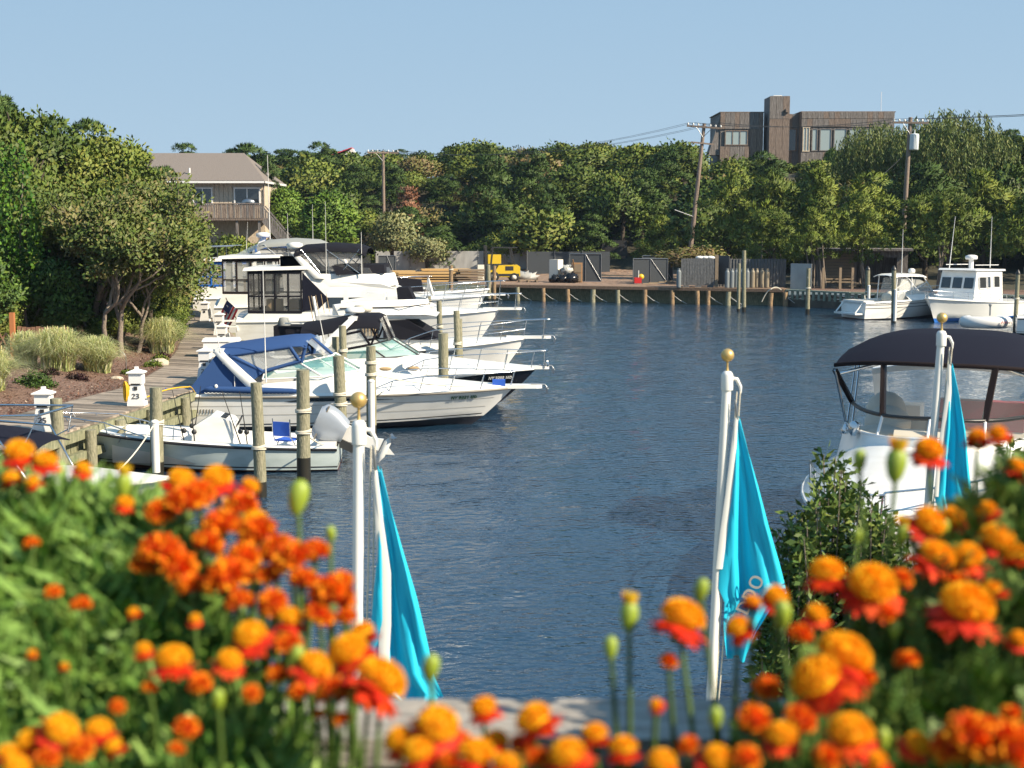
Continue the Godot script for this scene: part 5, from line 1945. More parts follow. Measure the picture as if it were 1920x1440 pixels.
func clump(b: MB, at: Vector3, r: float, count: int, size: float, cols: Array, flat := 0.75, narrow := 0.55, out := Vector3.ZERO) -> void:
	var base: Color = cols[R.randi() % cols.size()]
	for i in count:
		var d := rdir()
		var q := pow(R.randf(), 0.45) * r
		var p := at + V(d.x * q, d.y * q * flat, d.z * q)
		var dd := (d * 0.7 + rdir() * 0.8 + V(0, 0.15, 0)).normalized()
		var w := dd.cross(rdir()).normalized()
		b.col = tint(base, 0.22)
		b.leafn(p, dd, w, size * rs(0.7, 1.3), size * narrow * rs(0.8, 1.2), (d * 0.8 + out * 0.9 + V(0, 0.25, 0)).normalized())

func tuft(b: MB, at: Vector3, dir: Vector3, count: int, len: float, col: Color) -> void:
	for i in count:
		var d := (dir * 0.8 + rdir()).normalized()
		b.col = tint(col, 0.3)
		b.leafn(at + d * 0.02, d, d.cross(rdir()).normalized(), len * rs(0.7, 1.2), len * 0.2, (dir + d * 0.7).normalized())

# crown of unit-ish size: lobes inside an ellipsoid of half sizes e centred at c
func crown_mesh(sd: int, e: Vector3, clumps: int, leaves: int, size: float, cols: Array, taper := 0.0, clump_r := 0.32) -> ArrayMesh:
	R.seed = sd
	var b := MB.new()
	var lob := []
	for i in 7:
		var d := rdir()
		lob.append([d, rs(0.75, 1.18)])
	for i in clumps:
		var d := rdir()
		if d.y < -0.55:
			d.y = -d.y
		var k := 1.0
		for l in lob:
			k = maxf(k * 0.92, l[1] * maxf(0.0, d.dot(l[0])))
		var q := lerpf(0.45, 1.0, pow(R.randf(), 0.5)) * clampf(k, 0.65, 1.15)
		var p := V(d.x * e.x, d.y * e.y, d.z * e.z) * q
		var tp := 1.0 - taper * clampf(p.y / e.y * 0.5 + 0.5, 0, 1)
		p.x *= tp
		p.z *= tp
		clump(b, p, clump_r * (e.x + e.z) * 0.5 * rs(0.7, 1.2), leaves, size, cols, 0.75, 0.62, d)
	return b.mesh()

func conifer_mesh(sd: int, high: float, wide: float, tiers: int, cols: Array, needle := 0.34, round_top := 0.0, dense := 2.6) -> ArrayMesh:
	R.seed = sd
	var b := MB.new()
	for i in tiers:
		var u := (i + rs(0, 0.6)) / tiers
		var y := high * (0.06 + 0.94 * u)
		var reach := wide * (pow(1.0 - u, 0.7) + round_top * 0.35) * rs(0.7, 1.1) + 0.15
		var spokes := 6 + int(8 * (1.0 - u))
		for k in spokes:
			var a := TAU * (k + R.randf()) / spokes
			var len := reach * rs(0.6, 1.05)
			var steps := 2 + int(len * dense)
			var colr: Color = cols[R.randi() % cols.size()]
			for s in steps:
				var q := (s + 1.0) / steps
				var p := V(cos(a) * len * q, y - 0.12 * len * q + 0.25 * len * q * q, sin(a) * len * q)
				p += rdir() * 0.12
				tuft(b, p, V(cos(a) * 0.6, 0.8, sin(a) * 0.6), 15, needle, colr)
	return b.mesh()

# pine of flattened needle pads set unevenly round the stem
func pad_pine(sd: int, high: float, wide: float, pads: int, per: int, cols: Array, needle: float) -> ArrayMesh:
	R.seed = sd
	var b := MB.new()
	for i in pads:
		var u := (i + 0.7) / pads
		var a := i * 2.4 + rs(-0.5, 0.5)
		var off := wide * (1.0 - 0.75 * u * u) * rs(0.25, 0.75)
		var c := V(cos(a) * off, high * (0.12 + 0.82 * u) + rs(-0.3, 0.3), sin(a) * off)
		var r := wide * rs(0.32, 0.58) * (1.15 - 0.5 * u)
		var colr: Color = cols[R.randi() % cols.size()]
		for k in per:
			var d := rdir()
			d.y = absf(d.y) * 1.1 - 0.15
			var p := c + V(d.x * r, d.y * r * 0.55, d.z * r) * rs(0.75, 1.05)
			tuft(b, p, (d + V(0, 0.6, 0)).normalized(), 12, needle, colr)
	return b.mesh()

func trunk_mesh(high: float, r: float) -> ArrayMesh:
	var b := MB.new()
	b.tube([V(0, -0.4, 0), V(rs(-0.1, 0.1), high * 0.5, rs(-0.1, 0.1)), V(rs(-0.2, 0.2), high, rs(-0.2, 0.2))], [r * 1.2, r, r * 0.5], 7)
	for k in 4:
		var a := rs(0, TAU)
		var p := V(0, high * rs(0.45, 0.8), 0)
		b.tube([p, p + V(cos(a) * high * 0.22, high * 0.2, sin(a) * high * 0.22), p + V(cos(a) * high * 0.42, high * 0.45, sin(a) * high * 0.42)], [r * 0.5, r * 0.35, r * 0.15], 5)
	return b.mesh()

var crowns := {}
var trunks := {}

func make_crowns() -> void:
	var dark := [Color(0.07, 0.105, 0.017), Color(0.09, 0.125, 0.022), Color(0.11, 0.14, 0.028), Color(0.05, 0.08, 0.014)]
	var mid := [Color(0.14, 0.175, 0.03), Color(0.115, 0.155, 0.026), Color(0.175, 0.195, 0.04)]
	var olive := [Color(0.2, 0.21, 0.09), Color(0.25, 0.25, 0.12), Color(0.15, 0.165, 0.065)]
	var rusty := [Color(0.16, 0.135, 0.05), Color(0.14, 0.14, 0.04), Color(0.2, 0.14, 0.07)]
	var lime := [Color(0.1, 0.175, 0.022), Color(0.135, 0.21, 0.03), Color(0.08, 0.135, 0.018)]
	var pine := [Color(0.045, 0.08, 0.018), Color(0.06, 0.1, 0.022), Color(0.085, 0.12, 0.026)]
	var ypine := [Color(0.125, 0.165, 0.024), Color(0.16, 0.195, 0.03), Color(0.09, 0.125, 0.02)]
	var brown := [Color(0.25, 0.12, 0.07), Color(0.3, 0.16, 0.1), Color(0.18, 0.095, 0.06)]
	for i in 3:
		crowns["dark%d" % i] = crown_mesh(40 + i, V(2.6, 2.1, 2.6), 95, 44, 0.3, dark)
		crowns["mid%d" % i] = crown_mesh(50 + i, V(2.5, 2.2, 2.5), 95, 44, 0.28, mid)
		crowns["rusty%d" % i] = crown_mesh(60 + i, V(2.6, 1.9, 2.6), 90, 40, 0.27, rusty)
		crowns["pine%d" % i] = pad_pine(80 + i, 6.0, 2.6, 13, 46, pine, 0.36)
		crowns["ypine%d" % i] = pad_pine(90 + i, 5.5, 2.9, 14, 46, ypine, 0.36)
	for i in 2:
		crowns["olive%d" % i] = crown_mesh(70 + i, V(2.3, 2.0, 2.3), 100, 50, 0.24, olive)
		crowns["lime%d" % i] = crown_mesh(75 + i, V(3.0, 4.0, 3.0), 210, 60, 0.25, lime, 0.45, 0.2)
		crowns["brown%d" % i] = conifer_mesh(98 + i, 5.0, 1.5, 11, brown, 0.3, 0.0)
	for i in 3:
		crowns["bpine%d" % i] = pad_pine(120 + i, 6.0, 2.0, 16, 80, pine, 0.2)
	for i in 2:
		crowns["fdark%d" % i] = crown_mesh(140 + i, V(2.6, 2.1, 2.6), 150, 95, 0.16, dark, 0.0, 0.26)
		crowns["fmid%d" % i] = crown_mesh(144 + i, V(2.5, 2.2, 2.5), 150, 95, 0.16, mid, 0.0, 0.26)
		crowns["frusty%d" % i] = crown_mesh(148 + i, V(2.6, 1.9, 2.6), 140, 90, 0.15, [ypine[2], rusty[1], mid[1], dark[1]], 0.0, 0.26)
	crowns["willow0"] = willow_mesh(201)
	crowns["willow1"] = willow_mesh(202)
	R.seed = 4
	for i in 3:
		trunks["t%d" % i] = trunk_mesh(3.2, 0.16)

func willow_mesh(sd: int) -> ArrayMesh:
	R.seed = sd
	var b := MB.new()
	var cols := [Color(0.11, 0.14, 0.035), Color(0.14, 0.165, 0.045), Color(0.085, 0.115, 0.03)]
	for i in 1000:
		var d := rdir()
		d.y = absf(d.y)
		var p := V(d.x * 3.6, d.y * 3.2, d.z * 3.6) * rs(0.55, 1.0)
		var len := rs(0.9, 3.2)
		var out := V(d.x, 0, d.z) * 0.25
		var c: Color = cols[R.randi() % 3]
		for k in 16:
			var u := k / 15.0
			var q := p + out * (u * 0.6) * len - V(0, u * len * (0.5 + 0.5 * u), 0)
			b.col = tint(c, 0.3)
			var dd := (V(0, -1, 0) + rdir() * 0.6).normalized()
			b.leaf(q + rdir() * 0.06, dd, dd.cross(rdir()).normalized(), 0.3, 0.07)
	return b.mesh()

func tree(kind: String, called: String, label: String, at: Vector3, s: Vector3, turn: float, group: String, lift := 2.6, mt := "leaves") -> Node3D:
	var t := thing(called, label, "tree", at, turn, group)
	var is_con := kind.begins_with("pine") or kind.begins_with("ypine") or kind.begins_with("bpine") or kind.begins_with("brown")
	inst("trunk", trunks["t%d" % (R.randi() % 3)], M.bark_dark, t, Transform3D(Basis.from_scale(V(s.x, s.y * lift / 2.6, s.z)), Vector3.ZERO))
	inst("crown", crowns[kind], M["needles" if is_con else mt], t, Transform3D(Basis.from_scale(s), V(0, (0.4 if is_con else lift) * s.y, 0)))
	return t

func build_hillside() -> void:
	var names := {dark = "dark green broadleaf tree", mid = "mid green broadleaf tree", rusty = "brownish tinged scrub tree", pine = "dark green pine"}
	var where := [[-26.0, "behind the deck house"], [-20.0, "close behind the deck house"], [-16.0, "behind the full green tree"], [-12.0, "beside the full green tree"], [-8.0, "above the lumber"], [-4.0, "above the grey fence"], [0.0, "above the forklift"], [4.0, "above the white fridge"], [8.0, "above the gateway"], [12.0, "left of the leaning pole"], [16.0, "behind the leaning pole"], [20.0, "right of the leaning pole"], [25.0, "under the hilltop left wing"], [31.0, "under the hilltop tower"], [37.0, "under the hilltop right wing"], [43.0, "beyond the transformer pole"], [999.0, "at the right edge"]]
	R.seed = 77
	var row := 0
	# rows climbing the slope; the first ones stand right behind the fences
	var bk := 22.5
	while bk < 66.0:
		var x := -34.0 - bk * 0.3 + (row % 2) * 2.0
		var lim := 52.0 + bk * 0.3
		while x < lim:
			var px := x + rs(-1.2, 1.2)
			var back := bk + rs(-1.3, 1.3)
			var z := far_z(px) - back - 1.0
			var skip := false
			# keep the gateway, the houses and the truck clear
			if px > 5.5 and px < 13.0 and back < 27.0:
				skip = true
			if px > 20.0 and px < 43.0 and z < -147.0 and z > -168.0:
				skip = true
			if px < -17.0 and px > -34.0 and z > -126.0:
				skip = true
			if not skip:
				var kind: String = ["dark", "mid", "dark", "rusty", "dark", "pine", "mid"][R.randi() % 7]
				if back < 28:
					kind = ["mid", "dark", "pine"][R.randi() % 3]
				var s := rs(0.55, 1.5)
				var ratio := px / -z
				var sky := 0.054 if ratio < -0.04 else (0.0585 if ratio < 0.145 else (0.046 if ratio < 0.275 else 0.066))
				var room: float = 5.4 - sky * z - land_y(px, z)
				s = minf(s, room / (6.0 if kind == "pine" else 3.9))
				s = maxf(s, 0.34)
				var spot := ""
				for w in where:
					if px < w[0]:
						spot = w[1]
						break
				R.seed = 1000 + row * 131 + int(x * 10)
				tree(kind + str(R.randi() % 3), "pine_tree" if kind == "pine" else "broadleaf_tree", ("small " if s < 0.75 else ("tall " if s > 1.15 else "")) + names[kind] + (" low on" if back < 33 else (" halfway up" if back < 48 else " near the top of")) + " the slope " + spot, V(px, land_y(px, z) - 0.3, z), V(maxf(s, 0.7) * rs(0.95, 1.3), s * rs(0.8, 1.0), maxf(s, 0.7) * rs(0.95, 1.3)), rs(0, TAU), "trees on the wooded slope", 2.0)
			x += 4.3
		bk += 4.3
		row += 1

func ground_at(x: float, z: float) -> Vector3:
	return V(x, land_y(x, z), z)

func build_feature_trees() -> void:
	R.seed = 300
	# bright green maple right of the left house
	tree("lime0", "maple_tree", "full bright green tree right of the house with the deck", ground_at(-14.4, -108.0), V(1.15, 0.92, 1.1), 0.4, "", 4.2)
	tree("lime1", "maple_tree", "bright green tree behind the full one beside the house", ground_at(-18.2, -112.0), V(1.0, 0.95, 1.0), 1.9, "", 4.6)
	tree("olive0", "olive_tree", "silvery grey green tree beside the full green one", ground_at(-9.5, -111.0), V(1.0, 1.15, 1.0), 0.2, "", 2.8)
	tree("olive1", "olive_tree", "grey green shrub tree above the grey metal fence's left end", ground_at(-7.2, -119.0), V(1.0, 0.85, 1.0), 2.2, "", 2.0)
	tree("olive0", "olive_tree", "pale flowering tree above the yard right of the forklift", ground_at(3.2, -121.0), V(0.85, 0.95, 0.85), 4.0, "", 2.7)
	tree("mid0", "broadleaf_tree", "yellowish bush hanging over the grey fence behind the forklift", ground_at(-0.8, -120.0), V(0.8, 0.75, 0.8), 1.0, "", 2.4)
	tree("brown0", "dead_cedar", "dead brown cedar standing out of the green slope", ground_at(-9.4, -127.0), V(1.35, 1.15, 1.35), 0.5, "", 1.0)
	tree("pine0", "pine_tree", "large layered pine in the slope above the grey fence", ground_at(-2.2, -127.0), V(1.3, 1.35, 1.3), 0.1, "", 2.0)
	tree("pine1", "pine_tree", "pine beside the large layered one above the forklift", ground_at(1.8, -129.0), V(1.2, 1.2, 1.2), 2.2, "", 2.0)
	tree("pine2", "pine_tree", "low spreading pine over the gate and truck", ground_at(6.6, -117.5), V(0.95, 0.7, 0.95), 2.9, "", 2.0)
	tree("ypine2", "pine_tree", "small pine between gate panel and leaning pole", ground_at(11.3, -106.5), V(0.75, 0.8, 0.75), 1.2, "", 1.0)
	tree("dark1", "broadleaf_tree", "dark tree behind the gateway in deep shade", ground_at(9.6, -121.5), V(1.2, 1.2, 1.1), 1.2, "", 3.4)
	# Japanese pines on the right bank
	var yp := [[16.2, -104.0, 1.0, 1.25], [18.9, -101.5, 1.1, 1.35], [22.0, -99.5, 1.05, 1.3], [25.6, -100.5, 1.15, 1.2], [29.0, -97.5, 1.1, 1.05], [33.2, -98.5, 1.2, 1.25], [37.5, -95.5, 1.2, 1.15]]
	var where := ["above the gas cylinders", "over the grey plank fence", "above the white wrapped piling", "over the dark shed", "behind the pilothouse boat", "right of the pole with the transformer", "at the right edge of the bank"]
	for i in yp.size():
		var a: Array = yp[i]
		tree("ypine%d" % (i % 3), "pine_tree", "yellow green pine " + where[i], ground_at(a[0], a[1]), V(a[2], a[3], a[2]), i * 1.7, "pines on the right bank", 2.0)
	var fr := [[17.5, -94.5, 0.8, 0.75, "low pine bough over the grey fence end"], [19.8, -91.5, 0.62, 0.72, "small pine close to the green bulkhead"], [23.0, -91.8, 0.7, 0.85, "pine with bare stems behind the walkaround boat"], [27.8, -88.5, 0.75, 0.95, "front pine behind the pilothouse roof"], [32.5, -87.0, 0.9, 1.0, "front pine at the right edge"]]
	for i in fr.size():
		var a: Array = fr[i]
		var t := tree("ypine%d" % ((i + 1) % 3), "pine_tree", a[4], ground_at(a[0], a[1]) + V(0, 0.9, 0), V(a[2], a[3], a[2]), i * 2.1 + 0.4, "pines on the right bank", 2.0)
		var b := MB.new()
		for k in 4:
			var c := rs(-0.9, 0.9)
			b.tube([V(c, -1.1, rs(-0.4, 0.4)), V(c + rs(-0.3, 0.3), 0.6, 0), V(c * 0.6 + rs(-0.4, 0.4), 2.2, 0)], [0.07, 0.06, 0.04], 6)
		part("bare_stems", b, M.bark, t)
	tree("willow0", "willow_tree", "tall weeping willow at the right skyline", ground_at(36.5, -117.0), V(1.5, 1.25, 1.4), 0.0, "willows", 4.6)
	tree("willow1", "willow_tree", "weeping willow left of the tall one, beside the pole", ground_at(31.5, -121.0), V(1.15, 1.1, 1.15), 1.0, "willows", 4.4)
	tree("dark2", "broadleaf_tree", "dark green tree below the willows", ground_at(31.0, -108.0), V(1.1, 1.2, 1.1), 0.4, "", 3.4)
	tree("dark0", "broadleaf_tree", "dark green tree at the right edge below the willow", ground_at(37.0, -106.0), V(1.3, 1.4, 1.3), 2.0, "", 3.4)
	for i in 3:
		tree("lime%d" % (i % 2), "cypress_shrub", ["upright green shrub before the hill house windows", "taller upright shrub beside it before the hill house", "rightmost upright shrub at the hill house corner"][i], ground_at([33.0, 35.0, 39.0][i], -145.5), V(0.42, 0.5, 0.42), i, "", 2.2)
	# spindly tree on the skyline
	tree("pine1", "pine_tree", "wind bent pine on the skyline right of the house roof", ground_at(-19.4, -112.0) + V(0, 4.6, 0), V(0.42, 0.75, 0.42), 0, "", 3.0)
	# hedge with reddish tips behind the bin
	var h := thing("hedge", "low hedge with reddish leaf tips above the wooden bin", "hedge", ground_at(12.9, -99.0))
	inst("foliage", crowns.rusty1, M.leaves, h, Transform3D(Basis.from_scale(V(1.15, 0.5, 0.6)), V(0, 1.7, 0)))
	# low bushes along the yard's left end
	for i in 4:
		var p := ground_at([-23.4, -20.8, -18.2, -15.6][i], [-105.0, -104.0, -103.6, -103.6][i])
		tree("mid%d" % (i % 3), "yard_bush", ["round bush below the house deck, above the bench", "taller bush under the house deck", "bush below the stairs of the house", "bush at the foot of the full green tree"][i], p, V(0.75, 0.8, 0.75) * [1.0, 1.2, 1.05, 0.8][i], i, "", 1.6)

# scraggly branching tree: skeleton in bark, leaves near the twig ends
func branching(b: MB, l: MB, p: Vector3, d: Vector3, len: float, r: float, depth: int, P: Dictionary) -> void:
	var pts := [p]
	var rad := [r]
	var q := p
	var dir := d
	for i in 4:
		dir = (dir + rdir() * float(P.wob) + V(0, P.up, 0)).normalized()
		q += dir * len / 4.0
		pts.append(q)
		rad.append(lerpf(r, r * 0.62, (i + 1) / 4.0))
	b.tube(pts, rad, 7 if r > 0.05 else 4, false)
	if depth <= 1:
		for k in P.tufts:
			clump(l, pts[2 + R.randi() % 3] + rdir() * len * 0.3, P.cr * rs(0.7, 1.3), P.leaves, P.size, P.cols, 0.55, P.narrow, V(0.3, 0.6, 0.5))
	if depth > 0:
		for k in P.kids:
			var nd: Vector3 = (dir + rdir() * P.spread).normalized()
			branching(b, l, pts[3 + R.randi() % 2], nd, len * rs(0.62, 0.82), r * 0.58, depth - 1, P)

func scraggly(label: String, at: Vector3, sd: int, stems: Array, P: Dictionary, group: String) -> void:
	R.seed = sd
	var t := thing("oak_tree", label, "tree", at, 0.0, group)
	var b := MB.new()
	var l := MB.new()
	for s in stems:
		branching(b, l, V(s[0], -0.3, s[1]), V(s[2], 1.0, s[3]).normalized(), s[4], s[5], P.depth, P)
	part("trunk", b, M.bark, t)
	part("crown", l, M.leaves, t)

# near the boardwalk the leaves are drawn smaller than on the far slope
func fine_kind(k: String) -> String:
	if k.begins_with("lime"):
		return k
	return "f" + k.left(k.length() - 1) + str(int(k.right(1)) % 2)

func build_left_grove() -> void:
	var ol := [Color(0.095, 0.125, 0.026), Color(0.13, 0.15, 0.04), Color(0.07, 0.105, 0.02), Color(0.17, 0.155, 0.06)]
	var gr := [Color(0.055, 0.1, 0.018), Color(0.07, 0.13, 0.022), Color(0.04, 0.078, 0.015), Color(0.095, 0.155, 0.026)]
	var P := {wob = 0.32, up = 0.12, spread = 0.68, kids = 3, tufts = 4, cr = 0.4, leaves = 26, size = 0.15, cols = ol, narrow = 0.5, depth = 4}
	scraggly("gnarled grey trunked tree left of the boardwalk's grass clump", ground_at(-12.2, -43.0), 501, [[0, 0, -0.1, -0.1, 1.85, 0.11], [-0.3, 0.2, -0.35, 0.0, 1.76, 0.1]], P, "gnarled trees by the boardwalk")
	scraggly("gnarled tree leaning right over the tall grass clump", ground_at(-12.3, -45.0), 502, [[0, 0, 0.12, -0.2, 1.56, 0.09], [-0.3, -0.5, -0.1, -0.3, 1.56, 0.08]], P, "gnarled trees by the boardwalk")
	scraggly("tallest gnarled tree with a straight pale trunk behind the grasses", ground_at(-14.1, -46.5), 503, [[0, 0, -0.05, 0.0, 2.24, 0.13], [0.4, 0.2, 0.2, 0.1, 1.85, 0.09]], P, "gnarled trees by the boardwalk")
	scraggly("gnarled tree with many thin stems in the middle of the grove", ground_at(-14.4, -49.0), 504, [[0, 0, 0.1, 0, 2.14, 0.1], [0.5, 0, 0.15, 0, 1.85, 0.09], [-0.6, 0, -0.3, 0, 2.05, 0.09]], P, "gnarled trees by the boardwalk")
	scraggly("gnarled tree at the back of the grove, right side", ground_at(-15.9, -54.0), 505, [[0, 0, 0.05, 0, 2.14, 0.1], [-0.5, 0, -0.3, 0, 1.85, 0.09]], P, "gnarled trees by the boardwalk")
	var Q := P.duplicate()
	Q.cols = gr
	Q.leaves = 38
	Q.cr = 0.5
	scraggly("dense green tree at the left edge above the grass clumps", ground_at(-16.2, -44.0), 506, [[0, 0, 0.05, 0, 1.50, 0.1], [0.6, 0, 0.3, 0.2, 1.14, 0.08], [-0.6, 0.3, -0.3, 0.2, 1.29, 0.08]], Q, "")
	scraggly("tall leafy tree at the far left edge", ground_at(-18.0, -46.5), 507, [[0, 0, 0.05, 0, 1.63, 0.12], [0.7, 0, 0.3, 0.1, 1.44, 0.09]], Q, "")
	scraggly("leafy tree with olive top behind the left edge", ground_at(-17.2, -51.0), 508, [[0, 0, 0.1, 0, 1.69, 0.12], [-0.5, 0, -0.2, 0, 1.56, 0.1]], P, "")
	# creeper hanging in front of the left tree
	R.seed = 88
	var v := thing("climbing_vine", "bright green creeper hanging down through the leftmost trees", "vine", ground_at(-15.2, -44.0))
	var l := MB.new()
	for i in 60:
		var p := V(rs(-0.8, 0.5), rs(3.0, 6.6), rs(0.5, 1.3))
		var len := rs(0.8, 2.4)
		for k in 26:
			l.col = tint([Color(0.05, 0.12, 0.012), Color(0.08, 0.16, 0.015), Color(0.035, 0.085, 0.012)][R.randi() % 3], 0.3)
			var d := (V(0, -0.8, 0.4) + rdir() * 0.8).normalized()
			l.leaf(p + V(rs(-0.12, 0.12) + k * 0.008, -len * k / 26.0, rs(-0.1, 0.1)), d, d.cross(rdir()).normalized(), 0.15, 0.11)
	part("leaves", l, M.leaves, v)
	var b := MB.new()
	b.tube([V(0, 0, 0.4), V(-0.2, 2.5, 0.6), V(0.1, 5.6, 0.7)], [0.05, 0.04, 0.02], 6)
	part("stem", b, M.bark, v)
	# understorey and the pines behind
	var us := [[-12.9, -46.0, "mid0", 0.42, "green shrub under the gnarled trees, beside their trunks"], [-15.2, -46.5, "dark1", 0.62, "dark shrub filling the left of the grove"], [-17.4, -42.5, "lime0", 0.36, "bright green shrub at the left edge above the red fence"], [-13.2, -52.5, "rusty0", 0.5, "brownish shrub behind the tall grass clump"], [-11.9, -47.5, "dark2", 0.34, "small dark conifer-like shrub behind the tall grass clump"], [-14.8, -57.5, "mid2", 0.6, "green shrub in the back of the grove"], [-17.0, -63.0, "dark0", 0.8, "dark shrub near the pedestals at the back"], [-19.5, -60.0, "dark1", 1.1, "dark tree deep in the grove"], [-20.5, -52.0, "mid1", 1.25, "mid green tree deep in the grove at the left"], [-15.6, -51.5, "rusty1", 1.0, "olive brown crowned tree filling the middle of the grove"], [-17.6, -54.5, "mid0", 1.25, "rounded green tree behind the middle of the grove"], [-14.6, -56.0, "rusty2", 0.95, "olive tree at the grove's right end before the house"], [-18.8, -48.0, "dark0", 1.05, "dense dark green tree low at the left edge"], [-16.4, -45.8, "mid2", 0.72, "rounded green shrub between the left trunks"], [-17.3, -58.5, "dark2", 1.2, "dark green tree below the skyline pines"], [-13.4, -44.6, "lime1", 0.2, "low bright shrub at the foot of the gnarled trunks"], [-14.6, -44.0, "mid1", 0.36, "low green shrub left of the gnarled trunks"], [-12.4, -48.5, "mid0", 0.5, "green shrub behind the leaning gnarled trunk"], [-15.8, -42.6, "mid2", 0.42, "green shrub above the red fence"]]
	for i in us.size():
		var a: Array = us[i]
		tree(fine_kind(a[2]), "grove_shrub", a[4], ground_at(a[0], a[1]), V(a[3], a[3], a[3]), i * 1.3, "", 1.9)
	var hi := [[-13.7, -48.2, "mid1", 0.8, "green crown above the gnarled trunks"], [-15.6, -47.6, "rusty0", 0.9, "olive crown above the left gnarled trunk"], [-13.0, -52.5, "rusty1", 0.78, "olive crown at the grove's right shoulder"], [-14.4, -54.0, "mid0", 0.9, "green crown behind the right shoulder"], [-17.0, -47.0, "dark1", 0.95, "dark crown over the left edge shrubs"], [-12.2, -46.6, "rusty2", 0.55, "small olive crown leaning to the boardwalk"]]
	hi += [[-20.1, -58.0, "dark2", 1.28, "tall dark crown under the second skyline pine"], [-18.1, -58.5, "mid2", 1.15, "tall green crown under the third skyline pine"], [-16.3, -58.0, "dark0", 1.02, "dark crown sloping down toward the house"], [-14.9, -59.0, "mid1", 0.88, "green crown nearest the house eave"], [-22.0, -57.0, "dark1", 1.38, "tall dark crown at the left edge under the pines"], [-18.9, -53.0, "rusty1", 1.08, "olive crown in the grove's left middle"]]
	for i in hi.size():
		var a: Array = hi[i]
		tree(fine_kind(a[2]), "grove_tree", a[4], ground_at(a[0], a[1]), V(a[3], a[3], a[3]), i * 0.9, "", 4.4)
	var pn := [[-22.9, -62.0, 1.5, 1.58, "tallest pine at the top left corner"], [-20.4, -62.5, 1.3, 1.38, "second pine down the skyline from the left"], [-19.0, -64.0, 1.15, 1.3, "third pine down the left skyline"], [-17.9, -66.0, 1.1, 1.27, "fourth pine down the left skyline"], [-17.2, -68.5, 1.0, 1.12, "lowest skyline pine beside the house roof"], [-25.0, -64.0, 1.5, 1.5, "pine at the left edge behind the tallest one"], [-21.6, -60.0, 1.2, 1.45, "pine in front of the skyline row"]]
	R.seed = 901
	for i in pn.size():
		var a: Array = pn[i]
		var q := ground_at(a[0], a[1])
		tree("bpine%d" % (i % 3), "pine_tree", a[4], q, V(a[2], a[3], a[2]), i * 1.1, "pines behind the grove", 2.6)
	tree("rusty2", "red_leaf_tree", "reddish brown leaved small tree below the house deck", ground_at(-17.2, -77.0), V(0.45, 0.6, 0.45), 0, "", 2.6)

# arching ornamental grass
func grass_clump(label: String, at: Vector3, high: float, wide: float, blades: int, sd: int, cols: Array) -> void:
	R.seed = sd
	var t := thing("ornamental_grass", label, "grass clump", at, 0.0, "ornamental grass clumps")
	var l := MB.new()
	for i in blades:
		var a := rs(0, TAU)
		var out := V(cos(a), 0, sin(a))
		var side := V(-sin(a), 0, cos(a))
		var foot := V(rs(-1, 1) * wide * 0.12, 0, rs(-1, 1) * wide * 0.1)
		var rr := rs(0.05, 1.0)
		var k := rs(0.75, 1.1) * sqrt(1.0 - 0.72 * rr * rr)
		var reach := wide * 0.62 * rr
		l.col = tint(cols[R.randi() % cols.size()], 0.25)
		var prev := foot
		var w := rs(0.012, 0.022)
		for s in 5:
			var u := (s + 1) / 5.0
			var q := foot + out * reach * pow(u, 1.5) + V(0, high * k * (2.3 * u - 1.72 * u * u), 0)
			var w2 := w * (1.0 - 0.18 * s)
			l.quad(prev - side * w, prev + side * w, q + side * w2 * 0.8, q - side * w2 * 0.8)
			prev = q
			w = w2 * 0.8 if s < 3 else w2 * 0.6
	part("blades", l, M.grass, t)

func bush_thing(called: String, label: String, at: Vector3, s: float, cols: Array, sd: int, size := 0.08, count := 60) -> void:
	R.seed = sd
	var t := thing(called, label, "shrub", at)
	var l := MB.new()
	for i in count:
		var d := rdir()
		d.y = absf(d.y) * 0.8
		clump(l, V(d.x, d.y, d.z) * s * rs(0.5, 1.0), s * 0.3, 26, size, cols)
	part("foliage", l, M.leaves, t)
	var b := MB.new()
	for i in 5:
		var a := i * 1.3
		b.tube([V(0, -0.05, 0), V(cos(a) * s * 0.5, s * 0.5, sin(a) * s * 0.5)], [0.02, 0.008], 5)
	part("stems", b, M.bark_dark, t)

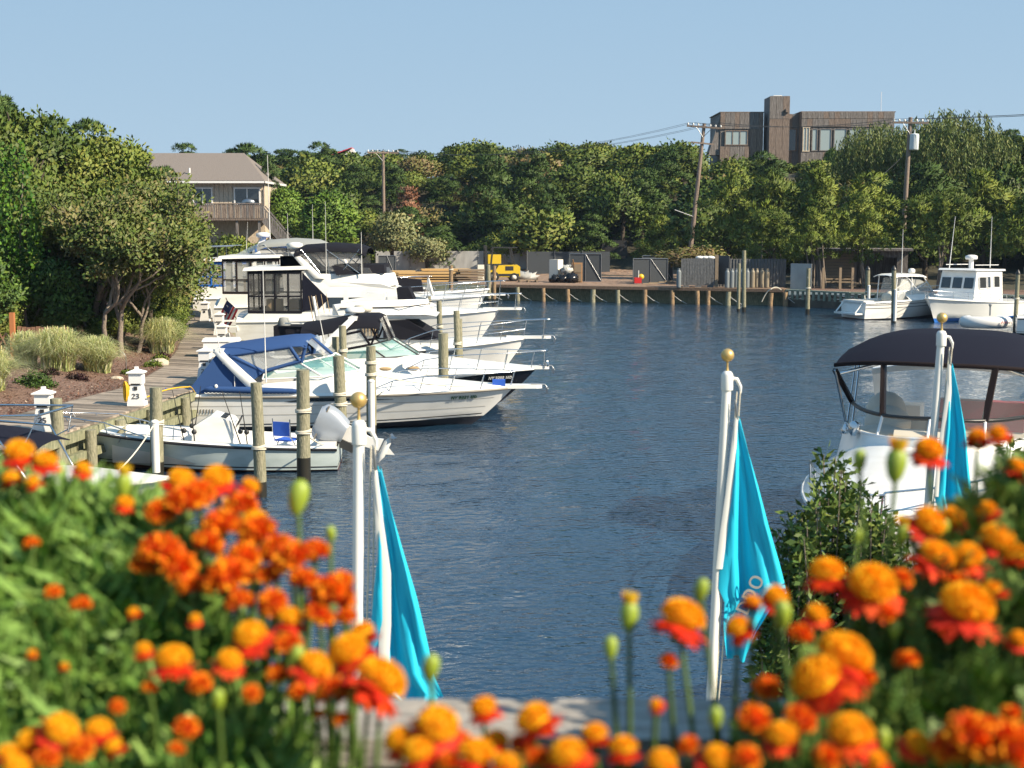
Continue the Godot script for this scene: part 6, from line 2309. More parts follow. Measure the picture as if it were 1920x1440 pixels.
func build_bed_plants() -> void:
	var pale := [Color(0.5, 0.5, 0.25), Color(0.66, 0.62, 0.38), Color(0.36, 0.42, 0.15), Color(0.45, 0.48, 0.2)]
	grass_clump("widest pale striped grass clump in the mulch bed", ground_at(-12.5, -38.0), 1.5, 3.0, 1900, 601, pale)
	grass_clump("grass clump joined to the right of the widest one", ground_at(-11.65, -38.8), 1.35, 2.4, 1300, 602, pale)
	grass_clump("tall grass clump spilling over the boardwalk's bend", ground_at(-11.55, -45.6), 1.55, 2.5, 1500, 603, pale)
	grass_clump("grass clump cut off by the left edge", ground_at(-12.75, -33.6), 1.35, 2.5, 1400, 604, pale)
	grass_clump("grass clump left of the widest one, at the back", ground_at(-13.6, -38.6), 1.25, 2.0, 900, 608, pale)
	grass_clump("grass clump behind the bench near the house", ground_at(-22.2, -103.6), 1.4, 1.9, 300, 605, pale)
	grass_clump("grass clump left of the bench", ground_at(-27.2, -103.0), 1.3, 1.6, 300, 606, pale)
	var g := [Color(0.045, 0.085, 0.018), Color(0.06, 0.11, 0.02), Color(0.035, 0.065, 0.014)]
	var yg := [Color(0.12, 0.16, 0.02), Color(0.09, 0.14, 0.02), Color(0.15, 0.17, 0.03)]
	var pu := [Color(0.028, 0.012, 0.014), Color(0.045, 0.018, 0.018), Color(0.035, 0.02, 0.016)]
	bush_thing("juniper_shrub", "dark green juniper shrub between the left grass clumps", ground_at(-12.1, -35.0), 0.5, g, 611)
	bush_thing("green_shrub", "small bright green shrub in the mulch, left one", ground_at(-10.9, -39.2), 0.24, yg, 612, 0.06, 30)
	bush_thing("green_shrub", "small round yellow green shrub near the boardwalk", ground_at(-10.75, -41.3), 0.3, yg, 613, 0.06, 36)
	bush_thing("green_shrub", "small green shrub behind the round yellow green one", ground_at(-10.95, -43.0), 0.28, yg, 614, 0.06, 30)
	bush_thing("barberry_shrub", "dark purple shrub beside the widest grass clump", ground_at(-11.6, -36.7), 0.3, pu, 615, 0.06, 34)
	bush_thing("barberry_shrub", "low dark purple shrub under the widest grass clump", ground_at(-12.3, -36.8), 0.24, pu, 616, 0.06, 26)
	bush_thing("barberry_shrub", "dark purple shrub below the tall grass clump", ground_at(-11.15, -44.0), 0.26, pu, 617, 0.06, 26)
	# stones
	R.seed = 61
	var st := [[-10.75, -41.8, 0.34, "flat grey stone at the edge of the mulch bed"], [-23.0, -101.8, 0.8, "large tan boulder below the bench"], [-24.2, -101.6, 0.6, "tan boulder left of the large one"], [-21.9, -101.5, 0.5, "smaller tan boulder right of the large one"], [-10.9, -37.9, 0.2, "half buried pale stone in the mulch"]]
	for a in st:
		var b := MB.new()
		b.ball(Vector3.ZERO, V(a[2], a[2] * 0.5, a[2] * 0.7), 12)
		for i in b.v.size():
			b.v[i] *= 1.0 + hill_noise.get_noise_3d(b.v[i].x * 40, b.v[i].y * 40 + a[0] * 9, b.v[i].z * 40) * 0.5
		var o := part("boulder", b, M.stone, self)
		o.position = ground_at(a[0], a[1]) + V(0, a[2] * 0.25, 0)
		tag(o, a[3], "boulder")

func pedestal(label: String, x: float, z: float, number: String, hose: String, turn := 0.0) -> void:
	var t := thing("dock_pedestal", label, "power pedestal", V(x, 1.095, z), turn, "dock power pedestals")
	var b := MB.new()
	slab(b, [[-0.2, 0.0, 0.17], [-0.2, 0.04, 0.17], [-0.13, 0.5, 0.12], [0.13, 0.5, 0.12], [0.2, 0.04, 0.17], [0.2, 0.0, 0.17]])
	part("base", b, M.white_paint, t)
	b = MB.new()
	b.box(V(0, 0.64, 0), V(0.31, 0.26, 0.29))
	b.box(V(0, 0.5, 0), V(0.26, 0.04, 0.24))
	part("head", b, M.white_paint, t)
	b = MB.new()
	var a := 0.2
	b.box(V(0, 0.785, 0), V(0.4, 0.03, 0.38))
	for k in 4:
		var p := V(a, 0.8, 0).rotated(V(0, 1, 0), k * PI / 2 + PI / 4) * V(1.35, 1, 1.28)
		var q := V(a, 0.8, 0).rotated(V(0, 1, 0), k * PI / 2 + PI * 0.75) * V(1.35, 1, 1.28)
		b.tri(p, V(0, 0.88, 0), q)
	b.box(V(0, 0.89, 0), V(0.08, 0.06, 0.08))
	part("roof", b, M.white_paint, t)
	b = MB.new()
	b.box(V(0, 0.515, 0.13), V(0.22, 0.03, 0.03))
	b.box(V(0, 0.42, 0.145), V(0.08, 0.08, 0.02))
	part("sockets", b, M.dark_metal, t)
	if number != "":
		var m := TextMesh.new()
		m.text = number
		m.font_size = 64
		m.pixel_size = 0.0026
		m.depth = 0.01
		inst("number", m, M.ink, t, Transform3D(Basis(V(1, 0, 0), -0.1), V(0, 0.24, 0.158)))
	if hose != "":
		b = MB.new()
		var s := -1.0 if hose == "yellow_hose" else 1.0
		for k in 5:
			var ring := []
			for j in 15:
				var w := TAU * j / 14.0
				ring.append(V(s * (0.17 + 0.02 * k) + sin(w) * 0.05, 0.34 + cos(w) * (0.2 + 0.01 * k), 0.05 + k * 0.022 + sin(w) * 0.05))
			b.tube(ring, 0.014, 5, false)
		part("hose_coil", b, M[hose], t)

func build_pedestals() -> void:
	pedestal("pedestal number 25 at the lower left, beside a piling", -9.7, -28.5, "25", "teal_hose")
	pedestal("pedestal number 23 with a coiled yellow hose", -8.85, -32.5, "23", "yellow_hose")
	pedestal("pedestal behind the blue canvas, white hose at its side", -8.45, -38.0, "20", "white_plastic")
	pedestal("pedestal standing left of the black bimini cruiser's stern", -9.85, -47.0, "", "white_plastic")
	pedestal("pedestal in front of the grey hull with the striped flag", -11.2, -53.0, "", "")
	pedestal("pedestal near a blue cloth on the far boardwalk", -13.4, -60.5, "", "white_plastic")
	pedestal("pedestal with orange cord at its foot", -16.2, -67.0, "", "yellow_hose")
	pedestal("pedestal before the boulders at the boardwalk's end", -19.4, -76.5, "", "teal_hose")
	pedestal("farthest pedestal, half hidden by the grove", -22.0, -82.0, "", "")
	var b := MB.new()
	R.seed = 3
	for k in 6:
		var ring := []
		for j in 17:
			var w := TAU * j / 16.0
			ring.append(V(-16.0 + cos(w) * (0.35 + 0.06 * k), 1.12 + 0.012 * k, -66.2 + sin(w) * (0.3 + 0.05 * k)))
		b.tube(ring, 0.018, 5, false)
	var o := part("orange_cord_coil", b, M.orange_cord, self)
	tag(o, "orange cord coiled on the far boardwalk beside a pedestal", "cord")
	# boarding steps, boxes and a bucket on the walk
	var t := thing("dock_steps", "white boarding steps on the boardwalk beside the grey hull", "steps", V(-11.35, 1.095, -55.2), 0.2)
	for k in 2:
		b = MB.new()
		b.box(V(0, 0.16 + 0.22 * k, -0.15 * k), V(0.8, 0.05, 0.3))
		part("tread", b, M.white_plastic, t)
	for s in [-1.0, 1.0]:
		b = MB.new()
		b.prism(PackedVector2Array([Vector2(-0.2, 0), Vector2(0.35, 0), Vector2(0.35, 0.38), Vector2(0.05, 0.38), Vector2(0.0, 0.14), Vector2(-0.2, 0.14)]), 0.05, V(0.38 * s, 0, 0), Basis(V(0, 0, -1), V(0, 1, 0), V(1, 0, 0)))
		part("side_board", b, M.white_plastic, t)
	t = thing("dock_box", "white dock box with lid behind the blue canvas", "dock box", V(-9.35, 1.095, -44.5), 0.1)
	b = MB.new()
	b.box(V(0, 0.25, 0), V(1.1, 0.5, 0.55))
	part("chest", b, M.white_paint, t)
	b = MB.new()
	slab(b, [[-0.6, 0.5, 0.32], [-0.55, 0.6, 0.28], [0.55, 0.6, 0.28], [0.6, 0.5, 0.32]])
	part("lid", b, M.white_paint, t)
	# mooring lines
	rope("mooring_rope", "white rope sagging from the sleeve piling to the bimini boat's bow", [V(-7.6, 1.15, -29.2), V(-7.75, 0.5, -26.2)], 0.12)
	rope("mooring_rope", "rope from the cruiser's bow to the white sleeved piling", [V(-3.5, 1.6, -34.55), V(-1.2, 1.12, -36.0)], 0.06)
	rope("mooring_rope", "rope from the rope banded piling to the blue cruiser's side deck", [V(-4.1, 1.0, -33.4), V(-3.2, 1.15, -35.5)], 0.1)
	rope("mooring_rope", "yellow rope from pedestal 23 to the blue cruiser's stern", [V(-8.6, 1.3, -32.4), V(-8.0, 1.35, -34.0), V(-8.2, 1.0, -35.6)], -0.06, 0.018, M.yellow_hose)
	rope("mooring_rope", "pair of pale lines from the boardwalk to the cruiser's stern", [V(-8.6, 1.1, -33.2), V(-8.6, 0.75, -35.6)], 0.15)
	rope("mooring_rope", "rope from the thick wet footed piling to the skiff's rail", [V(-4.3, 1.02, -28.6), V(-4.1, 0.6, -29.8)], 0.05)
	rope("mooring_rope", "rope between the walkaround boat and the wrapped piling", [V(21.2, 1.0, -83.4), V(20.0, 1.1, -78.4)], 0.25, 0.03)
	rope("white_hose", "white hose drooping from the bulkhead corner piling", [V(17.35, 2.2, -81.5), V(17.5, 1.0, -81.6)], 0.0, 0.03)
	rope("white_hose", "curled white hose over the green bulkhead's edge", [V(17.1, 1.1, -88.2), V(16.4, 1.15, -88.0), V(15.9, 0.35, -88.3)], -0.15, 0.035)
	# red board fence with an orange post at the left edge
	t = thing("board_fence", "reddish board fence with an orange post among the left shrubs", "fence", V(-14.9, land_y(-14.9, -41.0), -41.0), 0.0)
	R.seed = 12
	for k in 11:
		b = MB.new()
		b.box(V(0.3 + k * 0.14, 0.45 + rs(-0.02, 0.02), 0), V(0.12, 0.95, 0.03))
		part("board", b, M.fence_red, t)
	b = MB.new()
	b.box(V(0.12, 0.62, 0.05), V(0.13, 1.45, 0.13))
	part("post", b, M.post_orange, t)
	for k in 7:
		b = MB.new()
		b.bar(V(-1.3 + k * 0.2, 0.0, 0), V(-0.9 + k * 0.2, 0.75, 0), 0.02, 0.04)
		b.bar(V(-0.9 + k * 0.2, 0.0, 0.02), V(-1.3 + k * 0.2, 0.75, 0.02), 0.02, 0.04)
		part("lattice_slat", b, M.fence_red, t)
	# wire hoop
	t = thing("wire_hoop", "thin bent wire hoop standing in the mulch", "hoop", ground_at(-11.3, -39.5))
	b = MB.new()
	var hp := []
	for k in 12:
		var w := PI * k / 11.0
		hp.append(V(cos(w) * 0.25, 0.45 + sin(w) * 0.2, 0))
	hp.append(V(-0.25, 0.0, 0))
	hp.push_front(V(0.25, 0.0, 0))
	b.tube(hp, 0.012, 5)
	part("wire", b, M.dull_steel, t)
	# bench
	t = thing("garden_bench", "weathered slatted bench above the boulders at the boardwalk's end", "bench", V(-23.8, land_y(-23.8, -103.0) + 0.15, -103.0), 0.1)
	for k in 14:
		b = MB.new()
		b.box(V(-0.75 + k * 0.115, 0.72, -0.25), V(0.05, 0.5, 0.03))
		part("back_slat", b, M.stone, t)
	b = MB.new()
	b.box(V(0, 0.98, -0.25), V(1.7, 0.07, 0.05))
	part("top_rail", b, M.stone, t)
	b = MB.new()
	b.box(V(0, 0.42, 0), V(1.7, 0.05, 0.5))
	part("seat", b, M.stone, t)
	for x in [-0.8, 0.8]:
		for z in [-0.25, 0.22]:
			b = MB.new()
			b.box(V(x, 0.3, z), V(0.07, 0.6 if z > 0 else 0.9, 0.07))
			part("leg", b, M.stone, t)

func window(parent: Node3D, x0: float, x1: float, y0: float, y1: float, z: float, frame: Material, pane: Material, bars := 0) -> void:
	var w := Node3D.new()
	w.name = "window"
	parent.add_child(w, true)
	var b := MB.new()
	b.box(V((x0 + x1) / 2, (y0 + y1) / 2, z + 0.02), V(x1 - x0, y1 - y0, 0.02))
	part("pane", b, pane, w)
	b = MB.new()
	for y in [y0, y1]:
		b.box(V((x0 + x1) / 2, y, z + 0.05), V(x1 - x0 + 0.16, 0.1, 0.1))
	for x in [x0, x1]:
		b.box(V(x, (y0 + y1) / 2, z + 0.05), V(0.1, y1 - y0 - 0.1, 0.1))
	for k in bars:
		b.box(V(lerpf(x0, x1, (k + 1.0) / (bars + 1)), (y0 + y1) / 2, z + 0.045), V(0.08, y1 - y0 - 0.1, 0.09))
	part("frame", b, frame, w)

func board_wall(parent: Node3D, x0: float, x1: float, y0: float, y1: float, z: float, step: float, mats: Array) -> void:
	var n := maxi(1, int((x1 - x0) / step))
	for k in n:
		var b := MB.new()
		b.box(V(lerpf(x0, x1, (k + 0.5) / n), (y0 + y1) / 2, z + rs(0, 0.015)), V((x1 - x0) / n - 0.025, y1 - y0, 0.06))
		part("board", b, mats[R.randi() % mats.size()], parent)

func build_houses() -> void:
	R.seed = 31
	# house on the hill
	var t := thing("hill_house", "flat roofed weathered timber house with a square tower on the hilltop", "house", V(0, 0, -150.0))
	var br := [M.cedar_brown, M.cedar_grey, M.cedar_brown]
	var b := MB.new()
	b.box(V(24.5, 13.4, -4.0), V(4.5, 7.0, 7.8))
	b.box(V(35.8, 13.4, -4.0), V(9.9, 7.1, 7.8))
	b.box(V(30.0, 13.3, -5.0), V(1.5, 6.8, 7.0))
	part("wall", b, M.cedar_brown, t)
	board_wall(t, 22.2, 26.8, 15.25, 16.95, 0.0, 0.5, br)
	board_wall(t, 25.4, 26.8, 9.9, 15.2, 0.0, 0.5, br)
	board_wall(t, 22.2, 25.35, 9.9, 13.4, 0.0, 0.5, br)
	window(t, 22.75, 25.1, 13.55, 15.05, 0.0, M.cedar_grey, M.pale_glass, 2)
	b = MB.new()
	b.box(V(28.3, 14.2, -0.6), V(2.15, 8.7, 3.2))
	part("tower", b, M.cedar_brown, t)
	board_wall(t, 27.23, 29.37, 9.9, 16.2, 1.02, 0.54, br)
	board_wall(t, 27.23, 29.37, 16.24, 18.6, 1.02, 0.54, br)
	b = MB.new()
	b.box(V(28.3, 18.68, -0.6), V(0.9, 0.2, 0.9))
	part("chimney_cap", b, M.white_paint, t)
	b = MB.new()
	b.box(V(29.1, 17.1, 1.2), V(0.35, 0.4, 0.2))
	part("wall_lamp_box", b, M.cedar_grey, t)
	board_wall(t, 29.4, 30.85, 9.9, 16.9, -1.2, 0.5, [M.cedar_grey, M.grey_board])
	window(t, 29.7, 30.55, 13.0, 15.3, -1.15, M.cedar_grey, M.window_glass, 0)
	board_wall(t, 30.85, 40.75, 15.45, 16.3, 0.0, 0.55, br)
	board_wall(t, 30.85, 40.75, 16.34, 17.0, 0.02, 0.55, br)
	board_wall(t, 30.85, 40.75, 9.9, 12.8, 0.0, 0.55, br)
	window(t, 31.05, 31.7, 12.9, 15.4, 0.0, M.siding, M.pale_glass, 1)
	for a in [[32.0, 32.55], [32.85, 34.05], [34.35, 35.65], [35.95, 37.2], [37.5, 38.7], [39.1, 40.4]]:
		window(t, a[0], a[1], 12.95, 15.25, 0.0, M.cedar_brown, M.pale_glass, 0)
	b = MB.new()
	b.box(V(35.8, 17.04, -4.0), V(10.1, 0.1, 8.1))
	b.box(V(24.5, 17.0, -4.0), V(4.7, 0.1, 8.1))
	part("roof_edge", b, M.cedar_grey, t)
	b = MB.new()
	b.prism(PackedVector2Array([Vector2(21.0, 12.5), Vector2(22.2, 16.6), Vector2(22.2, 12.5)]), 2.0, V(0, 0, -1.2))
	part("lean_to", b, M.cedar_brown, t)
	b = MB.new()
	b.tube([V(39.8, 17.0, -2.0), V(39.8, 19.3, -2.0)], 0.03, 5)
	part("roof_aerial", b, M.white_paint, t)
	# house with the deck at the left
	t = thing("deck_house", "cream sided house with brown hip roof and a timber deck on posts", "house", V(-0.6, 0, -108.5))
	b = MB.new()
	b.box(V(-27.8, 5.6, -4.1), V(18.4, 5.7, 8.0))
	part("wall", b, M.siding, t)
	R.seed = 32
	board_wall(t, -25.6, -18.6, 5.7, 8.48, 0.0, 0.35, [M.siding])
	b = MB.new()
	var e := [V(-37.6, 8.5, 0.9), V(-18.4, 8.5, 0.9), V(-18.4, 8.5, -9.2), V(-37.6, 8.5, -9.2)]
	var r0 := V(-34.0, 10.85, -4.2)
	var r1 := V(-20.9, 10.85, -4.2)
	b.quad(e[0], r0, r1, e[1])
	b.tri(e[1], r1, e[2])
	b.quad(e[2], r1, r0, e[3])
	b.tri(e[3], r0, e[0])
	var roof := part("roof", b, M.shingle, t)
	b = MB.new()
	b.box(V(-28.0, 8.44, 0.92), V(19.3, 0.16, 0.06))
	b.box(V(-18.38, 8.44, -4.1), V(0.06, 0.16, 10.1))
	part("gutter", b, M.white_paint, roof)
	b = MB.new()
	b.tube([V(-24.4, 8.9, -0.2), V(-24.4, 9.55, -0.2)], 0.07, 8)
	part("vent_pipe", b, M.white_paint, roof)
	# rows of shingles, slightly stepped
	b = MB.new()
	for k in 22:
		var u := (k + 0.5) / 22.0
		var y := lerpf(8.52, 10.84, u)
		var z := lerpf(0.9, -4.2, u)
		b.box(V(lerpf(-27.95, -27.45, u), y + 0.03, z), V(lerpf(19.1, 13.1, u), 0.035, 0.25), Basis(V(1, 0, 0), 0.43))
	part("shingle_courses", b, M.shingle, roof)
	window(t, -24.1, -22.65, 6.75, 8.0, 0.03, M.white_paint, M.window_glass, 1)
	window(t, -20.9, -18.95, 6.75, 8.0, 0.03, M.white_paint, M.window_glass, 1)
	window(t, -26.6, -25.4, 7.3, 8.0, 0.03, M.white_paint, M.window_glass, 0)
	b = MB.new()
	b.tube([V(-18.5, 8.3, 0.5), V(-18.65, 7.9, 0.1), V(-18.65, 5.5, 0.1)], 0.05, 6)
	part("downpipe", b, M.cedar_brown, t)
	b = MB.new()
	b.box(V(-22.2, 5.6, 1.3), V(7.8, 0.18, 2.6))
	var dk := part("deck", b, M.cedar_grey, t)
	R.seed = 33
	for k in 46:
		b = MB.new()
		b.box(V(-26.0 + k * 0.168, 6.2, 2.6), V(0.14, 1.05, 0.03))
		part("railing_board", b, M.cedar_grey if k % 3 else M.cedar_brown, dk)
	b = MB.new()
	b.box(V(-22.2, 6.77, 2.6), V(7.8, 0.07, 0.12))
	part("handrail", b, M.cedar_grey, dk)
	for x in [-25.0, -22.5, -20.3, -18.6]:
		b = MB.new()
		b.box(V(x, 3.4, 2.4), V(0.18, 4.4, 0.18))
		part("deck_post", b, M.cedar_brown, t)
	b = MB.new()
	for s in [1.2, 2.5]:
		b.bar(V(-18.35, 5.6, s), V(-15.6, 2.3, s), 0.06, 0.3)
		b.bar(V(-18.35, 6.6, s), V(-15.6, 3.3, s), 0.05, 0.1)
	for k in 9:
		b.box(V(-18.2 + k * 0.31, 5.4 - k * 0.37, 1.85), V(0.3, 0.05, 1.3))
	for k in 16:
		b.box(V(-18.25 + k * 0.17, 6.0 - k * 0.204, 2.52), V(0.12, 1.0, 0.03))
	part("stairs", b, M.cedar_brown, t)
	var g := thing("barbecue_grill", "steel barbecue grill on the house deck", "grill", V(-20.2, 5.7, -107.1))
	b = MB.new()
	b.ball(V(0, 1.2, 0), V(0.55, 0.28, 0.3), 14)
	part("lid", b, M.dull_steel, g)
	b = MB.new()
	b.box(V(0, 1.08, 0), V(1.5, 0.14, 0.55))
	b.box(V(0, 0.5, 0), V(0.9, 1.0, 0.5))
	part("body", b, M.steel, g)
	# glimpses of far buildings in the trees
	g = thing("cottage", "white gabled cottage showing over the far trees left of the crossarm", "house", V(-17.6, 12.1, -153.0))
	b = MB.new()
	b.prism(PackedVector2Array([Vector2(-0.7, 0), Vector2(0.7, 0), Vector2(0.7, 0.5), Vector2(0.3, 1.2), Vector2(-0.7, 0.5)]), 2.0)
	part("wall", b, M.white_paint, g)
	b = MB.new()
	b.bar(V(-1.8, 0.5, 0.3), V(0.3, 1.25, 0.3), 2.6, 0.08)
	part("roof", b, M.red_cover, g)
	g = thing("white_hut", "small white hut corner among the trees above the yard", "hut", V(7.0, 8.4, -141.0), 0.4)
	b = MB.new()
	b.box(V(0, 0.4, 0), V(1.2, 1.2, 1.2))
	b.box(V(-0.5, -0.2, 0.4), V(0.9, 0.8, 0.9))
	part("wall", b, M.fridge_white, g)

func pole_top(t: Node3D, y: float, half: float, tilt: float) -> void:
	var b := MB.new()
	var d := V(cos(tilt), sin(tilt) * 0.0, sin(tilt))
	b.bar(V(0, y, 0.14) - d * half, V(0, y, 0.14) + d * half, 0.12, 0.14)
	part("crossarm", b, M.pole_wood, t)
	b = MB.new()
	for s in [-1.0, 1.0]:
		b.tube([V(0, y - 0.8, 0.12), V(0, y - 0.05, 0.2) + d * half * 0.45 * s], 0.025, 5)
	part("brace", b, M.dull_steel, t)
	for k in [-0.95, -0.65, -0.35, 0.35, 0.65, 0.95]:
		b = MB.new()
		b.lathe([Vector2(0.03, 0), Vector2(0.08, 0.06), Vector2(0.08, 0.14), Vector2(0.04, 0.2), Vector2(0.001, 0.22)], V(0, y + 0.06, 0.14) + d * half * k, 8)
		part("insulator", b, M.insulator, t)

func build_poles() -> void:
	var t := thing("utility_pole", "leaning utility pole above the wooden bin, two crossarms", "utility pole", V(13.9, 1.2, -110.0))
	t.rotation.z = -0.095
	var b := MB.new()
	b.tube([V(0, -0.5, 0), V(0, 6, 0), V(0, 11.9, 0)], [0.2, 0.17, 0.13], 10)
	part("shaft", b, M.pole_wood, t)
	pole_top(t, 11.6, 1.35, 0.25)
	b = MB.new()
	b.box(V(0, 10.35, 0.14), V(1.8, 0.12, 0.12))
	part("lower_crossarm", b, M.pole_wood, t)
	b = MB.new()
	b.tube([V(0, 4.6, 0.1), V(-1.6, 5.0, 0.2)], 0.05, 6)
	part("lamp_arm", b, M.dull_steel, t)
	t = thing("utility_pole", "utility pole with a grey transformer can at the right", "utility pole", V(28.8, 1.4, -103.0))
	t.rotation.z = -0.03
	b = MB.new()
	b.tube([V(0, -0.5, 0), V(0, 6, 0), V(0, 11.6, 0)], [0.2, 0.17, 0.14], 10)
	part("shaft", b, M.pole_wood, t)
	pole_top(t, 11.2, 1.25, 0.2)
	b = MB.new()
	b.lathe([Vector2(0.01, 0), Vector2(0.3, 0.02), Vector2(0.33, 0.1), Vector2(0.33, 1.1), Vector2(0.28, 1.2), Vector2(0.01, 1.24)], V(0.3, 9.2, 0.3), 16)
	b.tube([V(0.25, 10.4, 0.4), V(0.25, 10.65, 0.4)], 0.05, 6)
	part("transformer", b, M.transformer_grey, t)
	t = thing("utility_pole", "utility pole crossarm rising out of the trees left of the forklift", "utility pole", V(-12.4, 6.0, -135.0))
	b = MB.new()
	b.tube([V(0, -0.5, 0), V(0, 6.2, 0)], [0.17, 0.14], 8)
	part("shaft", b, M.pole_wood, t)
	pole_top(t, 6.0, 1.5, -0.2)
	# wires
	var n := 0
	for k in [-1.2, -0.75, 0.75, 1.2]:
		n += 1
		var b2 := MB.new()
		var a := V(-12.4 + k, 12.25, -134.9)
		var c := V(15.05 + k, 13.1, -109.9)
		var d := V(28.9 + k, 12.85, -102.9)
		var e := V(60.0 + k, 14.5, -88.0)
		for seg in [[a, c, 1.3], [c, d, 0.45], [d, e, 0.5]]:
			var p := []
			for i in 13:
				var u := i / 12.0
				p.append(seg[0].lerp(seg[1], u) - V(0, seg[2] * 4 * u * (1 - u), 0))
			b2.tube(p, 0.012, 4, false)
		var o := part("power_wire", b2, M.wire, self)
		tag(o, ["power wire at the left ends of the crossarms", "power wire second from the left ends of the crossarms", "power wire third from the left ends of the crossarms", "power wire at the right ends of the crossarms"][n - 1], "wire", "overhead wires")
	for q in [[V(14.3, 7.6, -110), V(24, 6.2, -106), "lower slack wire from the leaning pole to the right pines"], [V(28.8, 10.3, -103), V(21.5, 5.6, -100), "service wire slanting down from the transformer pole"]]:
		var b2 := MB.new()
		var p := []
		for i in 9:
			var u := i / 8.0
			p.append(q[0].lerp(q[1], u) - V(0, 0.5 * 4 * u * (1 - u), 0))
		b2.tube(p, 0.018, 4, false)
		var o := part("power_wire", b2, M.wire, self)
		tag(o, q[2], "wire", "overhead wires")

func wheel(parent: Node3D, at: Vector3, r: float, w: float) -> void:
	var o := Node3D.new()
	o.name = "wheel"
	parent.add_child(o, true)
	o.position = at
	var b := MB.new()
	b.lathe([Vector2(r * 0.6, -w / 2), Vector2(r * 0.95, -w / 2), Vector2(r, -w * 0.3), Vector2(r, w * 0.3), Vector2(r * 0.95, w / 2), Vector2(r * 0.6, w / 2)], Vector3.ZERO, 18, Basis(V(1, 0, 0), PI / 2))
	part("tyre", b, M.tyre, o)
	b = MB.new()
	b.lathe([Vector2(0.01, -w * 0.35), Vector2(r * 0.6, -w * 0.4), Vector2(r * 0.62, w * 0.4), Vector2(0.01, w * 0.35)], Vector3.ZERO, 14, Basis(V(1, 0, 0), PI / 2))
	part("rim", b, M.fridge_white, o)

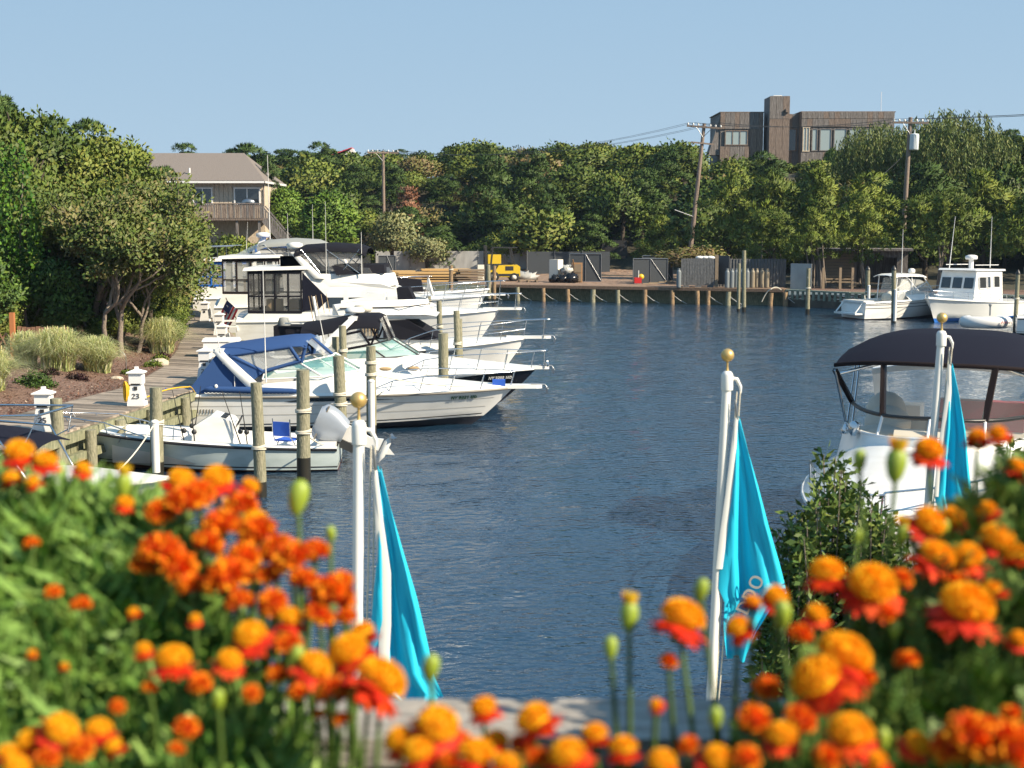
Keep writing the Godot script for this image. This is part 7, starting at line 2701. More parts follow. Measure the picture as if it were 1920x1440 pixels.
func build_yard() -> void:
	# forklift, its mast to the left
	var t := thing("forklift", "yellow forklift with black mast in the yard across the basin", "forklift", V(-0.8, 1.06, -102.5), 0.12)
	t.scale = V(1.2, 1.12, 1.2)
	var b := MB.new()
	b.prism(PackedVector2Array([Vector2(-0.75, 0.3), Vector2(-0.75, 0.72), Vector2(-0.35, 0.78), Vector2(-0.2, 1.05), Vector2(0.95, 1.08), Vector2(1.12, 0.95), Vector2(1.12, 0.35), Vector2(0.8, 0.28)]), 1.0)
	part("body", b, M.forklift_yellow, t)
	b = MB.new()
	b.prism(PackedVector2Array([Vector2(-0.1, 1.1), Vector2(-0.15, 1.75), Vector2(0.0, 1.78), Vector2(0.1, 1.25), Vector2(0.5, 1.2), Vector2(0.5, 1.1)]), 0.55, V(0.25, 0, 0))
	part("seat", b, M.black_plastic, t)
	b = MB.new()
	b.box(V(-0.45, 1.45, 0.1), V(0.8, 0.6, 0.7))
	part("yellow_crate_load", b, M.forklift_yellow, t)
	b = MB.new()
	for z in [-0.45, 0.45]:
		b.bar(V(-0.7, 0.7, z), V(-0.55, 2.2, z), 0.07, 0.07)
		b.bar(V(0.8, 1.05, z), V(0.55, 2.2, z), 0.07, 0.07)
		b.bar(V(-0.6, 2.2, z), V(0.95, 2.2, z), 0.07, 0.06)
	for k in 6:
		b.box(V(-0.55 + k * 0.26, 2.22, 0), V(0.06, 0.05, 0.9))
	part("overhead_guard", b, M.dark_metal, t)
	b = MB.new()
	for z in [-0.35, 0.35]:
		b.box(V(-0.98, 1.2, z), V(0.14, 2.3, 0.12))
	for y in [0.3, 1.2, 2.1]:
		b.box(V(-0.98, y, 0), V(0.1, 0.1, 0.7))
	part("mast", b, M.dark_metal, t)
	b = MB.new()
	for z in [-0.25, 0.25]:
		b.box(V(-1.6, 0.18, z), V(1.1, 0.05, 0.12))
		b.box(V(-1.08, 0.45, z), V(0.05, 0.6, 0.12))
	part("forks", b, M.dark_metal, t)
	wheel(t, V(-0.5, 0.32, 0.45), 0.33, 0.22)
	wheel(t, V(-0.5, 0.32, -0.45), 0.33, 0.22)
	wheel(t, V(0.75, 0.27, 0.45), 0.28, 0.18)
	wheel(t, V(0.75, 0.27, -0.45), 0.28, 0.18)
	b = MB.new()
	b.box(V(0.1, 0.42, 0.0), V(1.9, 0.16, 1.03))
	b.box(V(0.45, 0.85, 0.0), V(0.5, 0.28, 1.02))
	b.box(V(1.1, 0.7, 0.0), V(0.06, 0.4, 0.7))
	part("dark_vents", b, M.dark_metal, t)
	b = MB.new()
	b.tube([V(-0.55, 1.0, 0), V(-0.3, 1.35, 0)], 0.03, 6)
	b.lathe([Vector2(0.17, -0.02), Vector2(0.19, 0.0), Vector2(0.17, 0.02)], V(-0.28, 1.38, 0), 14, Basis(V(0, 0, 1), -0.6))
	part("steering_wheel", b, M.black_plastic, t)
	b = MB.new()
	b.box(V(-1.3, 0.55, 0.55), V(0.4, 1.1, 0.06))
	part("white_panel", b, M.fridge_white, t)
	# lumber
	R.seed = 41
	var stacks := [[-6.2, -100.8, 4.6, 4, "lower front lumber stack left of the forklift", 0.05, "lumber"], [-4.9, -102.0, 3.6, 5, "light lumber stack behind the front one", 0.02, "lumber"], [-8.6, -103.6, 2.6, 4, "bright lumber stack at the left by the dark gate", 0.1, "lumber"], [-3.0, -100.6, 1.9, 5, "dark weathered lumber stack beside the forklift", 0.03, "lumber_grey"]]
	for a in stacks:
		t = thing("lumber_stack", a[4], "lumber", V(a[0], 1.06, a[1]), a[5], "lumber stacks")
		for j in a[3]:
			for k in 4:
				b = MB.new()
				b.box(V(rs(-0.15, 0.15), 0.1 + j * 0.19, -0.45 + k * 0.3), V(a[2] * rs(0.85, 1.05), 0.13 if j != 1 else 0.06, 0.27))
				part("board", b, M[a[6]], t)
	# grey metal fence
	t = thing("metal_fence", "pale grey sheet metal fence behind the lumber and forklift", "fence", V(0, 1.05, -119.0))
	for k in 5:
		b = MB.new()
		var x := -10.2 + k * 2.9
		b.box(V(x, 0.92, -0.1 * k), V(2.84, 1.9, 0.05))
		part("panel", b, M.sheet_metal, t)
		b = MB.new()
		b.tube([V(x - 1.45, -0.2, 0.06 - 0.1 * k), V(x - 1.45, 2.0, 0.06 - 0.1 * k)], 0.04, 6)
		part("post", b, M.dull_steel, t)
	t = thing("dark_fence", "dark screened fence behind the white fridge", "fence", V(0, 1.05, -115.5))
	for k in 3:
		b = MB.new()
		b.box(V(2.4 + k * 2.3, 0.95, 0), V(2.25, 1.9, 0.05))
		part("panel", b, M.gate_mesh, t)
		b = MB.new()
		b.tube([V(1.25 + k * 2.3, -0.2, 0.06), V(1.25 + k * 2.3, 2.0, 0.06)], 0.04, 6)
		part("post", b, M.dull_steel, t)
	var gates := [[5.35, -101.3, 2.3, 2.0, -0.12, "dark screened gate leaf beside the brown cabinet"], [9.75, -98.0, 2.45, 1.75, 0.05, "dark screened gate leaf left of the wooden bin"], [-9.7, -108.0, 1.3, 1.7, 0.1, "dark screened gate behind the small open boat"], [10.5, -100.2, 2.2, 1.9, 0.0, "second dark gate leaf just behind the one left of the bin"]]
	for a in gates:
		t = thing("yard_gate", a[5], "gate", V(a[0], 1.08, a[1]), a[4], "screened yard gates")
		b = MB.new()
		b.box(V(0, a[3] / 2, 0), V(a[2], a[3], 0.03))
		part("screen", b, M.gate_mesh, t)
		b = MB.new()
		var hw: float = a[2] / 2
		var q := [V(-hw, 0, 0.04), V(hw, 0, 0.04), V(hw, a[3], 0.04), V(-hw, a[3], 0.04)]
		for k in 4:
			b.tube([q[k], q[(k + 1) % 4]], 0.03, 6)
		b.tube([V(0, 0, 0.04), V(0, a[3], 0.04)], 0.025, 6)
		b.tube([V(0, a[3], 0.04), V(hw, 0.05, 0.04)], 0.025, 6)
		part("frame", b, M.dull_steel, t)
	# discarded things
	t = thing("refrigerator", "tall white discarded refrigerator standing in the yard", "refrigerator", V(3.2, 1.08, -100.6), -0.65)
	b = MB.new()
	b.box(V(0, 0.82, 0), V(0.75, 1.6, 0.65))
	part("cabinet", b, M.fridge_white, t)
	b = MB.new()
	b.box(V(-0.39, 0.55, 0), V(0.05, 1.0, 0.62))
	b.box(V(-0.39, 1.36, 0), V(0.05, 0.48, 0.62))
	part("door", b, M.sheet_metal, t)
	t = thing("wooden_cabinet", "brown wooden cabinet leaning beside the black bags", "cabinet", V(4.75, 1.08, -100.2), -0.1)
	b = MB.new()
	b.box(V(0, 0.7, 0), V(0.62, 1.4, 0.4))
	part("carcass", b, M.carton, t)
	b = MB.new()
	b.box(V(0, 1.0, 0.22), V(0.5, 0.6, 0.03))
	b.box(V(0, 0.35, 0.22), V(0.5, 0.55, 0.03))
	part("door", b, M.lumber_grey, t)
	R.seed = 43
	var bags := [[3.05, -99.7, 0.34], [3.65, -99.5, 0.36], [4.25, -99.3, 0.42], [3.95, -100.0, 0.4], [4.45, -99.8, 0.35]]
	var bl := ["black rubbish bag below the fridge", "black rubbish bag in the middle of the heap", "large black rubbish bag at the right of the heap", "rubbish bag on top of the heap", "black rubbish bag against the cabinet"]
	for i in 5:
		var a: Array = bags[i]
		b = MB.new()
		b.ball(Vector3.ZERO, V(a[2], a[2] * 0.8, a[2]), 22)
		for k in b.v.size():
			b.v[k] *= 1.0 + hill_noise.get_noise_3d(b.v[k].x * 90 + i * 40, b.v[k].y * 90, b.v[k].z * 90) * 1.0
		var o := part("rubbish_bag", b, M.bag_black if i != 3 else M.bag_clear, self)
		o.position = V(a[0], 1.08 + a[2] * 0.7 + (0.6 if i == 3 else 0.0), a[1])
		tag(o, bl[i], "rubbish bag", "rubbish bags")
	t = thing("scrap_pile", "heap of broken boards and plastic behind the rubbish bags", "scrap pile", V(4.0, 1.08, -100.3))
	for k in 12:
		b = MB.new()
		var p := V(rs(-0.6, 0.5), rs(0.5, 1.3), rs(-0.3, 0.3))
		b.bar(p, p + rdir() * rs(0.3, 0.7) + V(0, 0.1, 0), 0.08, 0.03)
		part("broken_board", b, [M.carton, M.bag_clear, M.lumber][k % 3], t)
	t = thing("pallet", "low wooden pallet on the ground right of the forklift", "pallet", V(1.15, 1.08, -100.8), 0.1)
	for k in 5:
		b = MB.new()
		b.box(V(0, 0.14, -0.4 + k * 0.2), V(1.3, 0.03, 0.12))
		part("slat", b, M.lumber_grey, t)
	for k in 3:
		b = MB.new()
		b.box(V(-0.6 + k * 0.6, 0.06, 0), V(0.1, 0.12, 1.0))
		part("runner", b, M.lumber_grey, t)
	t = thing("tarp_heap", "crumpled pale plastic sheet behind the pallet", "tarp", V(0.95, 1.1, -104.0))
	b = MB.new()
	b.ball(V(0, 0.2, 0), V(0.9, 0.35, 0.5), 22)
	for k in b.v.size():
		b.v[k] *= 1.0 + hill_noise.get_noise_3d(b.v[k].x * 70, b.v[k].y * 70, b.v[k].z * 70) * 1.2
	part("sheet", b, M.sheet_metal, t)
	t = thing("red_generator", "small red and yellow machine beside the gate leaf", "machine", V(8.9, 1.08, -97.4), 0.1)
	b = MB.new()
	b.box(V(-0.1, 0.25, 0), V(0.5, 0.4, 0.4))
	part("body", b, M.tail_red, t)
	b = MB.new()
	b.ball(V(0.15, 0.5, 0), V(0.22, 0.2, 0.2), 12)
	part("tank", b, M.forklift_yellow, t)
	b = MB.new()
	b.tube([V(-0.05, 0.4, 0.1), V(-0.05, 0.95, 0.1)], 0.03, 6)
	part("handle", b, M.white_paint, t)
	R.seed = 44
	for k in 4:
		b = MB.new()
		b.box(V(0, 0.05 + 0.05 * k, 0), V(rs(0.9, 1.7), 0.05, 0.2))
		var o := part("loose_board", b, M.lumber_grey, self)
		o.position = V(9.6 + k * 0.55, 1.08, -96.9 - 0.2 * k)
		o.rotation.y = rs(-0.4, 0.4)
		tag(o, ["loose board beside the red machine", "loose board in front of the gate leaf", "loose board under the gate leaf's middle", "loose board next to the wooden bin"][k], "board", "loose boards")
	# wooden bin with vertical boards
	t = thing("plank_bin", "grey plank bin with white sacks on top at the bulkhead", "bin", V(12.4, 1.08, -92.6), -0.12)
	R.seed = 45
	for k in 12:
		b = MB.new()
		b.box(V(-1.05 + k * 0.185, 1.05 + rs(-0.02, 0.02), 0.75), V(0.17, 1.75, 0.05))
		part("board", b, M.grey_board, t)
	b = MB.new()
	b.box(V(0, 1.02, 0), V(2.2, 1.65, 1.42))
	part("box", b, M.grey_board, t)
	for k in 3:
		b = MB.new()
		b.box(V(-0.8 + k * 0.8, 0.08, 0.7), V(0.4, 0.16, 0.16))
		part("foot", b, M.grey_board, t)
	b = MB.new()
	b.box(V(1.2, 1.1, 0.72), V(0.22, 2.1, 0.16))
	part("corner_post", b, M.lumber_grey, t)
	b = MB.new()
	b.box(V(1.55, 1.15, 0.2), V(0.05, 1.9, 1.2), Basis(V(0, 1, 0), 0.9))
	part("lattice_door", b, M.gate_mesh, t)
	for k in 3:
		b = MB.new()
		b.ball(V(0.1 + k * 0.35, 1.96, 0.2), V(0.3, 0.12, 0.25), 12)
		part("sack", b, M.white_cloth, t)
	# gas cylinders
	var cyl := [[14.1, "cylinder_grey", "left end"], [14.42, "cylinder_grey", "second from the left"], [14.75, "cylinder_grey", "third from the left"], [15.1, "cylinder_grey", "behind the tallest piling's right side"], [15.42, "cylinder_grey", "pale one in the middle"], [15.78, "cylinder_tan", "first tan one"], [16.1, "cylinder_tan", "second tan one"], [16.42, "cylinder_tan", "third tan one"], [16.74, "cylinder_tan", "right end"], [11.0, "cylinder_grey", "left of the plank bin"]]
	R.seed = 46
	var first: Node3D = null
	for i in cyl.size():
		var c: Array = cyl[i]
		t = thing("gas_cylinder", "tall gas cylinder, " + c[2] + (" of the row beside the bin" if i < 9 else ""), "gas cylinder", V(c[0], 1.08, -91.2 + rs(-0.2, 0.2) - (0.6 if i == 9 else 0.0)), 0.0, "gas cylinders")
		b = MB.new()
		b.lathe([Vector2(0.01, 0), Vector2(0.15, 0.0), Vector2(0.155, 0.08), Vector2(0.155, 1.02), Vector2(0.12, 1.14), Vector2(0.05, 1.18), Vector2(0.01, 1.18)], Vector3.ZERO, 14)
		part("tank", b, M[c[1]], t)
		b = MB.new()
		b.lathe([Vector2(0.08, 1.14), Vector2(0.09, 1.28), Vector2(0.07, 1.28), Vector2(0.06, 1.14)], Vector3.ZERO, 10)
		part("collar", b, M[c[1]], t)
	t = thing("plank_fence", "tall grey plank fence behind the gas cylinders", "fence", V(0, 1.05, -93.4), 0.0)
	R.seed = 47
	for k in 22:
		b = MB.new()
		b.box(V(13.9 + k * 0.2, 0.95 + rs(-0.02, 0.02), 0.05 * k), V(0.185, 1.9, 0.04))
		part("board", b, M.grey_board, t)
	# sheet panel and shed on the right bank
	t = thing("leaning_sheet", "grey metal sheet standing at the end of the plank fence", "metal sheet", V(18.7, 1.0, -89.9), -0.5)
	b = MB.new()
	b.box(V(0, 0.85, 0), V(1.4, 1.75, 0.04))
	part("panel", b, M.sheet_metal, t)
	t = thing("shore_shed", "dark timber shed with slatted wall under the right pines", "shed", V(23.4, 1.05, -93.2), -0.25)
	for a in [[V(0, 1.1, -2.3), V(6.0, 2.6, 0.1)], [V(-2.95, 1.1, -1.2), V(0.1, 2.6, 2.1)], [V(2.95, 1.1, -1.2), V(0.1, 2.6, 2.1)], [V(-1.6, 1.1, -0.1), V(2.6, 2.6, 0.1)], [V(2.6, 1.1, -0.1), V(0.6, 2.6, 0.1)], [V(1.0, 2.2, -0.1), V(2.6, 0.4, 0.1)]]:
		b = MB.new()
		b.box(a[0], a[1])
		part("wall", b, M.cedar_brown, t)
	for k in 11:
		b = MB.new()
		b.box(V(-1.5, 0.35 + k * 0.2, 0.0), V(2.0, 0.17, 0.05), Basis(V(1, 0, 0), -0.25))
		part("slat", b, M.lumber_grey, t)
	b = MB.new()
	b.box(V(0, 2.5, -1.0), V(6.6, 0.14, 3.2))
	part("roof", b, M.cedar_brown, t)
	b = MB.new()
	b.box(V(0.8, 0.25, 0.9), V(3.6, 0.12, 1.2))
	part("step_deck", b, M.lumber_grey, t)
	for x in [20.2, 21.3, 22.1]:
		b = MB.new()
		b.box(V(0, 0.7, 0), V(0.16, 1.4, 0.16))
		var o := part("timber_post", b, M.lumber_grey, self)
		o.position = V(x, 1.05, -90.2)
		tag(o, {20.2: "leftmost short timber post on the right bank", 21.3: "middle short timber post on the right bank", 22.1: "right short timber post before the slatted shed"}[x], "post", "short timber posts")
	# truck in the gateway
	t = thing("parked_truck", "dark truck seen from behind in the shaded gateway", "truck", V(8.9, 1.1, -121.0), -0.05)
	b = MB.new()
	b.box(V(0, 1.75, -2.0), V(2.2, 1.9, 4.0))
	part("box_body", b, M.truck_body, t)
	b = MB.new()
	b.box(V(0, 0.62, 0.05), V(2.2, 0.2, 0.25))
	part("rear_bumper", b, M.dull_steel, t)
	for s in [-1.0, 1.0]:
		b = MB.new()
		b.box(V(0.82 * s, 0.88, 0.03), V(0.3, 0.2, 0.08))
		part("tail_light", b, M.tail_red, t)
	b = MB.new()
	b.box(V(0, 0.85, 0.03), V(0.5, 0.22, 0.06))
	part("number_plate", b, M.fridge_white, t)
	for s in [-0.85, 0.85]:
		wheel(t, V(s, 0.42, -0.9), 0.42, 0.3)
		t.get_child(t.get_child_count() - 1).rotation.y = PI / 2
	b = MB.new()
	b.box(V(0.2, 1.2, 0.04), V(1.5, 0.3, 0.06))
	part("rear_rack", b, M.rust_cap, t)

func flagpole(label: String, top: Vector3, tilt: Vector3, r: float, ball: float) -> Node3D:
	var t := thing("flagpole", label, "flagpole", V(top.x + tilt.x, 1.1, top.z), 0.0, "white flagpoles")
	var hi := V(-tilt.x, top.y - 1.1 - ball * 2.4, 0)
	var b := MB.new()
	b.tube([Vector3.ZERO, hi * 0.5, hi], [r * 1.08, r, r * 0.94], 18)
	part("shaft", b, M.white_paint, t)
	b = MB.new()
	b.lathe([Vector2(r * 0.9, -0.09), Vector2(r * 1.25, -0.09), Vector2(r * 1.25, 0.0), Vector2(r * 0.9, 0.02), Vector2(0.01, 0.025)], hi, 18)
	b.tube([hi + V(r * 0.8, -0.02, 0.0), hi + V(r * 2.0, -0.025, 0.0), hi + V(r * 2.8, -0.07, 0.0), hi + V(r * 2.9, -0.11, 0.0)], [r * 0.42, r * 0.42, r * 0.34, r * 0.15], 10)
	part("truck_pulley", b, M.white_paint, t)
	b = MB.new()
	b.lathe([Vector2(r * 0.6, 0.0), Vector2(r * 0.3, 0.03), Vector2(r * 0.2, 0.06), Vector2(r * 0.3, 0.1)], hi + V(0, 0.0, 0), 12)
	b.ball(hi + V(0, 0.08 + ball, 0), V(ball, ball, ball), 22)
	part("gold_ball", b, M.gold, t)
	b = MB.new()
	for k in 2:
		b.tube([hi + V(r * 2.7 - k * 0.02, -0.1, 0.01), V(r * 2.6 - k * 0.03 + hi.x * 0.4, 1.8, 0.01), V(r * 1.6, 0.6, 0.0)], 0.004, 5)
	part("halyard", b, M.rope, t)
	return t

# hanging flag: rows run down from the hoist corner; each row is given by its left and right edge and folds
func flag(label: String, rows_in: Array, at: Vector3, hem_rows: Array, letters: String) -> Node3D:
	var t := thing("hanging_flag", label, "flag", at, 0.0, "cyan flags")
	var b := MB.new()
	var rows := []
	for i in rows_in.size():
		var a: Array = rows_in[i]
		var row := PackedVector3Array()
		for k in 19:
			var u := k / 18.0
			var amp: float = a[3]
			row.append(V(lerpf(a[0], a[1], u) + 0.006 * sin(u * 23.0 + i), a[2] - 0.02 * sin(u * 11.0 + i * 0.7), amp * 1.5 * (sin(u * 8.0 + i * 0.35) + 0.6 * sin(u * 17.0 - i * 0.55) + 0.25 * sin(u * 31.0 + i * 1.3)) * sqrt(clampf(u * 4.0, 0, 1))))
		rows.append(row)
	b.grid(rows)
	part("cyan_cloth", b, M.flag_cyan, t)
	b = MB.new()
	var hr := []
	for a in hem_rows:
		hr.append(PackedVector3Array([V(a[0], a[2], 0.012), V((a[0] + a[1]) * 0.5, a[2], 0.02), V(a[1], a[2], 0.012)]))
	b.shell(hr, V(0, 0, -0.006))
	part("white_hoist_band", b, M.white_cloth, t)
	if letters != "":
		var m := TextMesh.new()
		m.text = letters
		m.font_size = 64
		m.pixel_size = 0.0018
		m.depth = 0.004
		inst("lettering", m, M.canvas_grey, t, Transform3D(Basis(V(0, 0, 1), 1.15), V(0.09, -1.07, 0.045)))
	b = MB.new()
	b.tube([V(-0.012, 0.12, 0.01), V(-0.004, 0.06, 0.012), V(0, 0.0, 0.01)], [0.004, 0.009, 0.008], 6)
	part("clip", b, M.dull_steel, t)
	return t

func build_flags() -> void:
	flagpole("left flagpole with gold ball, in front of the skiff's motor", V(-0.725, 4.54, -6.5), V(-0.06, 0, 0), 0.0285, 0.04)
	flagpole("middle flagpole with gold ball, left of the leafy bush", V(1.296, 4.58, -8.3), V(-0.11, 0, 0), 0.029, 0.04)
	flagpole("right flagpole with gold ball, in front of the big bimini", V(3.23, 4.66, -10.4), V(-0.15, 0, 0), 0.03, 0.04)
	# coordinates are measured from the top corner of each flag
	flag("left cyan flag hanging beside the left pole", [[0.0, 0.025, 0.0, 0.004, 0], [0.005, 0.07, -0.18, 0.006, 0], [0.0, 0.125, -0.38, 0.012, 0], [-0.02, 0.185, -0.6, 0.016, 0], [-0.03, 0.23, -0.8, 0.02, 0], [-0.03, 0.275, -1.0, 0.022, 0], [0.05, 0.32, -1.1, 0.022, 0], [0.12, 0.26, -1.16, 0.02, 0]], V(-0.645, 4.235, -6.47), [[-0.012, 0.008, 0.0], [-0.005, 0.035, -0.25], [0.005, 0.068, -0.5], [0.01, 0.066, -0.75], [0.0, 0.05, -1.0]], "")
	flag("middle cyan flag with pale letters, hanging beside the middle pole", [[0.0, 0.015, 0.0, 0.003, 0], [-0.01, 0.075, -0.2, 0.008, 0], [-0.03, 0.14, -0.42, 0.014, 0], [-0.055, 0.2, -0.64, 0.02, 0], [-0.08, 0.27, -0.86, 0.026, 0], [-0.085, 0.325, -1.05, 0.028, 0], [-0.05, 0.24, -1.15, 0.03, 0], [-0.06, 0.16, -1.32, 0.03, 0], [-0.04, 0.1, -1.48, 0.02, 0]], V(1.352, 4.22, -8.27), [[-0.014, 0.008, 0.01], [-0.035, 0.0, -0.2], [-0.06, -0.02, -0.45], [-0.09, -0.045, -0.7], [-0.11, -0.07, -0.92]], "DDO")
	flag("right cyan flag before the big bimini cruiser", [[0.0, 0.02, 0.0, 0.003, 0], [-0.01, 0.085, -0.25, 0.01, 0], [-0.025, 0.135, -0.5, 0.016, 0], [-0.05, 0.165, -0.75, 0.02, 0], [-0.07, 0.2, -1.0, 0.024, 0], [-0.02, 0.23, -1.2, 0.024, 0], [0.08, 0.24, -1.38, 0.02, 0]], V(3.285, 4.33, -10.36), [[-0.014, 0.008, 0.01], [-0.02, 0.02, -0.2], [-0.045, 0.01, -0.45], [-0.07, -0.03, -0.7], [-0.08, -0.05, -1.0]], "")

func leafy_bush(label: String, at: Vector3, stems: Array, sd: int) -> void:
	R.seed = sd
	var t := thing("leafy_bush", label, "bush", at)
	var l := MB.new()
	var b := MB.new()
	var cols := [Color(0.08, 0.13, 0.028), Color(0.115, 0.17, 0.038), Color(0.06, 0.1, 0.022), Color(0.16, 0.21, 0.055)]
	for s in stems:
		var tip := V(s[0], s[1], s[2])
		var foot := V(s[0] * 0.6, 0, s[2] * 0.6)
		var mid := foot.lerp(tip, 0.5) + rdir() * 0.08
		b.tube([foot, mid, tip], [0.014, 0.009, 0.003], 5)
		for k in 150:
			var u := pow(R.randf(), 0.45)
			var p := foot.lerp(mid, u * 2.0) if u < 0.5 else mid.lerp(tip, u * 2.0 - 1.0)
			var side := rdir() * rs(0.02, 0.17) * (1.15 - u * 0.8)
			p += side
			var d := (side.normalized() + V(0, rs(-0.4, 0.5), 0) + rdir() * 0.4).normalized()
			l.col = tint(cols[R.randi() % 4], 0.25)
			var w := d.cross(rdir()).normalized()
			l.leaf(p, d, w, rs(0.045, 0.085), rs(0.022, 0.038), 0.006)
	part("branches", b, M.bark, t)
	part("leaves", l, M.leaves, t)

func build_bushes() -> void:
	var st := []
	R.seed = 5
	for k in 60:
		var a := rs(-1.0, 1.0)
		st.append([a * 0.44, 2.25 + 0.6 * pow(1.0 - absf(a), 0.9) * rs(0.8, 1.0) - 0.12 * absf(a), rs(-0.35, 0.35)])
	for k in 60:
		st.append([rs(-0.5, 0.5), rs(1.5, 2.4), rs(-0.3, 0.4)])
	leafy_bush("leafy bush between the middle and right flags", V(2.06, 1.1, -8.6), st, 71)
	st = []
	for k in 16:
		st.append([rs(-0.2, 0.45), rs(2.2, 3.1), rs(-0.3, 0.3)])
	leafy_bush("leafy bush at the right edge before the bimini cruiser", V(3.3, 1.1, -8.8), st, 72)

# marigolds -----------------------------------------------------------------
var heads := {}
func make_heads() -> void:
	var oy := [Color(0.9, 0.54, 0.015), Color(0.92, 0.6, 0.02), Color(0.88, 0.46, 0.012)]
	var rd := [Color(0.62, 0.035, 0.008), Color(0.5, 0.022, 0.008), Color(0.7, 0.07, 0.008)]
	var og := [Color(0.84, 0.24, 0.01), Color(0.88, 0.36, 0.015), Color(0.68, 0.09, 0.008)]
	for v in 3:
		R.seed = 700 + v
		# domed crest of many small florets, unit diameter
		var b := MB.new()
		for i in 420:
			var u := (i + 0.5) / 420.0
			var th := acos(1.0 - u * 1.12)
			var a := i * 2.39996
			var d := V(sin(th) * cos(a), cos(th), sin(th) * sin(a))
			var p := V(d.x * 0.35, d.y * 0.27 + 0.06, d.z * 0.35)
			b.col = tint(oy[R.randi() % 3], 0.12)
			var up := (d + rdir() * 0.35).normalized()
			b.leaf(p, up, up.cross(rdir()).normalized(), 0.1, 0.085, 0.01)
		b.col = oy[0]
		b.ball(V(0, 0.06, 0), V(0.35, 0.26, 0.35), 18)
		heads["crest%d" % v] = b.mesh()
		b = MB.new()
		for i in 34:
			var a := TAU * i / 17.0 + rs(-0.1, 0.1)
			var d := V(cos(a), rs(-0.95, -0.2), sin(a)).normalized()
			b.col = tint(rd[R.randi() % 3], 0.2)
			var w := V(-sin(a), rs(-0.2, 0.2), cos(a)).normalized()
			b.leaf(V(cos(a) * 0.12, 0.0 - 0.05 * (i % 2), sin(a) * 0.12), d, w, rs(0.48, 0.62), 0.34, 0.03)
		heads["skirt%d" % v] = b.mesh()
		# loose double flower of red orange ruffles
		b = MB.new()
		for i in 190:
			var u := (i + 0.5) / 190.0
			var th := acos(1.0 - u * 1.35)
			var a := i * 2.39996
			var d := V(sin(th) * cos(a), cos(th), sin(th) * sin(a))
			var p := V(d.x * 0.3, d.y * 0.22, d.z * 0.3)
			b.col = tint(og[R.randi() % 3], 0.2)
			var up := (d + rdir() * 0.45).normalized()
			b.leaf(p, up, up.cross(rdir()).normalized(), rs(0.18, 0.28), rs(0.16, 0.24), 0.03)
		b.col = og[2]
		b.ball(V(0, 0, 0), V(0.3, 0.22, 0.3), 14)
		heads["ruffle%d" % v] = b.mesh()
	var c := MB.new()
	c.lathe([Vector2(0.05, -0.42), Vector2(0.13, -0.3), Vector2(0.17, -0.1), Vector2(0.14, 0.0)], Vector3.ZERO, 10)
	heads.calyx = c.mesh()
	c = MB.new()
	c.lathe([Vector2(0.07, -0.55), Vector2(0.22, -0.35), Vector2(0.3, 0.0), Vector2(0.27, 0.3), Vector2(0.12, 0.45), Vector2(0.01, 0.47)], Vector3.ZERO, 12)
	heads.bud = c.mesh()
	R.seed = 720
	c = MB.new()
	for i in 18:
		var a := TAU * i / 18.0
		c.col = tint(Color(0.8, 0.55, 0.03), 0.15)
		var d := V(cos(a) * 0.3, 1, sin(a) * 0.3).normalized()
		c.leaf(V(cos(a) * 0.14, 0.3, sin(a) * 0.14), d, V(-sin(a), 0, cos(a)), 0.5, 0.18, 0.02)
	heads.opening = c.mesh()
	# sprigs: feathery marigold leaf, and broad lance leaf sprays
	for v in 3:
		R.seed = 730 + v
		var b := MB.new()
		for s in 22:
			var d := (rdir() + V(0, 0.9, 0)).normalized()
			var p := V(rs(-0.05, 0.05), rs(-0.2, 0.03), rs(-0.05, 0.05))
			var side := d.cross(rdir()).normalized()
			var len := rs(0.06, 0.1)
			var cc: Color = [Color(0.08, 0.145, 0.032), Color(0.115, 0.19, 0.042), Color(0.16, 0.235, 0.06)][R.randi() % 3]
			for k in 7:
				var u := (k + 1) / 7.0
				for q in [-1.0, 1.0]:
					b.col = tint(cc, 0.25)
					var dd: Vector3 = (d * 0.7 + side * q).normalized()
					b.leaf(p + d * len * u, dd, d.cross(side).cross(dd).normalized(), 0.036 * (1.15 - 0.5 * u), 0.01, 0.002)
			b.col = Color(0.05, 0.08, 0.02)
			b.leaf(p, d, side, len * 1.2, 0.004)
		heads["fern%d" % v] = b.mesh()
		b = MB.new()
		for s in 30:
			var d := (rdir() + V(0, 0.7, 0)).normalized()
			var p := V(rs(-0.06, 0.06), rs(-0.2, 0.03), rs(-0.06, 0.06))
			b.col = tint([Color(0.13, 0.24, 0.045), Color(0.19, 0.31, 0.07), Color(0.085, 0.17, 0.03)][R.randi() % 3], 0.2)
			b.leaf(p, d, d.cross(rdir()).normalized(), rs(0.07, 0.13), rs(0.011, 0.019), 0.003)
		heads["lance%d" % v] = b.mesh()
	mat("stem_green", Color(0.09, 0.15, 0.03), 0.5)
	mat("bud_green", Color(0.24, 0.32, 0.03), 0.45)

const SOIL := 4.5
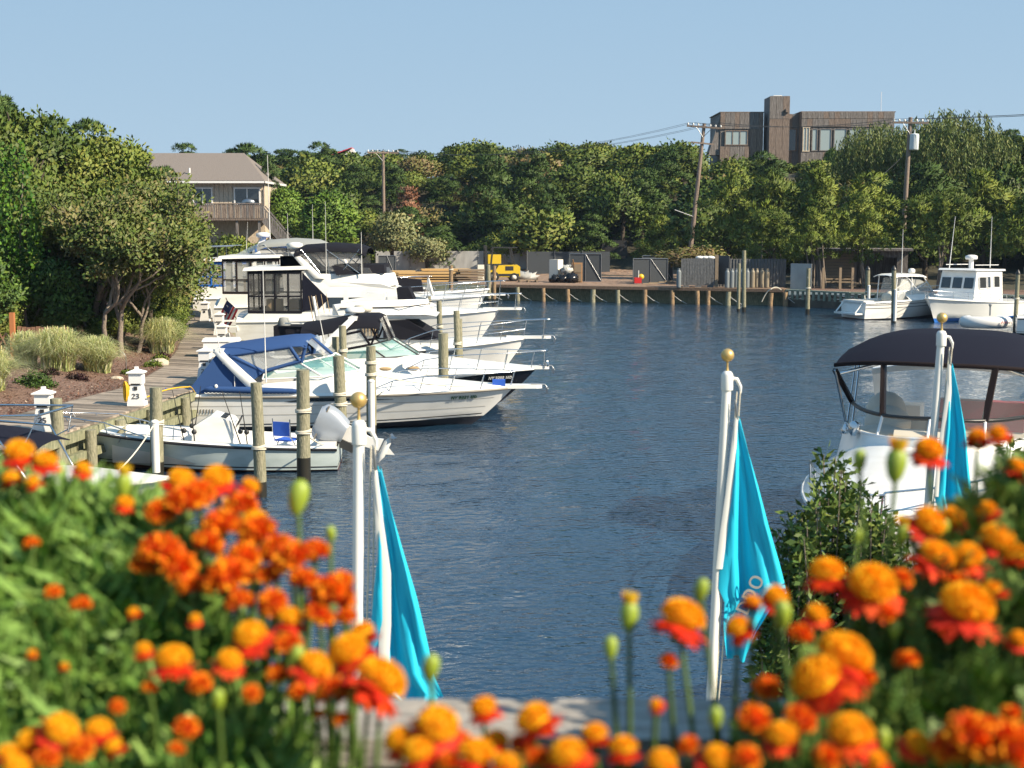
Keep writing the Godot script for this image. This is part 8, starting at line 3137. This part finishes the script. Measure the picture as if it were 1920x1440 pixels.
# kind: d domed, r ruffled, b bud, o opening bud; position and head width in metres
func blossom(t: Node3D, p: Vector3, w: float, kind: String, i: int) -> void:
	var o := Node3D.new()
	o.name = "bud" if kind in ["b", "o"] else "flower_head"
	t.add_child(o, true)
	o.position = p
	var tip := V(rs(-0.4, 0.4), 0, rs(-0.1, 0.6))
	o.rotation = V(tip.z, rs(0, TAU), tip.x)
	o.scale = V(w, w, w) * (rs(0.72, 0.98) if kind == "r" else rs(0.85, 1.1))
	if kind == "d":
		inst("crest", heads["crest%d" % (i % 3)], M.petals, o)
		inst("ray_petals", heads["skirt%d" % (i % 3)], M.petals, o)
		inst("calyx", heads.calyx, M.stem_green, o)
	elif kind == "r":
		inst("ruffled_petals", heads["ruffle%d" % (i % 3)], M.petals, o)
		inst("calyx", heads.calyx, M.stem_green, o)
	else:
		o.rotation *= 0.4
		inst("calyx", heads.bud, M.bud_green, o)
		if kind == "o":
			inst("opening_petals", heads.opening, M.petals, o)
	var b := MB.new()
	var foot := V(p.x * 0.5, 0.0, p.z * 0.5)
	var neck := p - V(0, w * 0.4, 0)
	b.tube([foot, foot.lerp(neck, 0.55) + V(rs(-0.02, 0.02), 0, rs(-0.02, 0.02)), neck], [0.004, 0.0035, 0.0028], 6)
	part("stem", b, M.stem_green, t)

func plant(label: String, at: Vector3, blooms: Array) -> void:
	var t := thing("marigold_plant", label, "marigold", at, 0.0, "marigolds in the planter")
	plant_nodes.append(t)
	for f in blooms:
		blooms_all.append(V(f[0], f[1], f[2]))
		blossom(t, V(f[0] - at.x, f[1] - at.y, f[2] - at.z), f[3], f[4], R.randi() % 3)

# leafy sprigs of every plant: they fill the box up to a little under the blossoms around them
func fill_foliage() -> void:
	R.seed = 750
	for i in 2800:
		var z := -1.8 + 0.74 * pow(R.randf(), 1.35)
		var left := i % 2 == 0
		var xl := -0.5 + (z + 1.8) / 0.7 * 0.48
		var xr := 0.06 + (-z - 1.2) / 0.45 * 0.5
		var x := xl - rs(0, 1) * (xl + 1.0) if left else xr + rs(0, 1) * (1.0 - xr)
		if absf(x) > 0.45 * -z:
			continue
		var y := 0.0
		var ws := 0.0
		for f: Vector3 in blooms_all:
			var d2 := (f.x - x) * (f.x - x) + (f.z - z) * (f.z - z) + 0.0015
			var w := 1.0 / (d2 * d2)
			y += f.y * w
			ws += w
		y = y / ws - (lerpf(0.12, 0.06, smoothstep(-1.25, -1.66, z)) if left else lerpf(0.11, 0.045, smoothstep(-1.25, -1.6, z)))
		var best: Node3D = null
		var bd := 9.0
		for t: Node3D in plant_nodes:
			var dd := V(x, 0, z).distance_to(V(t.position.x, 0, t.position.z))
			if dd < bd:
				bd = dd
				best = t
		for layer in 2:
			var s := rs(0.42, 0.6) + layer * 0.15
			inst("foliage", heads[("lance%d" if left else "fern%d") % (R.randi() % 3)], M.herb, best, Transform3D(Basis.from_euler(V(rs(-0.3, 0.3), rs(0, TAU), rs(-0.3, 0.3))).scaled(V(s, s, s)), V(x, y - layer * rs(0.06, 0.14), z) - best.position))

var blooms_all := []
var plant_nodes := []

func build_marigolds() -> void:
	R.seed = 740
	plant("back row marigold plant, first from the left edge", V(-0.64, SOIL, -1.77), [[-0.469, 4.907, -1.242, 0.0261, "d"], [-0.615, 5.086, -1.677, 0.0271, "d"], [-0.618, 5.111, -1.716, 0.0416, "d"], [-0.500, 4.953, -1.402, 0.0113, "d"], [-0.557, 5.029, -1.575, 0.0229, "r"], [-0.586, 5.083, -1.671, 0.0229, "d"], [-0.453, 4.914, -1.254, 0.0284, "d"]])
	plant("back row marigold plant, second from the left edge", V(-0.55, SOIL, -1.76), [[-0.581, 5.103, -1.704, 0.0399, "d"], [-0.508, 4.992, -1.499, 0.0242, "r"], [-0.472, 4.983, -1.478, 0.0251, "r"], [-0.531, 5.096, -1.692, 0.0232, "d"], [-0.388, 4.926, -1.318, 0.0224, "r"], [-0.475, 5.081, -1.669, 0.0349, "o"], [-0.465, 5.063, -1.638, 0.0278, "d"], [-0.390, 4.922, -1.262, 0.0316, "d"]])
	plant("back row marigold plant, third from the left edge", V(-0.43, SOIL, -1.67), [[-0.421, 4.929, -1.247, 0.0383, "d"], [-0.315, 4.909, -1.251, 0.0202, "r"], [-0.312, 4.918, -1.282, 0.0310, "r"], [-0.404, 5.084, -1.667, 0.0471, "d"], [-0.342, 4.974, -1.457, 0.0142, "d"], [-0.315, 4.937, -1.355, 0.0328, "r"], [-0.375, 5.015, -1.524, 0.0493, "r"], [-0.398, 5.029, -1.535, 0.0589, "r"]])
	plant("back row marigold plant, fourth from the left edge", V(-0.35, SOIL, -1.65), [[-0.362, 5.086, -1.677, 0.0420, "d"], [-0.388, 5.068, -1.618, 0.0601, "r"], [-0.342, 4.959, -1.359, 0.0439, "d"], [-0.290, 4.952, -1.380, 0.0346, "d"], [-0.339, 5.048, -1.587, 0.0551, "r"], [-0.320, 5.079, -1.665, 0.0310, "d"], [-0.303, 5.046, -1.607, 0.0376, "d"], [-0.286, 4.939, -1.305, 0.0241, "b"]])
	plant("back row marigold plant, fifth from the left edge", V(-0.29, SOIL, -1.69), [[-0.276, 5.004, -1.524, 0.0369, "r"], [-0.296, 5.041, -1.580, 0.0510, "r"], [-0.239, 4.942, -1.369, 0.0331, "r"], [-0.312, 5.011, -1.487, 0.0601, "r"], [-0.272, 4.971, -1.403, 0.0430, "d"], [-0.239, 4.974, -1.457, 0.0306, "d"], [-0.227, 5.023, -1.562, 0.0378, "r"], [-0.187, 4.922, -1.306, 0.0169, "r"]])
	plant("back row marigold plant, sixth from the left edge", V(-0.22, SOIL, -1.56), [[-0.247, 5.022, -1.526, 0.0555, "r"], [-0.212, 5.038, -1.591, 0.0235, "b"], [-0.254, 5.076, -1.623, 0.0399, "b"], [-0.218, 4.962, -1.365, 0.0285, "b"], [-0.179, 4.976, -1.461, 0.0295, "r"], [-0.198, 4.956, -1.349, 0.0436, "d"], [-0.195, 4.997, -1.466, 0.0533, "r"], [-0.175, 4.944, -1.310, 0.0445, "r"]])
	plant("front row marigold plant, first from the left edge", V(-0.13, SOIL, -1.35), [[-0.165, 4.966, -1.364, 0.0496, "d"], [-0.129, 4.955, -1.303, 0.0568, "d"], [-0.081, 4.958, -1.344, 0.0297, "b"]])
	plant("back row marigold plant, first in the middle gap", V(-0.06, SOIL, -1.62), [[-0.085, 4.919, -1.216, 0.0344, "d"], [-0.050, 4.913, -1.255, 0.0304, "r"], [-0.027, 4.932, -1.294, 0.0345, "d"], [-0.014, 4.915, -1.257, 0.0284, "d"]])
	plant("back row marigold plant, second in the middle gap", V(0.13, SOIL, -1.64), [[0.008, 4.911, -1.260, 0.0254, "r"], [0.078, 4.919, -1.258, 0.0305, "d"], [0.103, 4.915, -1.234, 0.0299, "d"], [0.136, 4.911, -1.212, 0.0293, "d"], [0.186, 4.915, -1.209, 0.0322, "d"]])
	plant("front row marigold plant, first in the middle gap", V(-0.01, SOIL, -1.31), [[-0.069, 4.937, -1.235, 0.0499, "d"], [-0.032, 4.921, -1.204, 0.0370, "d"], [0.022, 4.938, -1.246, 0.0483, "d"], [0.050, 4.926, -1.192, 0.0433, "d"]])
	plant("back row marigold plant, sixth from the right edge", V(0.18, SOIL, -1.65), [[0.103, 4.960, -1.404, 0.0225, "b"], [0.125, 4.984, -1.438, 0.0354, "o"], [0.142, 4.927, -1.321, 0.0149, "d"], [0.162, 4.949, -1.390, 0.0225, "r"], [0.193, 4.934, -1.269, 0.0250, "b"]])
	plant("back row marigold plant, fifth from the right edge", V(0.28, SOIL, -1.62), [[0.208, 4.999, -1.487, 0.0274, "b"], [0.229, 4.933, -1.264, 0.0429, "r"], [0.250, 4.926, -1.238, 0.0370, "d"], [0.242, 4.968, -1.441, 0.0303, "d"], [0.263, 4.985, -1.482, 0.0216, "d"]])
	plant("back row marigold plant, fourth from the right edge", V(0.38, SOIL, -1.67), [[0.256, 4.936, -1.343, 0.0336, "r"], [0.347, 5.013, -1.492, 0.0555, "d"], [0.291, 4.989, -1.491, 0.0301, "d"], [0.330, 4.977, -1.464, 0.0295, "d"], [0.343, 4.924, -1.238, 0.0229, "b"], [0.403, 5.036, -1.588, 0.0215, "b"]])
	plant("back row marigold plant, third from the right edge", V(0.48, SOIL, -1.71), [[0.434, 5.105, -1.708, 0.0273, "b"], [0.473, 5.104, -1.684, 0.0456, "o"], [0.479, 5.022, -1.533, 0.0470, "d"], [0.410, 4.968, -1.441, 0.0213, "b"], [0.456, 5.038, -1.591, 0.0314, "o"]])
	plant("back row marigold plant, second from the right edge", V(0.55, SOIL, -1.72), [[0.488, 5.048, -1.597, 0.0464, "d"], [0.524, 5.113, -1.720, 0.0416, "d"], [0.515, 5.021, -1.538, 0.0447, "d"], [0.506, 5.044, -1.596, 0.0275, "b"], [0.522, 5.051, -1.615, 0.0339, "d"]])
	plant("back row marigold plant, first from the right edge", V(0.63, SOIL, -1.76), [[0.559, 5.035, -1.569, 0.0456, "d"], [0.591, 5.127, -1.741, 0.0351, "d"], [0.619, 5.131, -1.747, 0.0310, "d"], [0.624, 5.096, -1.692, 0.0315, "d"], [0.574, 5.019, -1.554, 0.0376, "d"], [0.486, 4.922, -1.306, 0.0263, "r"]])
	plant("front row marigold plant, second from the right edge", V(0.27, SOIL, -1.28), [[0.177, 4.986, -1.410, 0.0581, "d"], [0.285, 4.990, -1.423, 0.0367, "b"], [0.297, 4.957, -1.300, 0.0619, "d"], [0.308, 4.936, -1.216, 0.0540, "d"], [0.330, 4.967, -1.343, 0.0596, "d"]])
	plant("front row marigold plant, first from the right edge", V(0.41, SOIL, -1.25), [[0.391, 5.006, -1.469, 0.0570, "d"], [0.414, 4.939, -1.200, 0.0727, "r"], [0.477, 4.996, -1.421, 0.0700, "d"], [0.441, 4.935, -1.193, 0.0626, "r"], [0.398, 4.927, -1.207, 0.0462, "r"]])
	plant("left hand marigold plant in the dense red orange drift", V(-0.37, SOIL, -1.66), [[-0.417, 5.014, -1.536, 0.0372, "r"], [-0.417, 5.058, -1.616, 0.0457, "r"], [-0.355, 4.999, -1.499, 0.0364, "r"], [-0.377, 5.074, -1.648, 0.0466, "r"], [-0.348, 5.034, -1.555, 0.0503, "r"], [-0.324, 5.062, -1.625, 0.0459, "r"], [-0.295, 4.991, -1.463, 0.0414, "r"], [-0.302, 5.024, -1.533, 0.0496, "r"], [-0.261, 4.988, -1.472, 0.0357, "r"]])
	plant("right hand marigold plant in the dense red orange drift", V(-0.23, SOIL, -1.64), [[-0.269, 5.028, -1.553, 0.0439, "r"], [-0.233, 4.963, -1.400, 0.0339, "r"], [-0.230, 5.005, -1.499, 0.0424, "r"], [-0.207, 4.981, -1.454, 0.0352, "r"], [-0.190, 5.002, -1.508, 0.0365, "r"], [-0.164, 4.924, -1.287, 0.0260, "r"], [-0.157, 4.969, -1.418, 0.0344, "d"], [-0.141, 4.937, -1.309, 0.0317, "r"]])
	plant("left hand marigold plant in the lower left corner", V(-0.53, SOIL, -1.65), [[-0.460, 4.946, -1.381, 0.0123, "d"], [-0.443, 4.915, -1.192, 0.0289, "d"], [-0.420, 4.917, -1.206, 0.0292, "r"], [-0.372, 4.912, -1.248, 0.0232, "d"], [-0.411, 4.978, -1.466, 0.0154, "d"]])
	plant("right hand marigold plant in the lower left corner", V(-0.41, SOIL, -1.68), [[-0.396, 4.920, -1.224, 0.0296, "r"], [-0.385, 4.955, -1.407, 0.0228, "d"], [-0.364, 4.935, -1.348, 0.0196, "r"], [-0.259, 4.935, -1.332, 0.0269, "r"], [-0.211, 4.937, -1.324, 0.0295, "r"]])
	plant("inner marigold plant in the right hand slope", V(0.34, SOIL, -1.51), [[0.162, 4.921, -1.229, 0.0298, "r"], [0.211, 4.921, -1.200, 0.0339, "r"], [0.272, 4.933, -1.264, 0.0358, "r"], [0.284, 4.921, -1.200, 0.0339, "r"], [0.303, 4.969, -1.418, 0.0344, "r"], [0.327, 4.916, -1.201, 0.0291, "d"], [0.356, 4.942, -1.359, 0.0274, "r"], [0.373, 4.921, -1.229, 0.0298, "d"]])
	plant("outer marigold plant in the right hand slope", V(0.56, SOIL, -1.72), [[0.402, 4.981, -1.454, 0.0352, "r"], [0.435, 5.004, -1.513, 0.0367, "r"], [0.407, 4.950, -1.387, 0.0280, "r"], [0.492, 5.002, -1.508, 0.0365, "r"], [0.528, 4.995, -1.490, 0.0361, "d"], [0.566, 5.057, -1.626, 0.0328, "d"], [0.535, 4.961, -1.422, 0.0287, "d"]])
	plant("left hand marigold plant in the middle gap's lower edge", V(-0.04, SOIL, -1.47), [[-0.104, 4.922, -1.238, 0.0300, "d"], [-0.057, 4.916, -1.201, 0.0291, "r"], [-0.005, 4.919, -1.187, 0.0335, "d"], [0.024, 4.917, -1.206, 0.0292, "r"]])
	fill_foliage()
	# planter box under them
	var t := thing("flower_planter", "long grey timber flower box along the balcony edge", "planter", V(0, 0, 0))
	var b := MB.new()
	b.box(V(0, 4.44, -1.42), V(2.9, 0.08, 0.86))
	part("soil", b, M.soil, t)
	for z in [-0.97, -1.87]:
		for k in 2:
			b = MB.new()
			b.box(V(0, 4.44 + k * 0.15, z), V(3.0, 0.14, 0.04))
			part("side_board", b, M.planter_wood, t)
	b = MB.new()
	b.box(V(0, 4.68, -1.9), V(3.1, 0.04, 0.16))
	part("rim_board", b, M.planter_wood, t)
	for x in [-1.48, 1.48]:
		b = MB.new()
		b.box(V(x, 4.5, -1.42), V(0.04, 0.3, 0.86))
		part("end_board", b, M.planter_wood, t)
	b = MB.new()
	b.box(V(0, 2.75, -1.42), V(2.8, 3.2, 0.6))
	part("balcony_parapet", b, M.planter_wood, t)

func _ready() -> void:
	setup_view()
	setup_materials()
	build_water_and_land()
	build_boardwalk()
	build_far_bulkhead()
	build_pilings()
	build_houses()
	build_poles()
	make_crowns()
	build_hillside()
	build_feature_trees()
	build_left_grove()
	build_bed_plants()
	build_skiff()
	build_blue_cruiser()
	build_black_cruiser()
	build_sportfisher()
	build_yachts()
	build_right_boats()
	build_yard()
	build_pedestals()
	build_flags()
	build_bushes()
	make_heads()
	build_marigolds()
